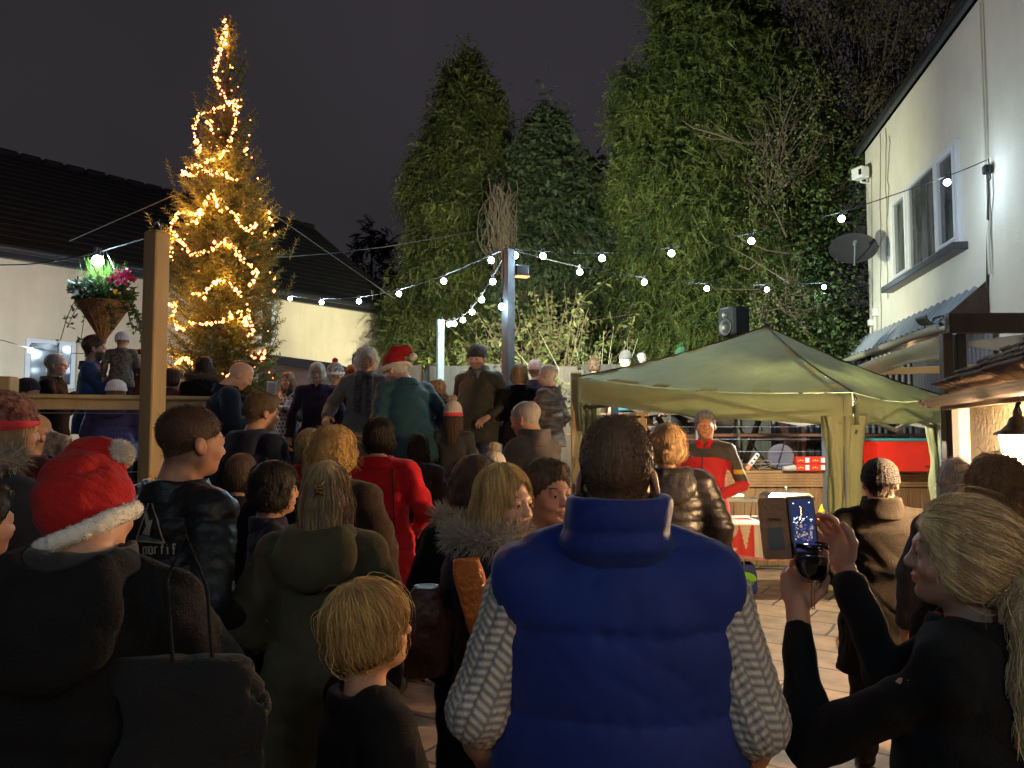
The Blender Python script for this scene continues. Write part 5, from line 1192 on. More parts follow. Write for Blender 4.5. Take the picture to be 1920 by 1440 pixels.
    def mesh(s):
        D = s.D; S = D < 0; n = D.shape
        c = np.zeros([n[0] - 1, n[1] - 1, n[2] - 1], np.int8)
        for i in (0, 1):
            for j in (0, 1):
                for k in (0, 1): c += S[i:n[0] - 1 + i, j:n[1] - 1 + j, k:n[2] - 1 + k]
        act = np.argwhere((c > 0) & (c < 8))
        if len(act) == 0: return np.zeros((0, 3)), np.zeros((0, 4), int)
        idx = np.full(c.shape, -1, np.int64); idx[tuple(act.T)] = np.arange(len(act)); P = np.zeros((len(act), 3)); W = np.zeros(len(act))
        offs = [(0, 0, 0), (1, 0, 0), (0, 1, 0), (1, 1, 0), (0, 0, 1), (1, 0, 1), (0, 1, 1), (1, 1, 1)]; vals = [D[act[:, 0] + o[0], act[:, 1] + o[1], act[:, 2] + o[2]] for o in offs]
        for a in range(8):
            for b in range(a + 1, 8):
                if sum(abs(offs[a][i] - offs[b][i]) for i in range(3)) != 1: continue
                m = (vals[a] < 0) != (vals[b] < 0)
                if not m.any(): continue
                t = vals[a][m] / (vals[a][m] - vals[b][m]); oa, ob = np.array(offs[a]), np.array(offs[b]); P[m] += oa + (ob - oa) * t[:, None]; W[m] += 1
        P = act + P / W[:, None]; V = np.array([s.ax[i][0] for i in range(3)]) + P * s.h; Q = []
        for ax_ in range(3):
            u, v = [(1, 2), (2, 0), (0, 1)][ax_]; sl0 = [slice(1, -1)] * 3; sl0[ax_] = slice(0, -1); sl1 = [slice(1, -1)] * 3; sl1[ax_] = slice(1, None)
            A, B = S[tuple(sl0)], S[tuple(sl1)]; e = np.argwhere(A != B)
            if len(e) == 0: continue
            s0 = A[tuple(e.T)]; base = e + np.array([0 if i == ax_ else 1 for i in range(3)])
            def ix(du, dv): q = base.copy(); q[:, u] -= du; q[:, v] -= dv; return idx[q[:, 0], q[:, 1], q[:, 2]]
            q4 = np.stack([ix(0, 0), ix(1, 0), ix(1, 1), ix(0, 1)], 1); Q.append(np.where(s0[:, None], q4, q4[:, ::-1]))
        return V, np.concatenate(Q)
    def sample(s, P):
        g = [(P[:, i] - s.ax[i][0]) / s.h for i in range(3)]; i0 = [np.clip(np.floor(g[i]).astype(int), 0, s.D.shape[i] - 2) for i in range(3)]; f = [np.clip(g[i] - i0[i], 0, 1) for i in range(3)]; r = 0
        for a in (0, 1):
            for b in (0, 1):
                for c in (0, 1): r = r + s.D[i0[0] + a, i0[1] + b, i0[2] + c] * (f[0] if a else 1 - f[0]) * (f[1] if b else 1 - f[1]) * (f[2] if c else 1 - f[2])
        return r
    def grad(s, P):
        e = s.h; G = np.stack([s.sample(P + np.eye(3)[i] * e) - s.sample(P - np.eye(3)[i] * e) for i in range(3)], 1); return G / np.maximum(np.linalg.norm(G, axis=1, keepdims=True), 1e-6)

def ribbons(paths, wd, r_):
    """paths (N,K,3) -> thin double-faced triangular strands"""
    N, K, _ = paths.shape; side = r_.normal(size=(N, 1, 3)); t = np.gradient(paths, axis=1); sd = np.cross(t, side); sd /= np.maximum(np.linalg.norm(sd, axis=2, keepdims=True), 1e-6)
    w_ = (wd * (1 - .85 * (np.arange(K) / (K - 1)) ** 2))[None, :, None]; A = paths + sd * w_; B = paths - sd * w_; V = np.stack([A, B], 2).reshape(-1, 3)
    k = np.arange(K - 1); q = np.stack([2 * k, 2 * k + 1, 2 * k + 3, 2 * k + 2], 1)[None] + (np.arange(N) * 2 * K)[:, None, None]; return V, q.reshape(-1, 4)
def hair_strands(fl, V, n, L, step, r_, flow, wd=.0008, lift=.0015, curl=0, messy=.15, K=None):
    """strands that hug the field surface and follow flow(P)->dirs"""
    if len(V) == 0: return None
    P = V[r_.integers(0, len(V), n)].copy() + r_.normal(size=(n, 3)) * .002; K = K or max(3, int(L / step)); paths = [P.copy()]; Lf = r_.uniform(.5, 1.1, n)[:, None]; ph = r_.uniform(0, 6.28, n); jit = r_.normal(size=(n, 3)) * messy; lf = lift * r_.uniform(.2, 2.2, n) * np.where(r_.uniform(size=n) < .035, 4, 1)
    for q in range(K - 1):
        G = fl.grad(P); d = flow(P) + jit; 
        if curl: d = d + curl * np.stack([np.sin(ph + q * .9), np.cos(ph + q * .9), 0 * ph], 1)
        d = d - G * np.sum(d * G, 1, keepdims=True) * .85; d /= np.maximum(np.linalg.norm(d, axis=1, keepdims=True), 1e-6); P = P + d * step * Lf
        dist = fl.sample(P); P = P - fl.grad(P) * np.clip(dist - lf, -.01, .01)[:, None]; paths.append(P.copy())
    return ribbons(np.stack(paths, 1), wd, r_)
def fur(V, Nn, n, L, r_, wd=.0012, bend=(0, 0, -.5), mess=.5):
    i = r_.integers(0, len(V), n); P = V[i]; d = Nn[i] + r_.normal(size=(n, 3)) * mess; paths = [P]
    for q in range(3): paths.append(paths[-1] + d / np.linalg.norm(d, axis=1, keepdims=True) * (L / 3) * r_.uniform(.6, 1.2, (n, 1))); d = d + np.array(bend) * .5
    return ribbons(np.stack(paths, 1), wd, r_)

# ---------------------------------------------------------------- skin / hair / fabric materials
def skinmat(name):
    m = bpy.data.materials.new(name); m.use_nodes = True; nt = m.node_tree; N = nt.nodes; L = nt.links; b = N['Principled BSDF']; b.inputs['Roughness'].default_value = .5
    a = N.new('ShaderNodeAttribute'); a.attribute_name = 'Col'; L.new(a.outputs['Color'], b.inputs['Base Color']); b.inputs['Specular IOR Level'].default_value = .35
    b.inputs['Subsurface Weight'].default_value = .12; b.inputs['Subsurface Radius'].default_value = (1, .35, .2); b.inputs['Subsurface Scale'].default_value = .012
    n = N.new('ShaderNodeTexNoise'); n.inputs['Scale'].default_value = 300; bp_ = N.new('ShaderNodeBump'); bp_.inputs['Strength'].default_value = .12; bp_.inputs['Distance'].default_value = .003; tc = N.new('ShaderNodeTexCoord'); L.new(tc.outputs['Object'], n.inputs['Vector']); L.new(n.outputs['Fac'], bp_.inputs['Height']); L.new(bp_.outputs['Normal'], b.inputs['Normal'])
    return m
M_skin = skinmat('skin')
def hairmat(name, c): return mat(name, c, .58, col2=tuple(x * 1.5 for x in c), nscale=30, stretch=(1, 1, .15), island=.45, spec=.35, bump=.3, bscale=250)
HAIR = {'blonde': (.50, .37, .20), 'gold': (.44, .29, .11), 'dirty': (.27, .185, .10), 'white': (.60, .56, .50), 'grey': (.27, .25, .235), 'brown': (.070, .042, .025), 'light_brown': (.105, .062, .036), 'dark': (.018, .012, .009), 'ginger': (.30, .11, .04), 'sand': (.24, .14, .07)}
def hm(k): return hairmat('hair_' + k, HAIR[k])
M_eye = mat('eye_white', (.26, .21, .18), .2); M_iris = mat('iris_dark', (.02, .016, .014), .1)
M_furb = mat('beige_fur', (.46, .37, .26), .9, island=.4, sheen=.3); M_furd = mat('grey_brown_fur', (.16, .12, .085), .9, island=.4); M_furw = mat('white_fluff', (.70, .66, .58), .9, island=.15, sheen=.3)

Rz = lambda a: Matrix.Rotation(a, 3, 'Z'); Rx = lambda a: Matrix.Rotation(a, 3, 'X'); Ry = lambda a: Matrix.Rotation(a, 3, 'Y')
HEAD_O = np.array([0, .012, 1.635])
def npM(M): return np.array([list(r) for r in M])

def head_field(h, face=True, fem=False, smile=False, child=False):
    f = Fld((-.105, -.125, -.185), (.105, .15, .14), h)
    f.ell((0, -.014, .036), (.074, .094, .084), 0); jw = .054 if fem else .060
    f.ell((0, .022, -.030), (jw + .004, .066, .078), .03); f.ell((0, .052, -.088), (.026 if fem else .034, .030, .024), .03)
    f.ell((0, .010, -.062), (jw, .055, .040), .025)
    f.cap((0, -.020, -.06), (0, -.042, -.20), .047 if fem else .056, .058 if fem else .068, .025)
    if face:
        f.ell((0, .078, .020), (.046, .012, .009), .018)
        for s in (-1, 1):
            f.ell((s * .031, .093, .001), (.018, .016, .012), .012, 's'); f.ell((s * .031, .073, .0), (.0145, .0125, .0115), .004); f.ell((s * .031, .0765, .0085), (.0165, .011, .005), .005)
            f.ell((s * .042, .058, -.034), (.022, .022, .020), .02); f.ell((s * .0105, .091, -.031), (.0075, .009, .0065), .006)
            if smile: f.ell((s * .036, .070, -.040), (.016, .014, .012), .012)
        f.cap((0, .079, .012), (0, .0975, -.027), .0075, .0118, .012)
        f.ell((0, .083, -.056), (.022 + .005 * smile, .0095, .0055), .006); f.ell((0, .081, -.067), (.018 + .004 * smile, .0095, .006), .006)
        f.ell((0, .0955, -.0615), (.021 + .006 * smile, .006, .0018 + .0015 * smile), .003, 's'); f.ell((0, .083, -.079), (.014, .010, .004), .008, 's')
    for s in (-1, 1):
        rot = npM(Ry(s * R(-10)) @ Rx(R(12)))
        f.ell((s * .079, -.008, -.012), (.009, .019, .031), .006, rot=rot); f.ell((s * .089, -.003, -.008), (.006, .010, .017), .005, 's'); f.ell((s * .074, -.002, -.038), (.006, .009, .009), .005)
    return f

def hair_field(style, h, rr):
    f = Fld((-.16, -.20, -.46 if style in ('long', 'pony') else -.22), (.16, .15, .18), h); groove = .0018
    def dome(t=.009, top=.008): f.ell((0, -.016, .040), (.074 + t, .094 + t, .084 + top), 0)
    def hairline(a=(.088, .068), b=(.010, -.028), n=(-.105, -.098)):
        for (p, q) in ((a, b), (b, n)):
            d = (q[0] - p[0], q[1] - p[1]); nn = (-d[1], d[0])
            if nn[1] > 0: nn = (-nn[0], -nn[1])
            f.plane((0, nn[0], nn[1]), (0, p[0], p[1]), .012)
    if style == 'short': dome(.010, .012); f.cap((0, -.020, -.03), (0, -.034, -.13), .059, .060, .02); f.ell((0, .045, .095), (.055, .045, .028), .02); hairline()
    elif style == 'crop': dome(.0040, .0085); f.cap((0, -.018, -.03), (0, -.032, -.13), .0565, .0575, .02); hairline((.085, .066), (.014, -.020), (-.105, -.072)); groove = .0004
    elif style == 'balding':
        dome(.0035, .003); f.cap((0, -.018, -.03), (0, -.032, -.12), .0565, .0575, .02); hairline((.05, .02), (.008, -.02), (-.105, -.085)); f.ell((0, .02, .13), (.066, .10, .065), .01, 's'); groove = .0008
    elif style == 'bowl':
        f.ell((0, -.012, .034), (.094, .112, .098), 0); f.ell((0, -.016, -.03), (.090, .096, .070), .02)
        f.ell((0, .115, -.058), (.062, .075, .075), .012, 's'); f.plane((0, .25, -1), (0, 0, -.075), .02); f.ell((0, .1, -.12), (.1, .10, .09), .01, 's')
    elif style == 'bob':
        f.ell((0, -.014, .038), (.088, .106, .098), 0); f.ell((0, -.020, -.04), (.100, .094, .085), .03)
        f.ell((0, .105, -.02), (.056, .078, .092), .015, 's'); f.ell((0, .05, -.15), (.07, .12, .07), .02, 's'); f.plane((0, .1, -1), (0, 0, -.112), .02)
    elif style in ('wavy', 'curly'):
        f.ell((0, -.016, .044), (.098, .114, .104), 0); f.ell((0, -.026, -.035), (.108, .10, .082), .03); f.ell((0, .11, -.02), (.058, .080, .090), .015, 's'); f.ell((0, .07, -.15), (.08, .12, .07), .02, 's')
        groove = .0012; r_ = np.random.default_rng(rr); 
        for q in range(54):
            d = r_.normal(size=3); d /= np.linalg.norm(d); c = np.array([0, -.022, .01]) + d * np.array([.096, .10, .10])
            if c[1] > .045 and c[2] < .05: continue
            f.ell(c, (.020, .020, .024), .008)
    elif style in ('long', 'pony'):
        kk = .0 if style == 'long' else .001; f.ell((0, -.014, .038), (.085 - kk, .104 - kk, .096 - kk), 0); f.ell((0, -.022 - kk, -.03 + kk), (.088 - kk * 1.6, .092 - kk * 2, .08 - kk * 2), .03)
        if style == 'long':
            f.cap((0, -.050, -.06), (0, -.078, -.26), .080, .062, .04); f.cap((.070, .0, -.04), (.078, -.01, -.25), .028, .024, .03); f.cap((-.070, .0, -.04), (-.078, -.01, -.25), .028, .024, .03)
            f.ell((0, .115, -.02), (.054, .085, .11), .015, 's'); f.ell((0, .09, -.22), (.055, .10, .14), .02, 's')
        else:
            f.ell((0, -.06, .01), (.088, .08, .09), .03); f.ell((0, .105, -.03), (.062, .080, .090), .015, 's'); f.ell((0, .05, -.13), (.09, .13, .06), .02, 's'); f.chain([(0, -.10, .02), (0, -.135, -.02), (0, -.13, -.16), (0, -.115, -.30)], [.028, .034, .040, .014], .02)
    if groove:
        f.disp(lambda X, Y, Z: groove * (np.sin(np.arctan2(X, Y + .02) * 34 + 3 * np.sin(Z * 30)) + .6 * np.sin(np.arctan2(X, Y + .02) * 71 + 2 * np.sin(Z * 22 + 1))) * np.clip((.16 - (Z - 0)) * 8, 0, 1))
    return f
def hair_flow(style):
    def fl(P):
        c = np.array([0, -.045, .12]); d = P - c; d[:, 2] *= .25; n = np.linalg.norm(d, axis=1, keepdims=True); d = d / np.maximum(n, .02); d[:, 2] -= np.where(style in ('crop', 'short', 'balding'), .7, 1.6)
        if style == 'pony': d = np.stack([-P[:, 0] * 3.5, -1 + 0 * P[:, 0], -.45 + 0 * P[:, 0]], 1)
        return d
    return fl

def hat_parts(kind, h, opt, seed):
    """returns list of (name, V, Q, mat, fur)"""
    out_ = []; tilt = opt.get('tilt', 0)
    if kind in ('beanie', 'bobble', 'cap'):
        f = Fld((-.13, -.15, -.06), (.13, .13, .22), h); f.ell((0, -.014, .055), (.088, .108, .092 if kind != 'bobble' else .105), 0)
        f.plane((0, .22, -1), (0, 0, .012), .008); rib = opt.get('rib', 26)
        f.loft([(.0, .092, .110, 0, -.014), (.045, .091, .110, 0, -.014)], .006); 
        f.disp(lambda X, Y, Z: .0018 * np.sin(np.arctan2(X, Y + .014) * rib)); f.plane((0, .22, -1), (0, 0, .002), .006)
        V, Q = f.mesh(); out_.append(('hat', V, Q, opt['m'], None))
        if opt.get('band'):
            f = Fld((-.13, -.15, -.03), (.13, .13, .08), h); f.loft([(.0, .096, .114, 0, -.014), (.036, .0955, .1135, 0, -.014)], .006); f.plane((0, .22, -1), (0, 0, .0), .006); V, Q = f.mesh(); out_.append(('band', V, Q, opt['band'], None))
        if kind == 'bobble': 
            f = Fld((-.08, -.10, .1), (.08, .08, .26), h); f.ell((0, -.02, .178), (.032, .032, .030), 0); V, Q = f.mesh(); out_.append(('pompom', V, Q, opt.get('pm', M_furb), opt.get('pf', .02)))
    if kind == 'santa':
        f = Fld((-.22, -.26, -.16), (.22, .16, .30), h); f.ell((0, -.014, .05), (.092, .112, .098), 0); dp = opt.get('deep', 0)
        if dp: f.ell((0, -.030, .0), (.104, .122, .115), .03)
        dr = opt.get('droop', [(0, -.02, .10), (.03, -.05, .19), (.09, -.08, .22), (.14, -.10, .16)]); f.chain(dr, opt.get('rs', [.082, .058, .036, .02]), .03); f.folds(.006, seed, (16, 16, 16)); f.plane((0, .2 + dp * 6, -1), (0, 0, .02 - dp), .006)
        V, Q = f.mesh(); out_.append(('hat', V, Q, opt['m'], None))
        f = Fld((-.15, -.17, -.16), (.15, .15, .12), h)
        nz_ = np.array([0, -(.2 + dp * 6), 1.]); nz_ /= np.linalg.norm(nz_); uu = np.array([1., 0, 0]); vv = np.cross(nz_, uu); pts = [np.array([0, -.014, .018 - dp]) + uu * (.092 + dp * .1) * math.cos(a) + vv * (.112 + dp * .12) * math.sin(a) for a in np.linspace(0, 2 * math.pi, 30)]
        f.chain(pts, [.020] * 30, .006); f.folds(.003, seed + 1, (30, 30, 30)); V, Q = f.mesh(); out_.append(('band', V, Q, M_furw, .007))
        e = dr[-1]; f = Fld(np.array(e) - .06, np.array(e) + .06, h); f.ell(e, (.031, .031, .031), 0); V, Q = f.mesh(); out_.append(('pompom', V, Q, M_furw, .014))
    if kind == 'bonnet':
        f = Fld((-.13, -.15, -.12), (.13, .13, .18), h); f.ell((0, -.02, .02), (.094, .108, .112), 0); f.ell((0, .12, -.01), (.06, .085, .085), .012, 's'); f.folds(.004, seed, (20, 20, 20)); V, Q = f.mesh(); out_.append(('bonnet', V, Q, opt['m'], None))
    return out_

def vnorm(V, Q):
    n = np.cross(V[Q[:, 2]] - V[Q[:, 0]], V[Q[:, 3]] - V[Q[:, 1]]); N_ = np.zeros_like(V)
    for k in range(Q.shape[1]): np.add.at(N_, Q[:, k], n)
    return N_ / np.maximum(np.linalg.norm(N_, axis=1, keepdims=True), 1e-9)

def hand_mesh(h, side, curl=.5, spread=1.0, thumb=None):
    """hand pointing +Y, back of the hand +Z, thumb on the -X side for side=+1 (right hand, palm down)"""
    f = Fld((-.09, -.06, -.11), (.09, .21, .06), h); s = side
    f.cap((0, -.05, 0), (0, .01, 0), .028, .027, .01); f.ell((0, .045, 0), (.040, .048, .0165), .012)
    f.ell((-s * .022, .03, -.008), (.018, .032, .016), .012)
    for i, (x, L_, y0) in enumerate(((-.030, .072, .082), (-.010, .080, .088), (.011, .074, .085), (.030, .060, .076))):
        x *= s; p = np.array([x * .95, y0, .0]); f.cap((x * .6, .045, 0), p, .011, .0095, .006); a_ = -curl * (.5 + .12 * i); r0_ = .0092 - .0006 * (i == 3)
        for q, fr in enumerate((.45, .32, .25)):
            d = np.array([x * .25 * spread, math.cos(a_), math.sin(a_)]); e = p + d * L_ * fr; f.cap(p, e, r0_, r0_ * .92, .003); p = e; r0_ *= .92; a_ -= curl * .9
    t = thumb or [(-s * .032, .012, -.006), (-s * .058, .040, -.018), (-s * .064, .068, -.028), (-s * .060, .090, -.036)]
    f.chain(t, [.013, .0115, .0105, .009], .006); return f

ARMS = {'down': ((.26, -.02, 1.16), (.275, .05, .92)), 'pocket': ((.285, -.09, 1.15), (.19, .09, 1.02)), 'front': ((.25, .02, 1.13), (.10, .26, 1.17)), 'read': ((.245, .05, 1.14), (.09, .26, 1.26)), 'hip': ((.36, -.06, 1.16), (.20, .10, 1.06)),
        'chest': ((.23, .06, 1.15), (.04, .20, 1.30)), 'raise': ((.22, .16, 1.22), (.10, .32, 1.46)), 'side': ((.32, -.02, 1.14), (.30, .22, 1.05))}
NP_ = [0]
def person(label, px, ytop, d=None, H=None, floor=0., face=0, fem=False, child=False, skin=(.50, .27, .18), hair='short', hairc='brown', hat=None, hatopt=None, hdir=0, pitch=0, roll=0, lean=0, stoop=0, arms=('down', 'down'),
           coat='coat', cm=None, hem=.82, cw=1.0, puff=0, collar='std', hood=None, hoodm=None, fur_m=None, legm=None, res=.016, hres=.0065, near=False, strands=0, sl=.08, seed=None, smile=False, glasses=False, beard=None, open_=None,
           sleeve=None, forearm=False, bw=1.0, group='people in the crowd', hands=True, hs=1.0, swd=.0009, smooth_hair=False, paint=None, armr=1.0, handcurl=(.6, .6), headscale=1.0, hatlift=0, stepw=0, legs=True, hair_lift=.002, brow=True, extra=None):
    NP_[0] += 1; seed = seed or NP_[0] * 13; r_ = np.random.default_rng(seed)
    hatH = {'beanie': .03, 'bobble': .085, 'santa': .06, 'bonnet': .02, 'cap': .02, None: .012}[hat] + hatlift
    if d is None: d = (floor + H + hatH * H / 1.75 - CZ) * FPX / (HOR - ytop); 
    top_ = at(px, ytop, d)
    if H is None: H = (top_.z - floor) / (1 + hatH / 1.75)
    s = H / 1.75
    if child: s = s
    face_r = R(face); root = thing('person', label, 'person', (0, 0, floor), -face_r, group)
    root.scale = (s * bw, s * bw, s)
    # upper-body transforms
    lean_r, hy, hp_, hr_ = R(lean), R(hdir), R(pitch), R(roll)
    hip = np.array([0, 0, .95]); UM = npM(Rx(-lean_r)); nk = np.array([0, -.02, 1.50]); HM = npM(Rz(-hy) @ Rx(-hp_) @ Ry(hr_)); hsc = headscale * (1.12 if child else 1.0) * (.96 if fem else 1)
    if child: hsc *= 1.12
    def up(V): return (V - hip) @ UM.T + hip
    def hd_(V):  # head local -> root
        return up(((V * hsc + np.array([0, .032, .135 * hsc])) @ HM.T) + nk)
    tp = hd_(np.array([[0, 0, .12]]))[0]   # crown of the head in root space
    loc = top_ - Vector((math.cos(face_r) * tp[0] * s * bw + math.sin(face_r) * tp[1] * s * bw, -math.sin(face_r) * tp[0] * s * bw + math.cos(face_r) * tp[1] * s * bw, 0)); root.location = (loc.x, loc.y, floor)
    zfix = (top_.z - floor - hatH * s) / (tp[2] * s); root.scale = (s * bw, s * bw, s * zfix) if abs(zfix - 1) < .5 else root.scale
    if legm is None: legm = M_trs
    rs_ = tuple(root.scale)
    def unw(wp):
        dx, dy = wp.x - root.location.x, wp.y - root.location.y; c_, s_ = math.cos(face_r), math.sin(face_r)
        v = np.array([(dx * c_ - dy * s_) / rs_[0], (dx * s_ + dy * c_) / rs_[1], (wp.z - floor) / rs_[2]]); return (v - hip) @ UM + hip
    # ---- body
    W_ = .93 if fem else 1.0; Vs = []; Qs = []; Cs = []; nv = 0; sk = np.array([*skin, 1.])
    def addb(V, Q, C=None):
        nonlocal nv
        if len(V) == 0: return
        Vs.append(V); Qs.append(Q + nv); nv += len(V); Cs.append(np.tile(sk, (len(V), 1)) if C is None else C)
    f = head_field(hres * (1.0), True, fem, smile); V, Q = f.mesh(); C = np.tile(sk, (len(V), 1))
    lip = np.exp(-(((V[:, 0]) / .024) ** 2 + ((V[:, 1] - .09) / .018) ** 2 + ((V[:, 2] + .0615) / .010) ** 2) ** 1.5)[:, None]; chk = np.exp(-(((np.abs(V[:, 0]) - .045) / .022) ** 2 + ((V[:, 1] - .07) / .03) ** 2 + ((V[:, 2] + .03) / .022) ** 2))[:, None]; ear = (np.abs(V[:, 0]) > .072)[:, None] * .5
    C[:, :3] = C[:, :3] * (1 - lip * .75) + np.array([.36, .10, .09]) * lip * .75; C[:, :3] = C[:, :3] * (1 - .3 * np.maximum(chk, ear)) + np.array([.48, .17, .12]) * .3 * np.maximum(chk, ear)
    if beard: 
        bd = (np.clip((-V[:, 2] - .030) * 60, 0, 1) * np.clip((V[:, 1] - .0) * 60, 0, 1) * (V[:, 2] > -.125))[:, None] * (1 - lip); C[:, :3] = C[:, :3] * (1 - beard * bd) + np.array([.05, .032, .022]) * beard * bd
    if hair in ('balding', 'crop', 'shaved'):
        bd = (np.clip((V[:, 2] + .11 + .9 * np.maximum(0, V[:, 1] + .03)) * 22, 0, 1) * np.clip((.035 - V[:, 1]) * 30, 0, 1) * (np.abs(V[:, 0]) < .074))[:, None] * {'balding': .3, 'shaved': .35, 'crop': .75}[hair]; C[:, :3] = C[:, :3] * (1 - bd) + np.array(HAIR[hairc]) * bd
    addb(hd_(V), Q, C)
    A3 = []
    for k, a in enumerate(arms):
        sx = -1 if k == 0 else 1
        if not isinstance(a, str) and a[0] == 'px': a = tuple(unw(at(*q)) for q in a[1:])
        e, w_ = ARMS[a] if isinstance(a, str) else a
        e = np.array([sx * e[0] if isinstance(a, str) else e[0], e[1], e[2]]); w_ = np.array([sx * w_[0] if isinstance(a, str) else w_[0], w_[1], w_[2]]); A3.append((np.array([sx * .178 * W_, -.012, 1.415]), e, w_))
    f = Fld((-.46, -.34, .0), (.46, .46, 1.56), .024)
    f.loft([(.86, .155, .11, 0, 0), (.95, .165, .115, 0, -.01), (1.08, .135 * W_, .10, 0, 0), (1.25, .155 * W_, .11, 0, 0), (1.36, .165 * W_, .105, 0, -.005), (1.44, .11, .075, 0, -.012)], .03); f.cap((0, -.02, 1.42), (0, -.02, 1.52), .056, .052, .03)
    for S_, E_, W__ in A3: f.cap(S_ * [.5, 1, 1] + [0, 0, .0], S_, .055, .05, .03); f.cap(S_, E_, .046, .038, .02); f.cap(E_, W__, .038, .028, .01)
    UPV, UQ = f.mesh(); 
    fl_ = Fld((-.3, -.3, .0), (.3, .4, 1.0), .026)
    for sx in (-1, 1):
        kn = (sx * .10, .015 + stepw * sx, .49); an = (sx * (.105), -.01 + stepw * 1.5 * sx, .09); fl_.cap((sx * .085, 0, .92), kn, .082, .055, .02); fl_.cap(kn, an, .054, .036, .01); fl_.ell((sx * .11, .06 + stepw * 1.5 * sx, .04), (.038, .11, .035), .02)
    fl_.ell((0, 0, .92), (.15, .11, .09), .04); f2V, f2Q = fl_.mesh()
    # torso and legs welded into the same mesh
    addb(up(UPV), UQ); addb(f2V, f2Q)
    if hands:
        for k, (S_, E_, W__) in enumerate(A3):
            sx = -1 if k == 0 else 1; dv = (W__ - E_) / np.linalg.norm(W__ - E_); up0 = np.array([sx * 1., 0, .3]) if abs(dv[2]) > .6 else np.array([sx * .5, -.2, 1.]); fr_ = frames(dv[None], up0[None])[0]
            # frames(): x=y×up ; z is the back of the hand
            hf = hand_mesh(.0055 if near else .0075, sx, handcurl[k]); hV, hQ = hf.mesh(); addb(up(hV @ fr_.T + W__ + dv * .035), hQ)
    Vb = np.concatenate(Vs); Qb = np.concatenate(Qs); Cb = np.concatenate(Cs); link('body', raw_mesh('body', Vb, None, Qb, M_skin, True, Cb), root)
    # eyes
    for sx in (-1, 1):
        mbv = MB().ball((0, 0, 0), .0118, 12); V = np.array([tuple(v) for v in mbv.V]) + [sx * .031, .0738, -.001]
        me = bpy.data.meshes.new('eye'); me.from_pydata([tuple(v) for v in hd_(V)], [], mbv.F); me.materials.append(M_eye); eo = link('eye', me, root)
        mbv = MB().ball((0, 0, 0), .0056, 10, (1, .4, 1)); V = np.array([tuple(v) for v in mbv.V]) + [sx * .031, .0840, -.001]; me = bpy.data.meshes.new('iris'); me.from_pydata([tuple(v) for v in hd_(V)], [], mbv.F); me.materials.append(M_iris); link('iris', me, eo)
    if brow and (near or hres < .006):
        for sx in (-1, 1):
            n = 60; u = r_.uniform(0, 1, n); P = np.stack([sx * (.014 + .034 * u), .0885 - .016 * u ** 2, .0215 + .006 * np.sin(u * 2.6) + r_.normal(0, .0012, n)], 1); dr = np.tile([sx * .010, 0, .001], (n, 1))
            V, Q = ribbons(np.stack([P, P + dr * .5, P + dr], 1), .0008, r_); link('eyebrow', raw_mesh('eyebrow', hd_(V), None, Q, hm(hairc if hairc not in ('white', 'blonde', 'gold') else 'sand'), False), root)
    # ---- hair
    if hair and hair != 'shaved':
        f = hair_field(hair, hres * .9, seed); V, Q = f.mesh()
        if hat in ('beanie', 'bobble', 'santa', 'cap') and len(V):
            f.plane((0, -.2, 1), (0, 0, .03), .004); V, Q = f.mesh()
        if hat != 'bonnet' and len(V):
            ho = link('hair', raw_mesh('hair', hd_(V), None, Q, hm(hairc), True), root)
            n = strands or (700 if hair not in ('crop', 'balding') else 300)
            if hair in ('wavy', 'curly'): hair_lift = max(hair_lift, .006)
            L_ = {'short': .03, 'crop': .008, 'balding': .012, 'bowl': .12, 'bob': .12, 'wavy': .07, 'curly': .05, 'long': .25, 'pony': .12}[hair]; K = 4 if hair in ('crop', 'short', 'balding') else 9
            st_ = hair_strands(f, V, n, L_, L_ / K, r_, hair_flow(hair), swd if strands else .0018, hair_lift, curl=1.0 if hair in ('wavy', 'curly') else .12, messy=.35 if hair in ('wavy', 'curly') else (.08 if hair == 'pony' else .14), K=K + 1)
            link('hair_strands', raw_mesh('hair_strands', hd_(st_[0]), None, st_[1], hm(hairc), False), ho)
    if hat:
        for nm, V, Q, m_, fu in hat_parts(hat, hres * .95, hatopt or {}, seed):
            o = link(nm, raw_mesh(nm, hd_(V), None, Q, m_, True), root)
            if fu: fv = fur(hd_(V), vnorm(hd_(V), Q), 4200 if near else 700, fu * .75, r_, .0006 if near else .0014, mess=.9); link('fluff', raw_mesh('fluff', fv[0], None, fv[1], m_, False), o)
    # ---- coat
    t = .022 + puff * .012; hemz = hem; f = Fld((-.50, -.40, hemz - .06), (.50, .48, 1.60), res)
    rows = [(hemz, .185 * cw + t * 1.2, .135 * cw + t * 1.2, 0, -.005), (.95, .175 * cw + t, .125 * cw + t, 0, -.008), (1.08, .150 * W_ * cw + t, .112 * cw + t, 0, 0), (1.25, .165 * W_ + t, .118 + t, 0, 0), (1.36, .170 * W_ + t, .108 + t, 0, -.008), (1.43, .125 + t, .08 + t, 0, -.014), (1.475, .075 + t, .06 + t, 0, -.018)]
    if hemz > .95: rows = rows[2:]
    f.loft(rows, .02, p=2.3)
    slv = []
    for k, (S_, E_, W__) in enumerate(A3):
        f.cap(S_ * [.45, 1, 1] + [0, 0, .022], S_, .062 + t * .5, .058 + t * .6, .03)
        if coat == 'vest':
            f.cap(np.array([S_[0] * .3, -.02, 1.50]), S_ + np.array([np.sign(S_[0]) * .012, 0, .018]), .05, .066, .04); f.cap(S_ * [.93, 1, 1], np.array([S_[0] * .99, -.005, .85]), .078, .092, .05); continue
        f.cap(S_, E_, (.055 + t * .8) * armr, (.045 + t * .8) * armr, .022); f.cap(E_, E_ + (W__ - E_) * (.97 if sleeve is None else sleeve), (.046 + t * .8) * armr, (.034 + t * .6) * armr, .012)
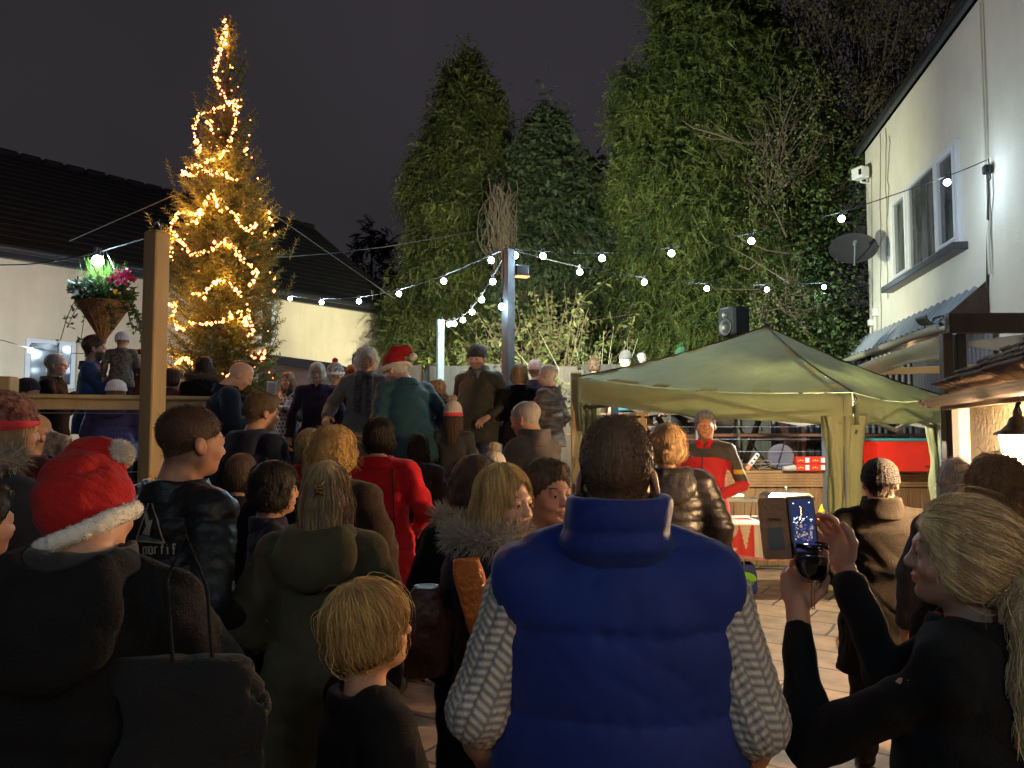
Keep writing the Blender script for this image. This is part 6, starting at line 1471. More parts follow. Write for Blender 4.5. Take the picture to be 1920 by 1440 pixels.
    if coat == 'vest':
        for k, (S_, E_, W__) in enumerate(A3): f.ell(S_ + np.array([np.sign(S_[0]) * .110, 0, -.05]), (.045, .10, .13), .015, 's')
    f.folds(.0105 if not puff else .005, seed, (8, 8, 13))
    if puff:
        per = .165 if coat == 'vest' else .066; f.disp(lambda X, Y, Z: (.011 if coat == 'vest' else .010) * puff * (.5 - np.sqrt(np.abs(np.sin(np.pi * (Z - .02 + .004 * np.sin(X * 20)) / per)))) + .0022 * np.sin(X * 95 + 2 * np.sin(X * 23)) * np.exp(-(np.sin(np.pi * (Z - .02) / per) / .35) ** 2) * (coat == 'vest'))
    V, Q = f.mesh(); cname = {'coat': 'coat', 'vest': 'gilet', 'jacket': 'jacket', 'top': 'top'}[coat]; co = link(cname, raw_mesh(cname, up(V), None, Q, cm, True, None if paint is None else paint(V)), root)
    coatfield = (f, V, Q)
    if coat == 'vest' or extra == 'knit': pass
    # collar / hood
    if collar and not hood:
        chh = {'std': .055, 'high': .10, 'low': .03}[collar]; f = Fld((-.16, -.18, 1.40), (.16, .14, 1.40 + .09 + chh + .02), min(res, .009)); f.loft([(1.43, .105 + t * .4, .098 + t * .4, 0, -.02), (1.455 + chh, .083 + t * .4, .084 + t * .4, 0, -.028)], 0); f.folds(.004, seed + 3, (16, 16, 16))
        f.loft([(1.46, .066, .064, 0, -.022), (1.62, .075, .074, 0, -.02)], .008, 's'); f.ell((0, .11, 1.54), (.035, .07, .10), .02, 's'); V, Q = f.mesh(); link('collar', raw_mesh('collar', up(V), None, Q, open_ or cm, True), root)
    if hood == 'down':
        f = Fld((-.22, -.26, 1.24), (.22, .18, 1.64), min(res, .011)); f.ell((0, -.125, 1.41), (.155, .062, .125), 0, rot=npM(Rx(R(-16)))); f.ell((0, -.06, 1.49), (.135, .10, .055), .04); f.ell((0, -.07, 1.56), (.085, .085, .09), .03, 's'); f.ell((0, .06, 1.52), (.07, .10, .12), .02, 's'); f.folds(.007, seed + 5, (14, 14, 14)); V, Q = f.mesh()
        ho = link('hood', raw_mesh('hood', up(V), None, Q, hoodm or cm, True), root)
        if fur_m:
            th = np.linspace(-2.5, 2.5, 40); f = Fld((-.24, -.28, 1.28), (.24, .18, 1.66), .010)
            pts = [(.150 * math.sin(a), -.055 - .085 * math.cos(a), 1.525 - .012 * math.cos(a)) for a in th]; f.chain(pts, [.026] * len(pts), .01); V, Q = f.mesh(); fo = link('fur_trim', raw_mesh('fur_trim', up(V), None, Q, fur_m, True), ho); fv = fur(up(V), vnorm(up(V), Q), 3500 if near else 1500, .05 if near else .045, r_, .0012 if near else .0018, (0, 0, -.2), .7); link('fur_hair', raw_mesh('fur_hair', fv[0], None, fv[1], fur_m, False), fo)
    if hood == 'up':
        f = Fld((-.16, -.19, -.21), (.16, .16, .18), .0085); f.ell((0, -.022, .02), (.112, .128, .128), 0); f.ell((0, -.02, -.10), (.105, .105, .09), .04); f.ell((0, .125, -.02), (.070, .085, .11), .015, 's'); f.folds(.004, seed, (16, 16, 16)); V, Q = f.mesh(); ho = link('hood', raw_mesh('hood', hd_(V), None, Q, hoodm or cm, True), root)
        if fur_m:
            f = Fld((-.17, -.04, -.17), (.17, .16, .18), .009); pts = [(.092 * math.sin(a), .075 + .0 * math.cos(a), -.005 + .118 * math.cos(a)) for a in np.linspace(-2.7, 2.7, 36)]; f.chain(pts, [.022] * 36, .01); V, Q = f.mesh(); fo = link('fur_trim', raw_mesh('fur_trim', hd_(V), None, Q, fur_m, True), ho); fv = fur(hd_(V), vnorm(hd_(V), Q), 1800, .045, r_, .0016, (0, 0, -.2), .7); link('fur_hair', raw_mesh('fur_hair', fv[0], None, fv[1], fur_m, False), fo)
    if glasses:
        g = MB()
        for sx in (-1, 1): g.tube([(sx * .031 + .021 * math.cos(a), .098, -.002 + .016 * math.sin(a)) for a in np.linspace(0, 6.283, 14)], .0018, 5); g.tube([(sx * .052, .098, .003), (sx * .076, .02, .004)], .0016, 4)
        g.tube([(-.011, .099, .002), (.011, .099, .002)], .0016, 4); me = bpy.data.meshes.new('glasses'); me.from_pydata([tuple(v) for v in hd_(np.array([tuple(v) for v in g.V]))], [], g.F); me.materials.append(M_black); link('glasses', me, root)
    # ---- trousers and shoes
    if legs and hemz > .1:
        f = Fld((-.3, -.3, .03), (.3, .42, 1.0), .018 if not near else .014)
        for sx in (-1, 1):
            kn = (sx * .10, .015 + stepw * sx, .49); an = (sx * .105, -.01 + stepw * 1.5 * sx, .09); f.cap((sx * .085, 0, .90), kn, .096, .072, .03); f.cap(kn, an, .072, .060, .015)
        f.ell((0, 0, .92), (.17, .125, .10), .04); f.folds(.006, seed + 9, (10, 10, 20)); V, Q = f.mesh(); link('trousers', raw_mesh('trousers', V, None, Q, legm, True), root)
        for sx in (-1, 1):
            f = Fld((sx * .11 - .07, -.30, -.01), (sx * .11 + .07, .40, .15), .013); y0 = stepw * 1.5 * sx; f.ell((sx * .11, .05 + y0, .045), (.046, .135, .042), 0); f.cap((sx * .107, -.02 + y0, .05), (sx * .106, -.02 + y0, .12), .045, .045, .02); f.plane((0, 0, -1), (0, 0, .004), .004); V, Q = f.mesh(); link('shoe', raw_mesh('shoe', V, None, Q, M_shoe, True), root)
    root['_s'] = s
    return dict(root=root, up=up, hd=hd_, s=s, A3=A3, coat=coatfield, co=co, unw=unw, face=face_r, d=d, r=r_)
M_trs = cloth('dark_trousers', (.012, .013, .018)); M_shoe = mat('dark_shoe', (.015, .013, .012), .4)
M_jean = cloth('blue_jeans', (.03, .045, .10))
def wpart(P, name, V, Q, m, space='up', parent=None, tris=False, smooth=True):
    V = P[space](np.asarray(V, float)); return link(name, raw_mesh(name, V, Q if tris else None, None if tris else Q, m, smooth), parent or P['root'])
def to_world(P, pt, space='up'):
    v = P[space](np.array([pt], float))[0]; bpy.context.view_layer.update(); return P['root'].matrix_world @ Vector(v)
# ================================================================ THE CROWD
M_blk = cloth('black_wool', (.008, .008, .009), (.011, .011, .012), spec=.15, sheen=.02); M_navy = cloth('navy_wool', (.010, .014, .030)); M_leather = mat('black_waxed_jacket', (.012, .013, .015), .42, col2=(.02, .021, .023), nscale=5, bump=.4, bscale=30)
M_olive = cloth('olive_parka', (.085, .072, .035), bump=.25); M_bluev = cloth('royal_blue_gilet', (.006, .026, .19), (.005, .021, .155), rough=.65, sheen=.15, bump=.1, bscale=500)
M_red = cloth('red_wool', (.55, .012, .022), (.46, .01, .018)); M_sred = cloth('santa_red_felt', (.42, .012, .012), (.32, .008, .008), bump=.3, bscale=130); M_teal = cloth('teal_coat', (.008, .042, .062), rough=.6)
M_grey = cloth('grey_tweed', (.15, .145, .14), (.20, .19, .18), nscale=40); M_dgrey = cloth('dark_grey_cloth', (.035, .034, .036)); M_brn = cloth('dark_brown_wool', (.030, .018, .012)); M_pur = cloth('aubergine_wool', (.022, .012, .028)); M_purple = cloth('purple_anorak', (.025, .018, .04))
M_puf = mat('black_nylon', (.020, .017, .018), .36, col2=(.03, .026, .026), nscale=4, bump=.35, bscale=35, spec=.5); M_wax = cloth('wax_jacket', (.030, .032, .026), (.05, .05, .042), rough=.6, nscale=4); M_bluef = cloth('blue_fleece', (.018, .045, .14)); M_maroon = cloth('maroon_fleece', (.10, .015, .02)); M_rust = cloth('rust_coat', (.17, .055, .035))
M_hatg = cloth('charcoal_knit', (.045, .045, .05), bump=.8, bscale=90); M_hatw = cloth('cream_knit', (.55, .48, .40), (.62, .56, .48), bump=.8, bscale=90); M_hatp = cloth('coral_knit', (.62, .05, .07)); M_hatb = cloth('burgundy_knit', (.10, .015, .018), (.30, .16, .12), nscale=55, bump=.8, bscale=90); M_hatn = cloth('navy_fairisle', (.015, .018, .04), (.5, .5, .5), nscale=45); M_hatwh = cloth('white_knit', (.62, .60, .62), bump=.8, bscale=90); M_tanh = cloth('tan_knit', (.36, .20, .11)); M_lil = cloth('lilac_knit', (.50, .50, .62), bump=.8, bscale=60)
M_speck = mat('speckled_blue_anorak', (.045, .045, .19), .5, col2=(.09, .09, .26), nscale=60, bump=.3, bscale=40); M_floral = mat('dark_floral_print', (.015, .02, .02), .7, col2=(.16, .14, .13), nscale=26)
M_paintc = mat('panelled_cloth', (.1, .1, .1), .6, attr='Col', bump=.3, bscale=200, sheen=.2)

# ---- man in the blue gilet -------------------------------------------------
P = person('broad man seen from behind in a royal blue padded gilet and cable knit jumper', 1157, 778, d=1.62, face=4, hdir=8, coat='vest', cm=M_bluev, puff=1.25, hair='crop', hairc='light_brown', arms=(((-.285, -.05, 1.165), (-.255, .12, .95)), ((.268, -.05, 1.155), (.245, .12, .95))),
           collar=None, hem=.78, res=.0085, hres=.0048, near=True, strands=9000, swd=.0005, hair_lift=.0006, skin=(.50, .26, .17), cw=1.1, seed=5, legm=M_jean, bw=1.0, handcurl=(.9, .9))
f = Fld((-.19, -.22, 1.38), (.19, .18, 1.66), .007); f.loft([(1.43, .085, .075, 0, -.03), (1.50, .118, .112, 0, -.03), (1.555, .108, .108, 0, -.036), (1.60, .106, .106, 0, -.038)], .02); f.disp(lambda X, Y, Z: .008 * (.5 - np.sqrt(np.abs(np.sin(np.pi * (Z - 1.46) / .075))))); f.folds(.004, 8, (12, 12, 20)); f.loft([(1.47, .075, .075, 0, -.02), (1.7, .090, .092, 0, -.03)], .008, 's'); f.ell((0, .12, 1.60), (.05, .08, .12), .02, 's')
V, Q = f.mesh(); wpart(P, 'collar', V, Q, M_bluev)
# cable-knit sleeves pushed above the elbow
M_knit = cloth('cable_knit', (.40, .375, .35), (.50, .47, .43), bump=.25, bscale=260, nscale=30)
for k, (S_, E_, W__) in enumerate(P['A3']):
    sx = -1 if k == 0 else 1; f = Fld(np.minimum(S_, W__) - .12, np.maximum(S_, E_) + .12, .0038); f.cap(S_ + [-sx * .03, 0, .015], S_ + [sx * .02, 0, -.03], .074, .070, .02); f.cap(S_ + [sx * .02, 0, -.03], E_, .070, .062, .02); C_ = E_ + (W__ - E_) * .10; f.cap(E_, C_, .064, .056, .01)
    ax_ = (E_ - S_) / np.linalg.norm(E_ - S_)
    def cab(X, Y, Z, S_=S_, ax_=ax_, sx=sx):
        t = (X - S_[0]) * ax_[0] + (Y - S_[1]) * ax_[1] + (Z - S_[2]) * ax_[2]; th = np.arctan2(Y - S_[1] - t * ax_[1], (X - S_[0] - t * ax_[0]) * sx); br = np.abs(np.cos(th * 8)); ch = np.sin(t * 190 + 5.5 * np.abs(np.sin(th * 8))); return -.0055 * np.sqrt(br) - .0016 * ch * br
    f.disp(cab); f.folds(.0022, 31 + k, (10, 10, 22)); V, Q = f.mesh()
    def knit_shade(V, S_=S_, ax_=ax_, sx=sx):  # groove shade and slanted pale stitches painted into the knit colour
        t = (V - S_) @ ax_; q = V - S_ - t[:, None] * ax_; th = np.arctan2(q[:, 1], q[:, 0] * sx); u = th * 13 / 6.283; c_ = np.floor(u); u = u - c_; v_ = .5 + .5 * np.sin(t * 6.283 / .017 + np.where(c_ % 2 == 0, 1, -1) * u * 4.5); v_ = v_ * np.clip(np.minimum(u, 1 - u) * 7, 0, 1); return np.concatenate([(np.array([.19, .175, .16]) + v_[:, None] * np.array([.46, .43, .37])), np.ones((len(V), 1))], 1)
    link('sleeve', raw_mesh('sleeve', P['up'](V), None, Q, M_paintc, True, knit_shade(V)), P['root'])
    dv = (W__ - E_) / np.linalg.norm(W__ - E_); f = Fld(C_ - .11, C_ + .11, .0048)
    for q in range(3): f.cap(C_ - dv * .035 + dv * q * .022, C_ - dv * .03 + dv * q * .022, .061 - .003 * q, .061 - .003 * q, .006)
    def ribf(X, Y, Z, C_=C_, dv=dv):
        u = np.cross(dv, [0, 0, 1.]); u /= np.linalg.norm(u); v = np.cross(dv, u); x, y, z = X - C_[0], Y - C_[1], Z - C_[2]; return -.0026 * np.sin(np.arctan2(x * u[0] + y * u[1] + z * u[2], x * v[0] + y * v[1] + z * v[2]) * 30)
    f.disp(ribf); V, Q = f.mesh(); wpart(P, 'cuff', V, Q, M_knit)
    f = Fld(np.minimum(E_, W__) - .09, np.maximum(E_, W__) + .09, .007); f.cap(E_, E_ + (W__ - E_) * .35, .045, .050, .02); f.cap(E_ + (W__ - E_) * .35, W__, .050, .034, .02); V, Q = f.mesh(); Cx = np.tile(np.array([.46, .24, .15, 1.]), (len(V), 1)); link('forearm', raw_mesh('forearm', P['up'](V), None, Q, M_skin, True, Cx), P['root'])

# ---- woman photographing at right ------------------------------------------
P = person('blonde ponytailed woman in black photographing the tree with a wine glass in hand', 1800, 930, d=1.5, face=-46, hdir=-20, pitch=-4, fem=True, cm=M_blk, hair='pony', hairc='blonde', arms=(('px', (1515, 1400, 1.58), (1497, 1165, 1.68)), ('px', (1660, 1260, 1.72), (1592, 1085, 1.80))), collar='std', hem=.5, res=.010, hres=.0048, near=True, strands=5200, swd=.0007,
           skin=(.46, .26, .18), seed=9, handcurl=(.75, .7), cw=1.1, armr=.84, sleeve=.93, hair_lift=.004)
f = Fld((-.16, -.18, 1.40), (.16, .14, 1.56), .008); f.loft([(1.45, .10, .09, 0, -.02), (1.50, .088, .086, 0, -.024)], 0); f.loft([(1.42, .06, .06, 0, -.02), (1.6, .066, .066, 0, -.02)], .006, 's'); f.folds(.006, 4, (20, 20, 30)); V, Q = f.mesh(); wpart(P, 'scarf', V, Q, cloth('red_scarf', (.16, .015, .018)))
# loose hair falling over the back
f = Fld((-.20, -.34, 1.02), (.22, .10, 1.66), .007); f.chain([(.0, -.10, 1.64), (-.02, -.145, 1.53), (-.045, -.150, 1.38), (-.05, -.135, 1.22), (-.04, -.125, 1.08)], [.036, .050, .064, .054, .012], .03); f.disp(lambda X, Y, Z: .005 * np.sin(X * 60 + 2.2 * np.sin(Z * 22)) + .003 * np.sin(X * 130 + 3 * np.sin(Z * 17)))
V, Q = f.mesh(); ht = wpart(P, 'ponytail', V, Q, hm('blonde')); st_ = hair_strands(f, V, 2600, .22, .02, np.random.default_rng(2), lambda P_: np.stack([.35 * np.sin(P_[:, 2] * 25), 0 * P_[:, 0], -np.ones(len(P_))], 1), .0009, .006, .25, .22); o = wpart(P, 'hair_strands', st_[0], st_[1], hm('blonde'), parent=ht, smooth=False)
WOM = P
def prop_frame(px, py, Y, yaw, pit=0, roll_=0): return Matrix.Translation(at(px, py, Y)) @ Matrix.Rotation(yaw, 4, 'Z') @ Matrix.Rotation(pit, 4, 'X') @ Matrix.Rotation(roll_, 4, 'Y')
def pboxes(name, M_, boxes, m, parent, bev=.002):
    mb = MB()
    for c, d_ in boxes: mb.box((0, 0, 0), d_, M=Matrix.Identity(4), bev=bev) if False else mb.add([M_ @ (Vector(v) + Vector(c)) for v in MB().box((0, 0, 0), d_, bev=bev).V], MB().box((0, 0, 0), d_, bev=bev).F)
    return mb.build(name, m, parent)
Mp = prop_frame(1505, 988, 1.70, R(4), R(-6), R(-3)); ph = thing('phone', 'black smartphone in an open tan flip case showing the lit tree on screen', 'phone', Mp.translation)
def rrect(wd, hg, r, n=6):
    P_ = []
    for cx_, cz_, a0 in ((wd / 2 - r, hg / 2 - r, 0), (-wd / 2 + r, hg / 2 - r, 90), (-wd / 2 + r, -hg / 2 + r, 180), (wd / 2 - r, -hg / 2 + r, 270)):
        for k in range(n + 1): a_ = R(a0 + 90 * k / n); P_.append((cx_ + r * math.cos(a_), cz_ + r * math.sin(a_)))
    return P_
def slab(mb, M_, c, wd, hg, th, r):
    pr = rrect(wd, hg, r); n = len(pr); V = [M_ @ Vector((c[0] + x, c[1] - th / 2, c[2] + z)) for x, z in pr] + [M_ @ Vector((c[0] + x, c[1] + th / 2, c[2] + z)) for x, z in pr]
    mb.add(V, [tuple(range(n))[::-1], tuple(range(n, 2 * n))] + [(k, (k + 1) % n, n + (k + 1) % n, n + k) for k in range(n)]); return mb
slab(MB(), Mp, (0, 0, 0), .060, .128, .009, .009).build('phone_body', M_black, ph); Mc = Mp @ Matrix.Translation((-.030, 0, 0)) @ Matrix.Rotation(R(-38), 4, 'Z'); Mtan = mat('tan_leather', (.34, .19, .10), .55, bump=.3, bscale=120)
slab(MB(), Mc, (-.032, 0, 0), .062, .134, .006, .009).build('case_cover', Mtan, ph); slab(MB(), Mp, (0, .007, 0), .064, .134, .005, .010).build('case_back', Mtan, ph)
slab(MB(), Mc, (-.030, -.0038, -.022), .034, .048, .001, .004).build('card_pocket', mat('grey_card', (.12, .14, .13), .5), ph)
text('lettering', 'rywn', Mc @ Vector((-.030, -.0045, .016)), .014, mat('stamp_brown', (.05, .02, .012), .6), ph, rot=(math.pi / 2, 0, R(4 - 38)), ext=.0003)
M_scr = mat('screen_night', (.002, .002, .004), .5, emit=(.02, .03, .09), estr=.5, spec=.05); slab(MB(), Mp, (0, -.0052, .004), .052, .112, .001, .006).build('screen', M_scr, ph)
g = MB(); rr = random.Random(8)
def sq(mb, x, z, w_, h_, off=-.0062): mb.add([Mp @ Vector((x + a * w_ / 2, off, z + b * h_ / 2)) for a, b in ((-1, -1), (1, -1), (1, 1), (-1, 1))], [(0, 1, 2, 3)])
for k in range(12): sq(g, -.004 + rr.gauss(0, .0008 + k * .0003), .044 - k * .0028, .0016, .0022)
g.build('screen_tree', mat('scr_gold', (1, .8, .5), .5, emit=(1, .7, .35), estr=1.6), ph)
g = MB()
for k in range(26): sq(g, rr.uniform(-.023, .023), rr.uniform(.008, .022), .0016, .0014)
sq(g, -.018, .052, .003, .002); sq(g, .018, .052, .003, .002); sq(g, 0, -.040, .009, .009, -.0063); sq(g, 0, -.049, .014, .0012); g.build('screen_lights', mat('scr_white', (1, 1, 1), .5, emit=(.75, .85, 1), estr=1.5), ph)
g = MB(); g2 = MB()
for k in range(60): sq(g if k % 2 else g2, rr.uniform(-.022, .022), rr.uniform(-.03, .006), rr.uniform(.002, .005), rr.uniform(.002, .006), -.0061 - k * .000004)
g.build('screen_crowd', mat('scr_crowd', (.2, .15, .12), .5, emit=(.30, .22, .2), estr=.6), ph); g2.build('screen_shade', mat('scr_dark', (.02, .02, .04), .5, emit=(.05, .06, .16), estr=.6), ph)
# stemless wine glass
c = at(1523, 1052, 1.66); wg = thing('wine_glass', 'rounded wine glass of red wine held below the phone', 'glass', c)
gm = bpy.data.materials.new('clear_glass'); gm.use_nodes = True; gb_ = gm.node_tree.nodes['Principled BSDF']; gb_.inputs['Transmission Weight'].default_value = 1; gb_.inputs['Roughness'].default_value = .02; gb_.inputs['IOR'].default_value = 1.3; gb_.inputs['Base Color'].default_value = (.95, .95, .95, 1)
MB().lathe([(.004, -.046), (.022, -.042), (.034, -.020), (.037, .0), (.034, .025), (.031, .038), (.0295, .038), (.0325, .025), (.0353, .0), (.0325, -.019), (.021, -.040), (.004, -.043)], c, 28).build('glass_bowl', gm, wg, smooth=True)
MB().lathe([(.004, -.0415), (.0205, -.0385), (.032, -.018), (.0345, .0), (.0335, .012), (.001, .012)], c, 28).build('wine', mat('red_wine', (.012, .0015, .003), .08, spec=.7), wg, smooth=True)
MB().tube([c + Vector((0, 0, -.046)), c + Vector((0, 0, -.10))], .004, 8).build('stem', gm, wg)

# ---- woman in the santa hat at left -----------------------------------------
P = person('woman from behind in a big red Santa hat and black hooded coat', 166, 846, d=1.56, face=8, hdir=4, roll=-26, pitch=24, fem=True, hair=None, hairc='dirty', cm=M_blk, hat='santa', hatopt=dict(m=M_sred, deep=.07, droop=[(0, -.02, .085), (.02, -.015, .128), (.055, -.01, .138), (.088, -.005, .120)], rs=[.088, .062, .036, .020]), hood='down', collar=None,
           arms=('front', ('px', (412, 1285, 1.52), (330, 1330, 1.80))), hem=.5, armr=.9, cw=1.05, res=.010, hres=.005, near=True, strands=1500, seed=14, hatlift=-.02, bw=1.04, headscale=.86)
f = Fld((-.17, -.19, 1.38), (.17, .16, 1.70), .009); f.loft([(1.44, .105, .10, 0, -.02), (1.49, .098, .098, 0, -.03), (1.525, .090, .092, 0, -.032)], .01); f.folds(.007, 6, (14, 14, 24)); f.loft([(1.50, .068, .07, 0, -.02), (1.75, .078, .082, 0, -.03)], .008, 's'); f.ell((0, .12, 1.60), (.04, .08, .12), .02, 's')
V, Q = f.mesh(); wpart(P, 'collar', V, Q, M_dgrey)
c = at(352, 1370, 1.36); t = thing('tote_bag', 'large dark tote bag with pale edge carried by the Santa hat woman', 'bag', c)
M_tote = cloth('charcoal_tote', (.010, .010, .012), (.016, .015, .015), nscale=3)
f = Fld((-.17, -.07, -.20), (.17, .07, .14), .006); f.loft([(-.19, .11, .03, .02, 0), (-.05, .135, .045, .01, 0), (.08, .13, .035, 0, 0), (.125, .125, .022, 0, 0)], 0, p=3.2); f.folds(.007, 3, (12, 12, 12)); V, Q = f.mesh(); link('bag_body', raw_mesh('bag_body', V, None, Q, M_tote, True), t)
g = MB(); g.tube([c + Vector((-.02, -.02, .12)), c + Vector((-.035, -.02, .26)), c + Vector((-.02, .02, .33)), c + Vector((.02, .02, .24)), c + Vector((.04, .0, .12))], .0035, 6); g.build('handle', M_blk, t)
c = at(425, 1320, 1.42); tag(MB().sheet([[c + Vector((-.075 + .02 * i, -.0 + .006 * math.sin(i), .09 - .03 * i - .012 * j)) + Vector((.004 * j, -.02 * j * .2, 0)) for j in range(5)] for i in range(8)], .002).build('scarf', mat('pale_blue_fabric', (.22, .30, .42), .7), loc=c, smooth=True), 'pale blue folded fabric lying over the dark tote bag', 'scarf')

# ---- man in black jacket with logo ------------------------------------------
P = person('man with cropped brown hair in a black jacket with a logo on its back', 368, 760, d=2.75, face=36, hdir=8, pitch=4, hair='crop', hairc='brown', cm=M_leather, coat='jacket', hem=.78, arms=('pocket', 'pocket'), cw=1.12, res=.011, hres=.005, near=True, strands=5200, swd=.0007, skin=(.52, .26, .16), seed=23, bw=1.12)
def ray_on(P, px, py, off=.004):
    o = P['co']; bpy.context.view_layer.update(); Mi = o.matrix_world.inverted(); a = Vector((0, 0, CZ)); b = at(px, py, 1.0); la = Mi @ a; ld = ((Mi @ b) - la).normalized(); ok, loc, nor, _ = o.ray_cast(la, ld)
    return (loc + nor * off) if ok else None
def decal(P, name, poly, m, off=.004):
    pts = [ray_on(P, x, y, off) for x, y in poly]
    if any(p is None for p in pts): return None
    me = bpy.data.meshes.new(name); me.from_pydata([tuple(p) for p in pts], [], [tuple(range(len(pts)))] if len(pts) < 5 else [tuple(range(len(pts)))]); me.materials.append(m); return link(name, me, P['root'])
M_logo = mat('grey_logo_print', (.10, .115, .12), .6); M_logo2 = mat('cream_logo_print', (.34, .30, .22), .6)
def strip(P, name, A_, B_, m, n=8, off=.004):
    V = []; F = []
    for k in range(n + 1):
        for Z_ in (A_, B_):
            f_ = k / n; x = Z_[0][0] + (Z_[1][0] - Z_[0][0]) * f_; y = Z_[0][1] + (Z_[1][1] - Z_[0][1]) * f_; p = ray_on(P, x, y, off)
            if p is None: return None
            V.append(tuple(p))
    F = [(2 * k, 2 * k + 1, 2 * k + 3, 2 * k + 2) for k in range(n)]; me = bpy.data.meshes.new(name); me.from_pydata(V, [], F); me.materials.append(m); return link(name, me, P['root'])
strip(P, 'logo_triangle', ((284, 936), (284, 936)), ((258, 1014), (309, 1016)), M_logo, 6, .004)
for a, b in ((((284, 934), (256, 1015)), ((286, 934), (259, 1015))), (((283, 934), (308, 1017)), ((286, 934), (311, 1017))), (((257, 1013), (311, 1015)), ((257, 1016), (311, 1018)))): strip(P, 'logo_edge', a, b, M_logo2, 6, .0055)
# cockerel silhouette inside the triangle
strip(P, 'logo_bird', ((270, 1000), (282, 978)), ((284, 1003), (289, 975)), M_logo2, 5, .0065); strip(P, 'logo_bird', ((277, 985), (274, 968)), ((284, 984), (279, 960)), M_logo2, 4, .0065)
LET = {'o': [((0, 0), (0, 1)), ((0, 1), (.6, 1)), ((.6, 1), (.6, 0)), ((.6, 0), (0, 0))], 'r': [((0, 0), (0, 1)), ((0, 1), (.55, 1))], 't': [((.25, 0), (.25, 1.5)), ((0, 1), (.55, 1))], 'i': [((.2, 0), (.2, 1)), ((.2, 1.3), (.2, 1.45))], 'f': [((.2, 0), (.2, 1.4)), ((.2, 1.4), (.6, 1.4)), ((0, .9), (.5, .9))], 'p': [((0, -.5), (0, 1)), ((0, 1), (.6, 1)), ((.6, 1), (.6, 0)), ((.6, 0), (0, 0))]}
x = 272
for ch in 'portif':
    for (a, b) in LET[ch]:
        X0, Y0, X1, Y1 = x + a[0] * 10, 1038 - a[1] * 13, x + b[0] * 10, 1038 - b[1] * 13; dx, dy = X1 - X0, Y1 - Y0; L_ = math.hypot(dx, dy) + 1e-6; ox, oy = -dy / L_ * 1.4, dx / L_ * 1.4
        strip(P, 'lettering', ((X0 + ox, Y0 + oy), (X1 + ox, Y1 + oy)), ((X0 - ox, Y0 - oy), (X1 - ox, Y1 - oy)), M_logo2, 2, .006)
    x += 10.5

# ---- olive parka, golden clip ------------------------------------------------
P = person('woman from behind in an olive hooded parka with a gold hair clip', 614, 864, d=2.72, face=4, fem=True, hair='long', hairc='dirty', cm=M_olive, hood='down', collar=None, arms=('pocket', 'pocket'), hem=.50, cw=1.16, res=.011, hres=.0055, near=True, strands=4200, swd=.0009, seed=33, bw=1.06)
g = MB(); M_gold = mat('gold_metal', (.80, .50, .18), .2, metal=1)
for k in range(5): a0 = k * .8; g.tube([(.012 + .014 * math.cos(a0 + q * .7), -.128 - .006 * math.sin(q), .03 + (k - 2) * .013 + .014 * math.sin(a0 + q * .7)) for q in range(6)], .0036, 6)
me = bpy.data.meshes.new('hair_clip'); me.from_pydata([tuple(v) for v in P['hd'](np.array([tuple(v) for v in g.V]))], [], g.F); me.materials.append(M_gold); link('hair_clip', me, P['root'])
# ---- child with bowl cut
P = person('small child with blond bowl haircut in a black top looking right', 684, 1086, d=1.72, face=60, hdir=4, pitch=-8, child=True, fem=True, hair='bowl', hairc='gold', cm=M_blk, coat='top', collar='low', hem=.75, cw=.95, res=.009, hres=.0048, near=True, strands=6500, swd=.0007, arms=('down', 'down'), skin=(.58, .31, .20), seed=41, headscale=.90, hair_lift=.003)
# ---- couple
P = person('smiling woman with long blonde hair and fur-trimmed black parka', 948, 868, d=2.28, face=62, hdir=66, pitch=2, fem=True, hair='long', hairc='gold', cm=M_navy, hood='down', fur_m=M_furb, collar=None, arms=('down', 'front'), hem=.5, cw=1.1, res=.011, hres=.0048, near=True, strands=4600, swd=.0008, smile=True, skin=(.56, .32, .22), seed=52)
g = MB(); g.tube([tuple(v) for v in P['up'](np.array([(.02, .12, 1.50), (.05, .15, 1.42), (.06, .155, 1.34)]))], .012, 8)
me = bpy.data.meshes.new('lining'); me.from_pydata([tuple(v) for v in g.V], [], g.F); me.materials.append(M_furb); link('lining', me, P['root'])
P = person('smiling man with short dark hair leaning in beside the blonde woman', 1026, 860, d=2.62, face=125, hdir=18, hair='short', hairc='brown', cm=M_navy, arms=('down', 'down'), res=.013, hres=.0048, near=True, strands=2200, smile=True, skin=(.52, .28, .19), seed=57, collar='low', bw=1.0)
c = at(886, 1120, 2.02); t = thing('handbag', 'bright orange glossy handbag tucked under the blonde woman arm', 'bag', c)
f = Fld((-.08, -.05, -.12), (.08, .05, .12), .005); f.loft([(-.10, .030, .02, .022, 0), (0, .042, .028, .004, 0), (.10, .036, .022, -.018, 0)], 0, p=3.5); f.folds(.003, 3, (20, 20, 20)); V, Q = f.mesh(); link('bag_body', raw_mesh('bag_body', V, None, Q, mat('orange_patent', (.62, .17, .02), .28, col2=(.5, .12, .015), nscale=30, bump=.7, bscale=70), True), t)
c = at(795, 1170, 2.15); t = thing('handbag', 'dark oxblood shoulder bag hanging behind the blonde woman', 'bag', c)
f = Fld((-.10, -.07, -.16), (.10, .07, .14), .006); f.loft([(-.14, .065, .035, 0, 0), (0, .075, .045, 0, 0), (.11, .045, .03, .01, 0)], 0, p=2.6); f.folds(.006, 9, (14, 14, 14)); V, Q = f.mesh(); link('bag_body', raw_mesh('bag_body', V, None, Q, mat('oxblood_leather', (.06, .02, .012), .4, bump=.3), True), t)
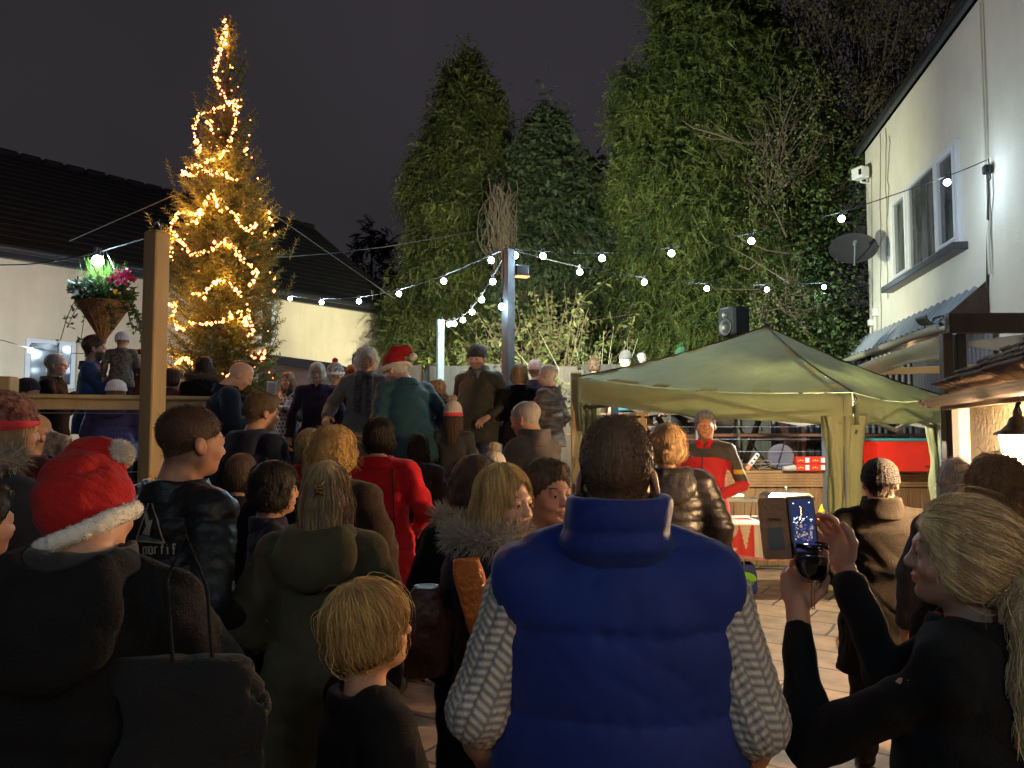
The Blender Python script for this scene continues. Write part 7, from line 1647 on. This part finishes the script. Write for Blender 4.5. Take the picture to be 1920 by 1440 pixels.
# ---- puffer
P = person('woman from behind in a shiny black quilted puffer jacket beside the gilet man', 1250, 798, d=4.5, face=12, fem=True, hair='wavy', hairc='sand', cm=M_puf, puff=1, hood='down', collar=None, hem=.62, arms=('down', 'down'), cw=1.12, res=.012, hres=.007, seed=61, strands=900, bw=1.12)
# ---- red jacket man
def paint_red(V):
    C = np.tile(np.array([.55, .012, .014, 1.]), (len(V), 1)); dk = (V[:, 2] > 1.36 - .35 * np.maximum(0, np.abs(V[:, 0]) - .10)) | ((np.abs(V[:, 0]) > .215) & (V[:, 2] > 1.16)); C[dk] = [.055, .045, .04, 1]
    zp = (np.abs(V[:, 0] - .01) < .007) & (V[:, 1] > .02) & (V[:, 2] < 1.4); C[zp] = [.02, .02, .02, 1]; C[(V[:, 0] < -.23) & (np.abs(V[:, 2] - 1.24) < .02) & (V[:, 1] > -.02)] = [.7, .42, .03, 1]; return C
P = person('grey-haired man in a red and black jacket standing under the gazebo', 1322, 769, d=7.15, face=-158, hdir=-8, hair='short', hairc='grey', cm=M_paintc, paint=paint_red, coat='jacket', hem=.80, arms=(((-.30, .0, 1.13), (-.12, .20, 1.03)), ((.27, .0, 1.12), (.20, .12, .98))), skin=(.62, .30, .17), collar='std', open_=cloth('red_collar', (.5, .015, .015)), res=.012, hres=.0055, seed=71, brow=True, bw=1.04, legm=M_brn)
f = Fld((-.14, -.14, 1.42), (.14, .14, 1.60), .008); f.loft([(1.45, .075, .075, 0, -.012), (1.53, .062, .064, 0, -.012)], 0); f.folds(.004, 2, (20, 20, 40)); V, Q = f.mesh(); wpart(P, 'scarf', V, Q, cloth('brown_scarf', (.16, .08, .05)))
# ---- dark man at the paving
person('man from behind in a dark beanie and long dark coat near the buffet table', 1648, 857, d=4.0, face=14, hair='short', hairc='dark', cm=cloth('near_black_brown_wool', (.009, .0065, .005), sheen=.02), hat='beanie', hatopt=dict(m=cloth('black_knit', (.012, .012, .014), bump=.8, bscale=90), rib=34), collar='high', arms=('pocket', ((.25, .10, 1.15), (.02, .30, 1.30))), hem=.55, cw=1.1, res=.012, hres=.0065, seed=81, bw=1.13)
person('older woman with short pale curls seen against the lantern', 1795, 862, d=3.5, face=15, fem=True, hair='curly', hairc='grey', cm=M_dgrey, seed=83, res=.016, strands=500, bw=.94)
person('woman with big curly brown hair glowing at the edges by the lantern', 1866, 858, d=2.55, face=5, fem=True, hair='curly', hairc='sand', cm=M_blk, seed=85, res=.014, hres=.006, strands=3000, sl=.05, collar='low', bw=.98)
# ---- left edge
person('woman in a burgundy knitted bobble hat with fur collar at the left edge', 12, 728, d=2.75, face=38, fem=True, hair='long', hairc='dirty', cm=M_dgrey, hat='beanie', hatopt=dict(m=M_hatb, band=M_hatp, rib=30), hood='down', fur_m=M_furb, collar=None, arms=('down', 'read'), res=.013, hres=.0065, seed=91, bw=1.08, strands=600)
person('toddler in a tan cap held up in patterned mittens at the left edge', 66, 778, d=3.15, H=.92, floor=.86, face=20, child=True, hair='crop', hairc='sand', cm=cloth('berry_snowsuit', (.12, .02, .03)), hat='cap', hatopt=dict(m=M_tanh, rib=0), legs=False, hem=.86, arms=('down', 'front'), seed=93, res=.016)
c = at(112, 832, 2.95); t = tag(MB().sheet([[c + Vector((-.06 + .02 * i, .01 * math.sin(i * 1.4 + j), .05 - .018 * j - .006 * i)) for j in range(6)] for i in range(6)], .02).build('mitten', mat('nordic_pattern', (.50, .46, .42), .8, col2=(.12, .09, .08), nscale=42), loc=c, smooth=True), 'chunky nordic patterned mitten below the toddler cap', 'mitten')
person('hunched person with pale beanie and blue speckled anorak behind the handrail', 220, 711, d=7.0, floor=DW, face=-8, hair='short', hairc='sand', cm=M_speck, puff=.6, hat='beanie', hatopt=dict(m=M_hatwh, rib=30), arms=('front', 'front'), cw=1.25, hood='down', collar=None, seed=95, lean=4, bw=1.22, res=.018)
person('bearded man in a blue fleece holding a toddler beside the hanging basket', 180, 628, d=7.7, floor=DW, face=70, hair='short', hairc='brown', beard=.9, cm=M_bluef, arms=('raise', 'raise'), seed=97, res=.015, skin=(.5, .27, .19))
person('toddler in a lilac hat and dark floral coat held by the bearded man', 230, 622, d=7.5, H=.88, floor=DW + .98, face=-20, child=True, hair='crop', hairc='sand', cm=M_floral, hat='beanie', hatopt=dict(m=M_lil, rib=18), hem=.7, seed=99, legs=True, arms=('down', 'front'), bw=1.15, res=.016)
person('older man with grey hair clasping his hands by the hall window', 106, 663, d=8.3, floor=DW, face=78, hair='crop', hairc='grey', glasses=True, cm=M_blk, arms=('chest', 'chest'), seed=101, skin=(.55, .30, .2), bw=1.1)
person('person in a furry hood and rust coat half hidden by the pine post', 262, 655, d=8.0, floor=DW, face=-140, fem=True, hair='short', hairc='dark', cm=M_rust, hood='down', fur_m=M_furd, collar=None, arms=('front', 'front'), seed=103, bw=1.1)
person('child in a navy cap beside the left gate post', 54, 708, floor=DW, H=1.36, face=85, child=True, hair='short', hairc='dark', cm=M_navy, hat='beanie', hatopt=dict(m=M_navy, rib=20), seed=105)
person('long-haired dark woman with olive fur hood below the Christmas tree', 384, 668, d=8.0, floor=DW, face=-15, hdir=-10, fem=True, hair='long', hairc='dark', cm=M_blk, hood='down', fur_m=M_furd, collar=None, arms=('front', 'read'), seed=107, strands=900, bw=1.05)
person('woman in a burgundy coat beside the pine post under the fairy lights', 325, 690, d=8.6, floor=DW, face=40, fem=True, hair='bob', hairc='brown', cm=M_maroon, arms=('read', 'read'), seed=108)
person('bald man in a navy coat bending over a song sheet', 468, 682, d=6.9, H=1.78, floor=.62, face=62, hdir=8, pitch=22, lean=10, hair='shaved', hairc='grey', cm=M_navy, arms=('pocket', 'read'), seed=109, skin=(.60, .32, .21), res=.014, hres=.006, bw=1.12, strands=700)
person('dark-haired man in a black hooded jacket facing the tree', 497, 737, d=5.1, floor=.16, face=38, hdir=12, pitch=6, hair='short', hairc='brown', cm=M_navy, hood='down', collar=None, arms=('pocket', 'front'), seed=111, cw=1.12, hres=.0058, strands=1200, skin=(.55, .29, .19), bw=1.1)
def paint_dots(V):
    C = np.tile(np.array([.015, .014, .016, 1.]), (len(V), 1)); pan = (V[:, 1] > .0) & (np.abs(V[:, 0]) < .12); C[pan] = [.5, .46, .42, 1]; u = (V[:, 0] / .052) ; v = V[:, 2] / .052; u2 = u + .5 * (np.floor(v) % 2); dd = (u2 - np.floor(u2) - .5) ** 2 + (v - np.floor(v) - .5) ** 2; C[pan & (dd < .09)] = [.012, .012, .014, 1]; return C
person('blonde woman in black with a polka dot scarf reading a song sheet', 540, 697, d=9.4, floor=DW, face=-160, fem=True, hair='long', hairc='sand', cm=M_paintc, paint=paint_dots, arms=('read', 'read'), seed=113, skin=(.62, .33, .2), res=.011, strands=900)
person('smiling woman with a white bob and glasses in a dark plum coat', 595, 679, d=8.0, floor=DW, face=172, fem=True, hair='bob', hairc='white', glasses=True, smile=True, cm=M_pur, arms=('down', 'down'), hem=.45, seed=115, skin=(.60, .36, .27), res=.013, hres=.0055, strands=900, bw=1.06)
person('person in a navy and white bobble hat with red pompom', 631, 672, d=8.6, floor=DW, face=42, hair='short', hairc='grey', cm=M_blk, hat='bobble', hatopt=dict(m=M_hatn, band=M_hatwh, pm=cloth('red_pom', (.5, .01, .03)), pf=.015), seed=117)
person('ginger-haired person glimpsed behind the woman in grey', 660, 684, d=9.6, floor=DW, face=-20, fem=True, hair='bob', hairc='ginger', cm=M_maroon, seed=119)
P = person('white-haired woman in a long grey coat with patterned scarf looking down', 688, 653, d=7.45, floor=DW, face=178, hdir=-12, pitch=12, fem=True, hair='wavy', hairc='white', cm=M_grey, arms=('down', 'side'), hem=.50, cw=1.12, seed=121, skin=(.56, .33, .24), res=.012, hres=.0052, strands=2600, legm=M_jean, bw=1.12)
f = Fld((-.15, -.13, 1.0), (.15, .24, 1.58), .010); f.loft([(1.44, .10, .095, 0, -.01), (1.53, .078, .08, 0, -.01)], 0); f.cap((-.05, .11, 1.45), (-.06, .155, 1.05), .036, .030, .02); f.cap((.05, .11, 1.45), (.05, .155, 1.12), .036, .03, .02); f.folds(.006, 3, (18, 18, 18)); V, Q = f.mesh(); wpart(P, 'scarf', V, Q, mat('mottled_scarf', (.03, .03, .04), .8, col2=(.14, .13, .13), nscale=35))
P = person('person in a bright red Santa hat and teal coat leaning left', 733, 668, d=6.95, H=1.72, floor=.70, face=-38, hdir=-22, pitch=16, lean=14, hair='short', hairc='white', cm=M_teal, hat='santa', hatopt=dict(m=M_sred, droop=[(0, -.03, .10), (.03, -.06, .165), (.05, -.13, .15), (.06, -.165, .06)], rs=[.084, .064, .046, .022]), arms=('front', 'pocket'), hem=.74, cw=1.22, seed=123, res=.012, hres=.006, near=False, bw=1.16, skin=(.58, .33, .24), hatlift=-.03)
person('woman with curly light hair and furry hood beside the beanie man', 822, 713, d=7.9, floor=DW, face=30, fem=True, hair='curly', hairc='sand', cm=M_blk, hood='down', fur_m=M_furd, collar=None, arms=('front', 'front'), seed=125)
person('child from behind in a cream bobble hat with coral band', 850, 745, d=6.7, floor=.62, H=1.24, face=6, child=True, fem=True, hair='long', hairc='brown', cm=M_dgrey, hat='bobble', hatopt=dict(m=M_hatw, band=M_hatp, pm=M_furb, pf=.03, rib=22), arms=('down', 'front'), seed=127, hem=.45, cw=1.05, res=.013, headscale=1.0, bw=1.05)
P = person('bearded man in a grey beanie and scarf with a dark waxed jacket', 893, 645, d=8.35, floor=DW, face=-150, hdir=-10, pitch=12, hair='short', hairc='brown', beard=.5, cm=M_wax, coat='jacket', hat='beanie', hatopt=dict(m=M_hatg, rib=30), arms=('pocket', 'pocket'), hem=.74, cw=1.15, legm=M_jean, seed=129, res=.012, hres=.0055, bw=1.14, skin=(.55, .33, .26))
f = Fld((-.15, -.15, 1.40), (.15, .20, 1.62), .009); f.loft([(1.43, .108, .10, 0, -.01), (1.49, .10, .10, 0, -.005), (1.545, .082, .088, 0, 0)], 0); f.cap((-.03, .10, 1.47), (-.06, .15, 1.30), .04, .03, .02) ; f.folds(.008, 5, (18, 18, 30)); V, Q = f.mesh(); wpart(P, 'scarf', V, Q, cloth('mottled_grey_scarf', (.04, .042, .038), (.12, .12, .11), nscale=30))
person('woman from behind with a smooth blonde bob and black coat', 974, 683, d=8.3, floor=DW, face=6, fem=True, hair='bob', hairc='dirty', cm=M_blk, arms=('front', 'front'), seed=131, strands=1200, bw=1.12)
person('short-haired grey man in profile in a dark jacket with pale stripes', 1026, 683, d=7.9, floor=DW, face=-68, hair='crop', hairc='white', cm=mat('striped_jacket', (.022, .022, .028), .7, col2=(.11, .11, .12), nscale=5, stretch=(1, 1, 5)), arms=('front', 'pocket'), seed=133, hres=.0055, skin=(.56, .31, .21), bw=1.14, strands=600)
person('person in a dusty pink hat behind the grey-haired profile man', 1004, 673, d=9.6, floor=DW, face=20, fem=True, hair='short', hairc='sand', cm=M_pur, hat='beanie', hatopt=dict(m=cloth('dusty_pink_knit', (.33, .20, .17)), rib=12), seed=135)
person('balding man in a mottled grey-brown coat turned left', 977, 751, d=5.3, floor=.16, face=-52, hdir=-8, pitch=14, hair='balding', hairc='grey', cm=cloth('mottled_coat', (.10, .085, .085), (.15, .13, .125), nscale=12), arms=('front', 'front'), seed=137, hres=.006, strands=700, skin=(.58, .28, .17), collar='high', bw=1.1)
P = person('woman from behind in a bright red coat with a sleek dark bob', 713, 782, d=4.9, face=8, fem=True, hair='bob', hairc='dark', cm=M_red, arms=('down', ((.29, -.05, 1.16), (.20, .16, 1.06))), hem=.38, cw=1.15, seed=139, res=.012, hres=.0065, strands=2200, bw=1.10, floor=.04)
g = MB(); g.tube([tuple(v) for v in P['up'](np.array([(.12, -.125, 1.44), (.135, -.155, 1.2), (.16, -.17, .9), (.185, -.18, .62)]))], .004, 5); c_ = to_world(P, (.20, -.20, .55))
t = thing('handbag', 'small black crossbody bag hanging against the red coat', 'bag', c_); MB().box(c_, (.09, .05, .20), R(20), bev=.02).build('bag_body', M_puf, t); me = bpy.data.meshes.new('strap'); Mi = P['root'].matrix_world; me.from_pydata([tuple((Mi @ Vector(v)) - c_) for v in g.V], [], g.F); me.materials.append(M_black); link('strap', me, t)
person('older woman with wavy light hair and dark brown coat in mid crowd', 628, 803, d=3.9, face=14, fem=True, hair='wavy', hairc='gold', cm=M_brn, arms=('down', 'down'), hem=.5, cw=1.1, seed=141, res=.013, hres=.0065, strands=3200, sl=.1, bw=1.12)
person('child with a blonde ponytail in a red coat between the adults', 583, 803, d=5.0, floor=.32, face=-10, child=True, fem=True, hair='pony', hairc='dirty', cm=M_red, seed=143, strands=800, bw=1.1)
person('child in a dark purple anorak with tousled dark hair', 520, 868, d=3.5, face=70, child=True, hair='curly', hairc='dark', cm=M_purple, seed=145, arms=('front', 'front'), bw=1.0, headscale=.85)
person('child with curly brown hair and fur hood behind the blonde woman', 892, 857, d=3.1, face=8, child=True, fem=True, hair='curly', hairc='brown', cm=M_blk, hood='down', fur_m=M_furb, collar=None, seed=147, strands=1200, headscale=.85)
person('small child in a beige bobble hat deep in the crowd', 926, 832, d=4.5, face=0, child=True, hair='short', hairc='sand', cm=M_dgrey, hat='bobble', hatopt=dict(m=M_hatw, pm=M_furb, pf=.03), seed=149, headscale=.8, floor=.1)
person('person with tousled reddish hair above the gazebo left corner', 1114, 672, H=1.62, floor=DE, face=10, fem=True, hair='wavy', hairc='brown', cm=M_brn, seed=151)
person('person in a charcoal beanie above the gazebo roof edge', 1172, 656, H=1.66, floor=DE, face=-40, hair='short', hairc='grey', cm=cloth('teal_fleece', (.02, .10, .14)), hat='beanie', hatopt=dict(m=M_hatg, rib=24), seed=153)
person('person in a pale grey beanie beside the charcoal beanie', 1203, 661, H=1.64, floor=DE, face=20, hair='short', hairc='grey', cm=M_dgrey, hat='beanie', hatopt=dict(m=M_grey, rib=24), seed=155)
person('person in a green tinsel hat peeping over the gazebo roof', 1276, 645, d=11.0, floor=DE, face=-20, fem=True, hair='short', hairc='brown', cm=M_navy, hat='bobble', hatopt=dict(m=cloth('green_felt', (.005, .03, .015)), band=cloth('tinsel_green', (.006, .06, .018)), pm=cloth('tinsel_green', (.006, .06, .018)), pf=.03), seed=157)
# far left dark shoulder
person('person in black at the bottom left edge with a zipped jacket', -45, 905, d=2.2, face=30, hair='short', hairc='dark', cm=M_leather, seed=159, res=.016, arms=('pocket', 'pocket'), bw=1.15)
person('man in a dark cap half hidden between the pine post and the bald man', 436, 702, d=8.6, floor=DW, face=-20, hair='short', hairc='dark', cm=M_blk, hat='beanie', hatopt=dict(m=M_navy, rib=20), seed=161)
person('woman with a brown bob in dark clothes below the man in the hooded jacket', 455, 850, d=4.2, face=20, fem=True, hair='bob', hairc='brown', cm=M_blk, seed=163, strands=900)
person('person with dark hair and grey coat between the red coat and the bobble hat', 786, 812, d=5.6, floor=.2, face=15, fem=True, hair='long', hairc='dark', cm=M_dgrey, seed=165)
# song sheets
def sheet_paper(px, py, Y, wd, hg, yaw, pit, lab):
    M_ = prop_frame(px, py, Y, R(yaw), R(pit), R(6)); mb = MB().sheet([[M_ @ Vector((-wd / 2 + wd * i / 6, .012 * math.sin(i * .55), hg / 2 - hg * j / 4)) for j in range(5)] for i in range(7)], .0008); o = mb.build('song_sheet', M_paper, loc=M_.translation, smooth=True); tag(o, lab, 'paper', 'song sheets held in the crowd')
    g = MB()
    for k in range(9): y = hg * .38 - k * hg * .085; w2 = wd * random.uniform(.45, .75); g.add([M_ @ Vector((x, -.006 + .012 * math.sin((x / wd + .5) * 3.3) - .001 - .003, y + dz)) for x, dz in ((-w2 / 2, 0), (w2 / 2, 0), (w2 / 2, .006), (-w2 / 2, .006))], [(0, 1, 2, 3)])
    q = g.build('print', mat('grey_print', (.35, .35, .4), .8), o)
sheet_paper(509, 729, 6.85, .085, .13, 8, 12, 'white song sheet held up by the bald man')
sheet_paper(545, 756, 8.9, .13, .10, -8, -35, 'white song sheet held by the polka dot woman')
print('persons', NP_[0])
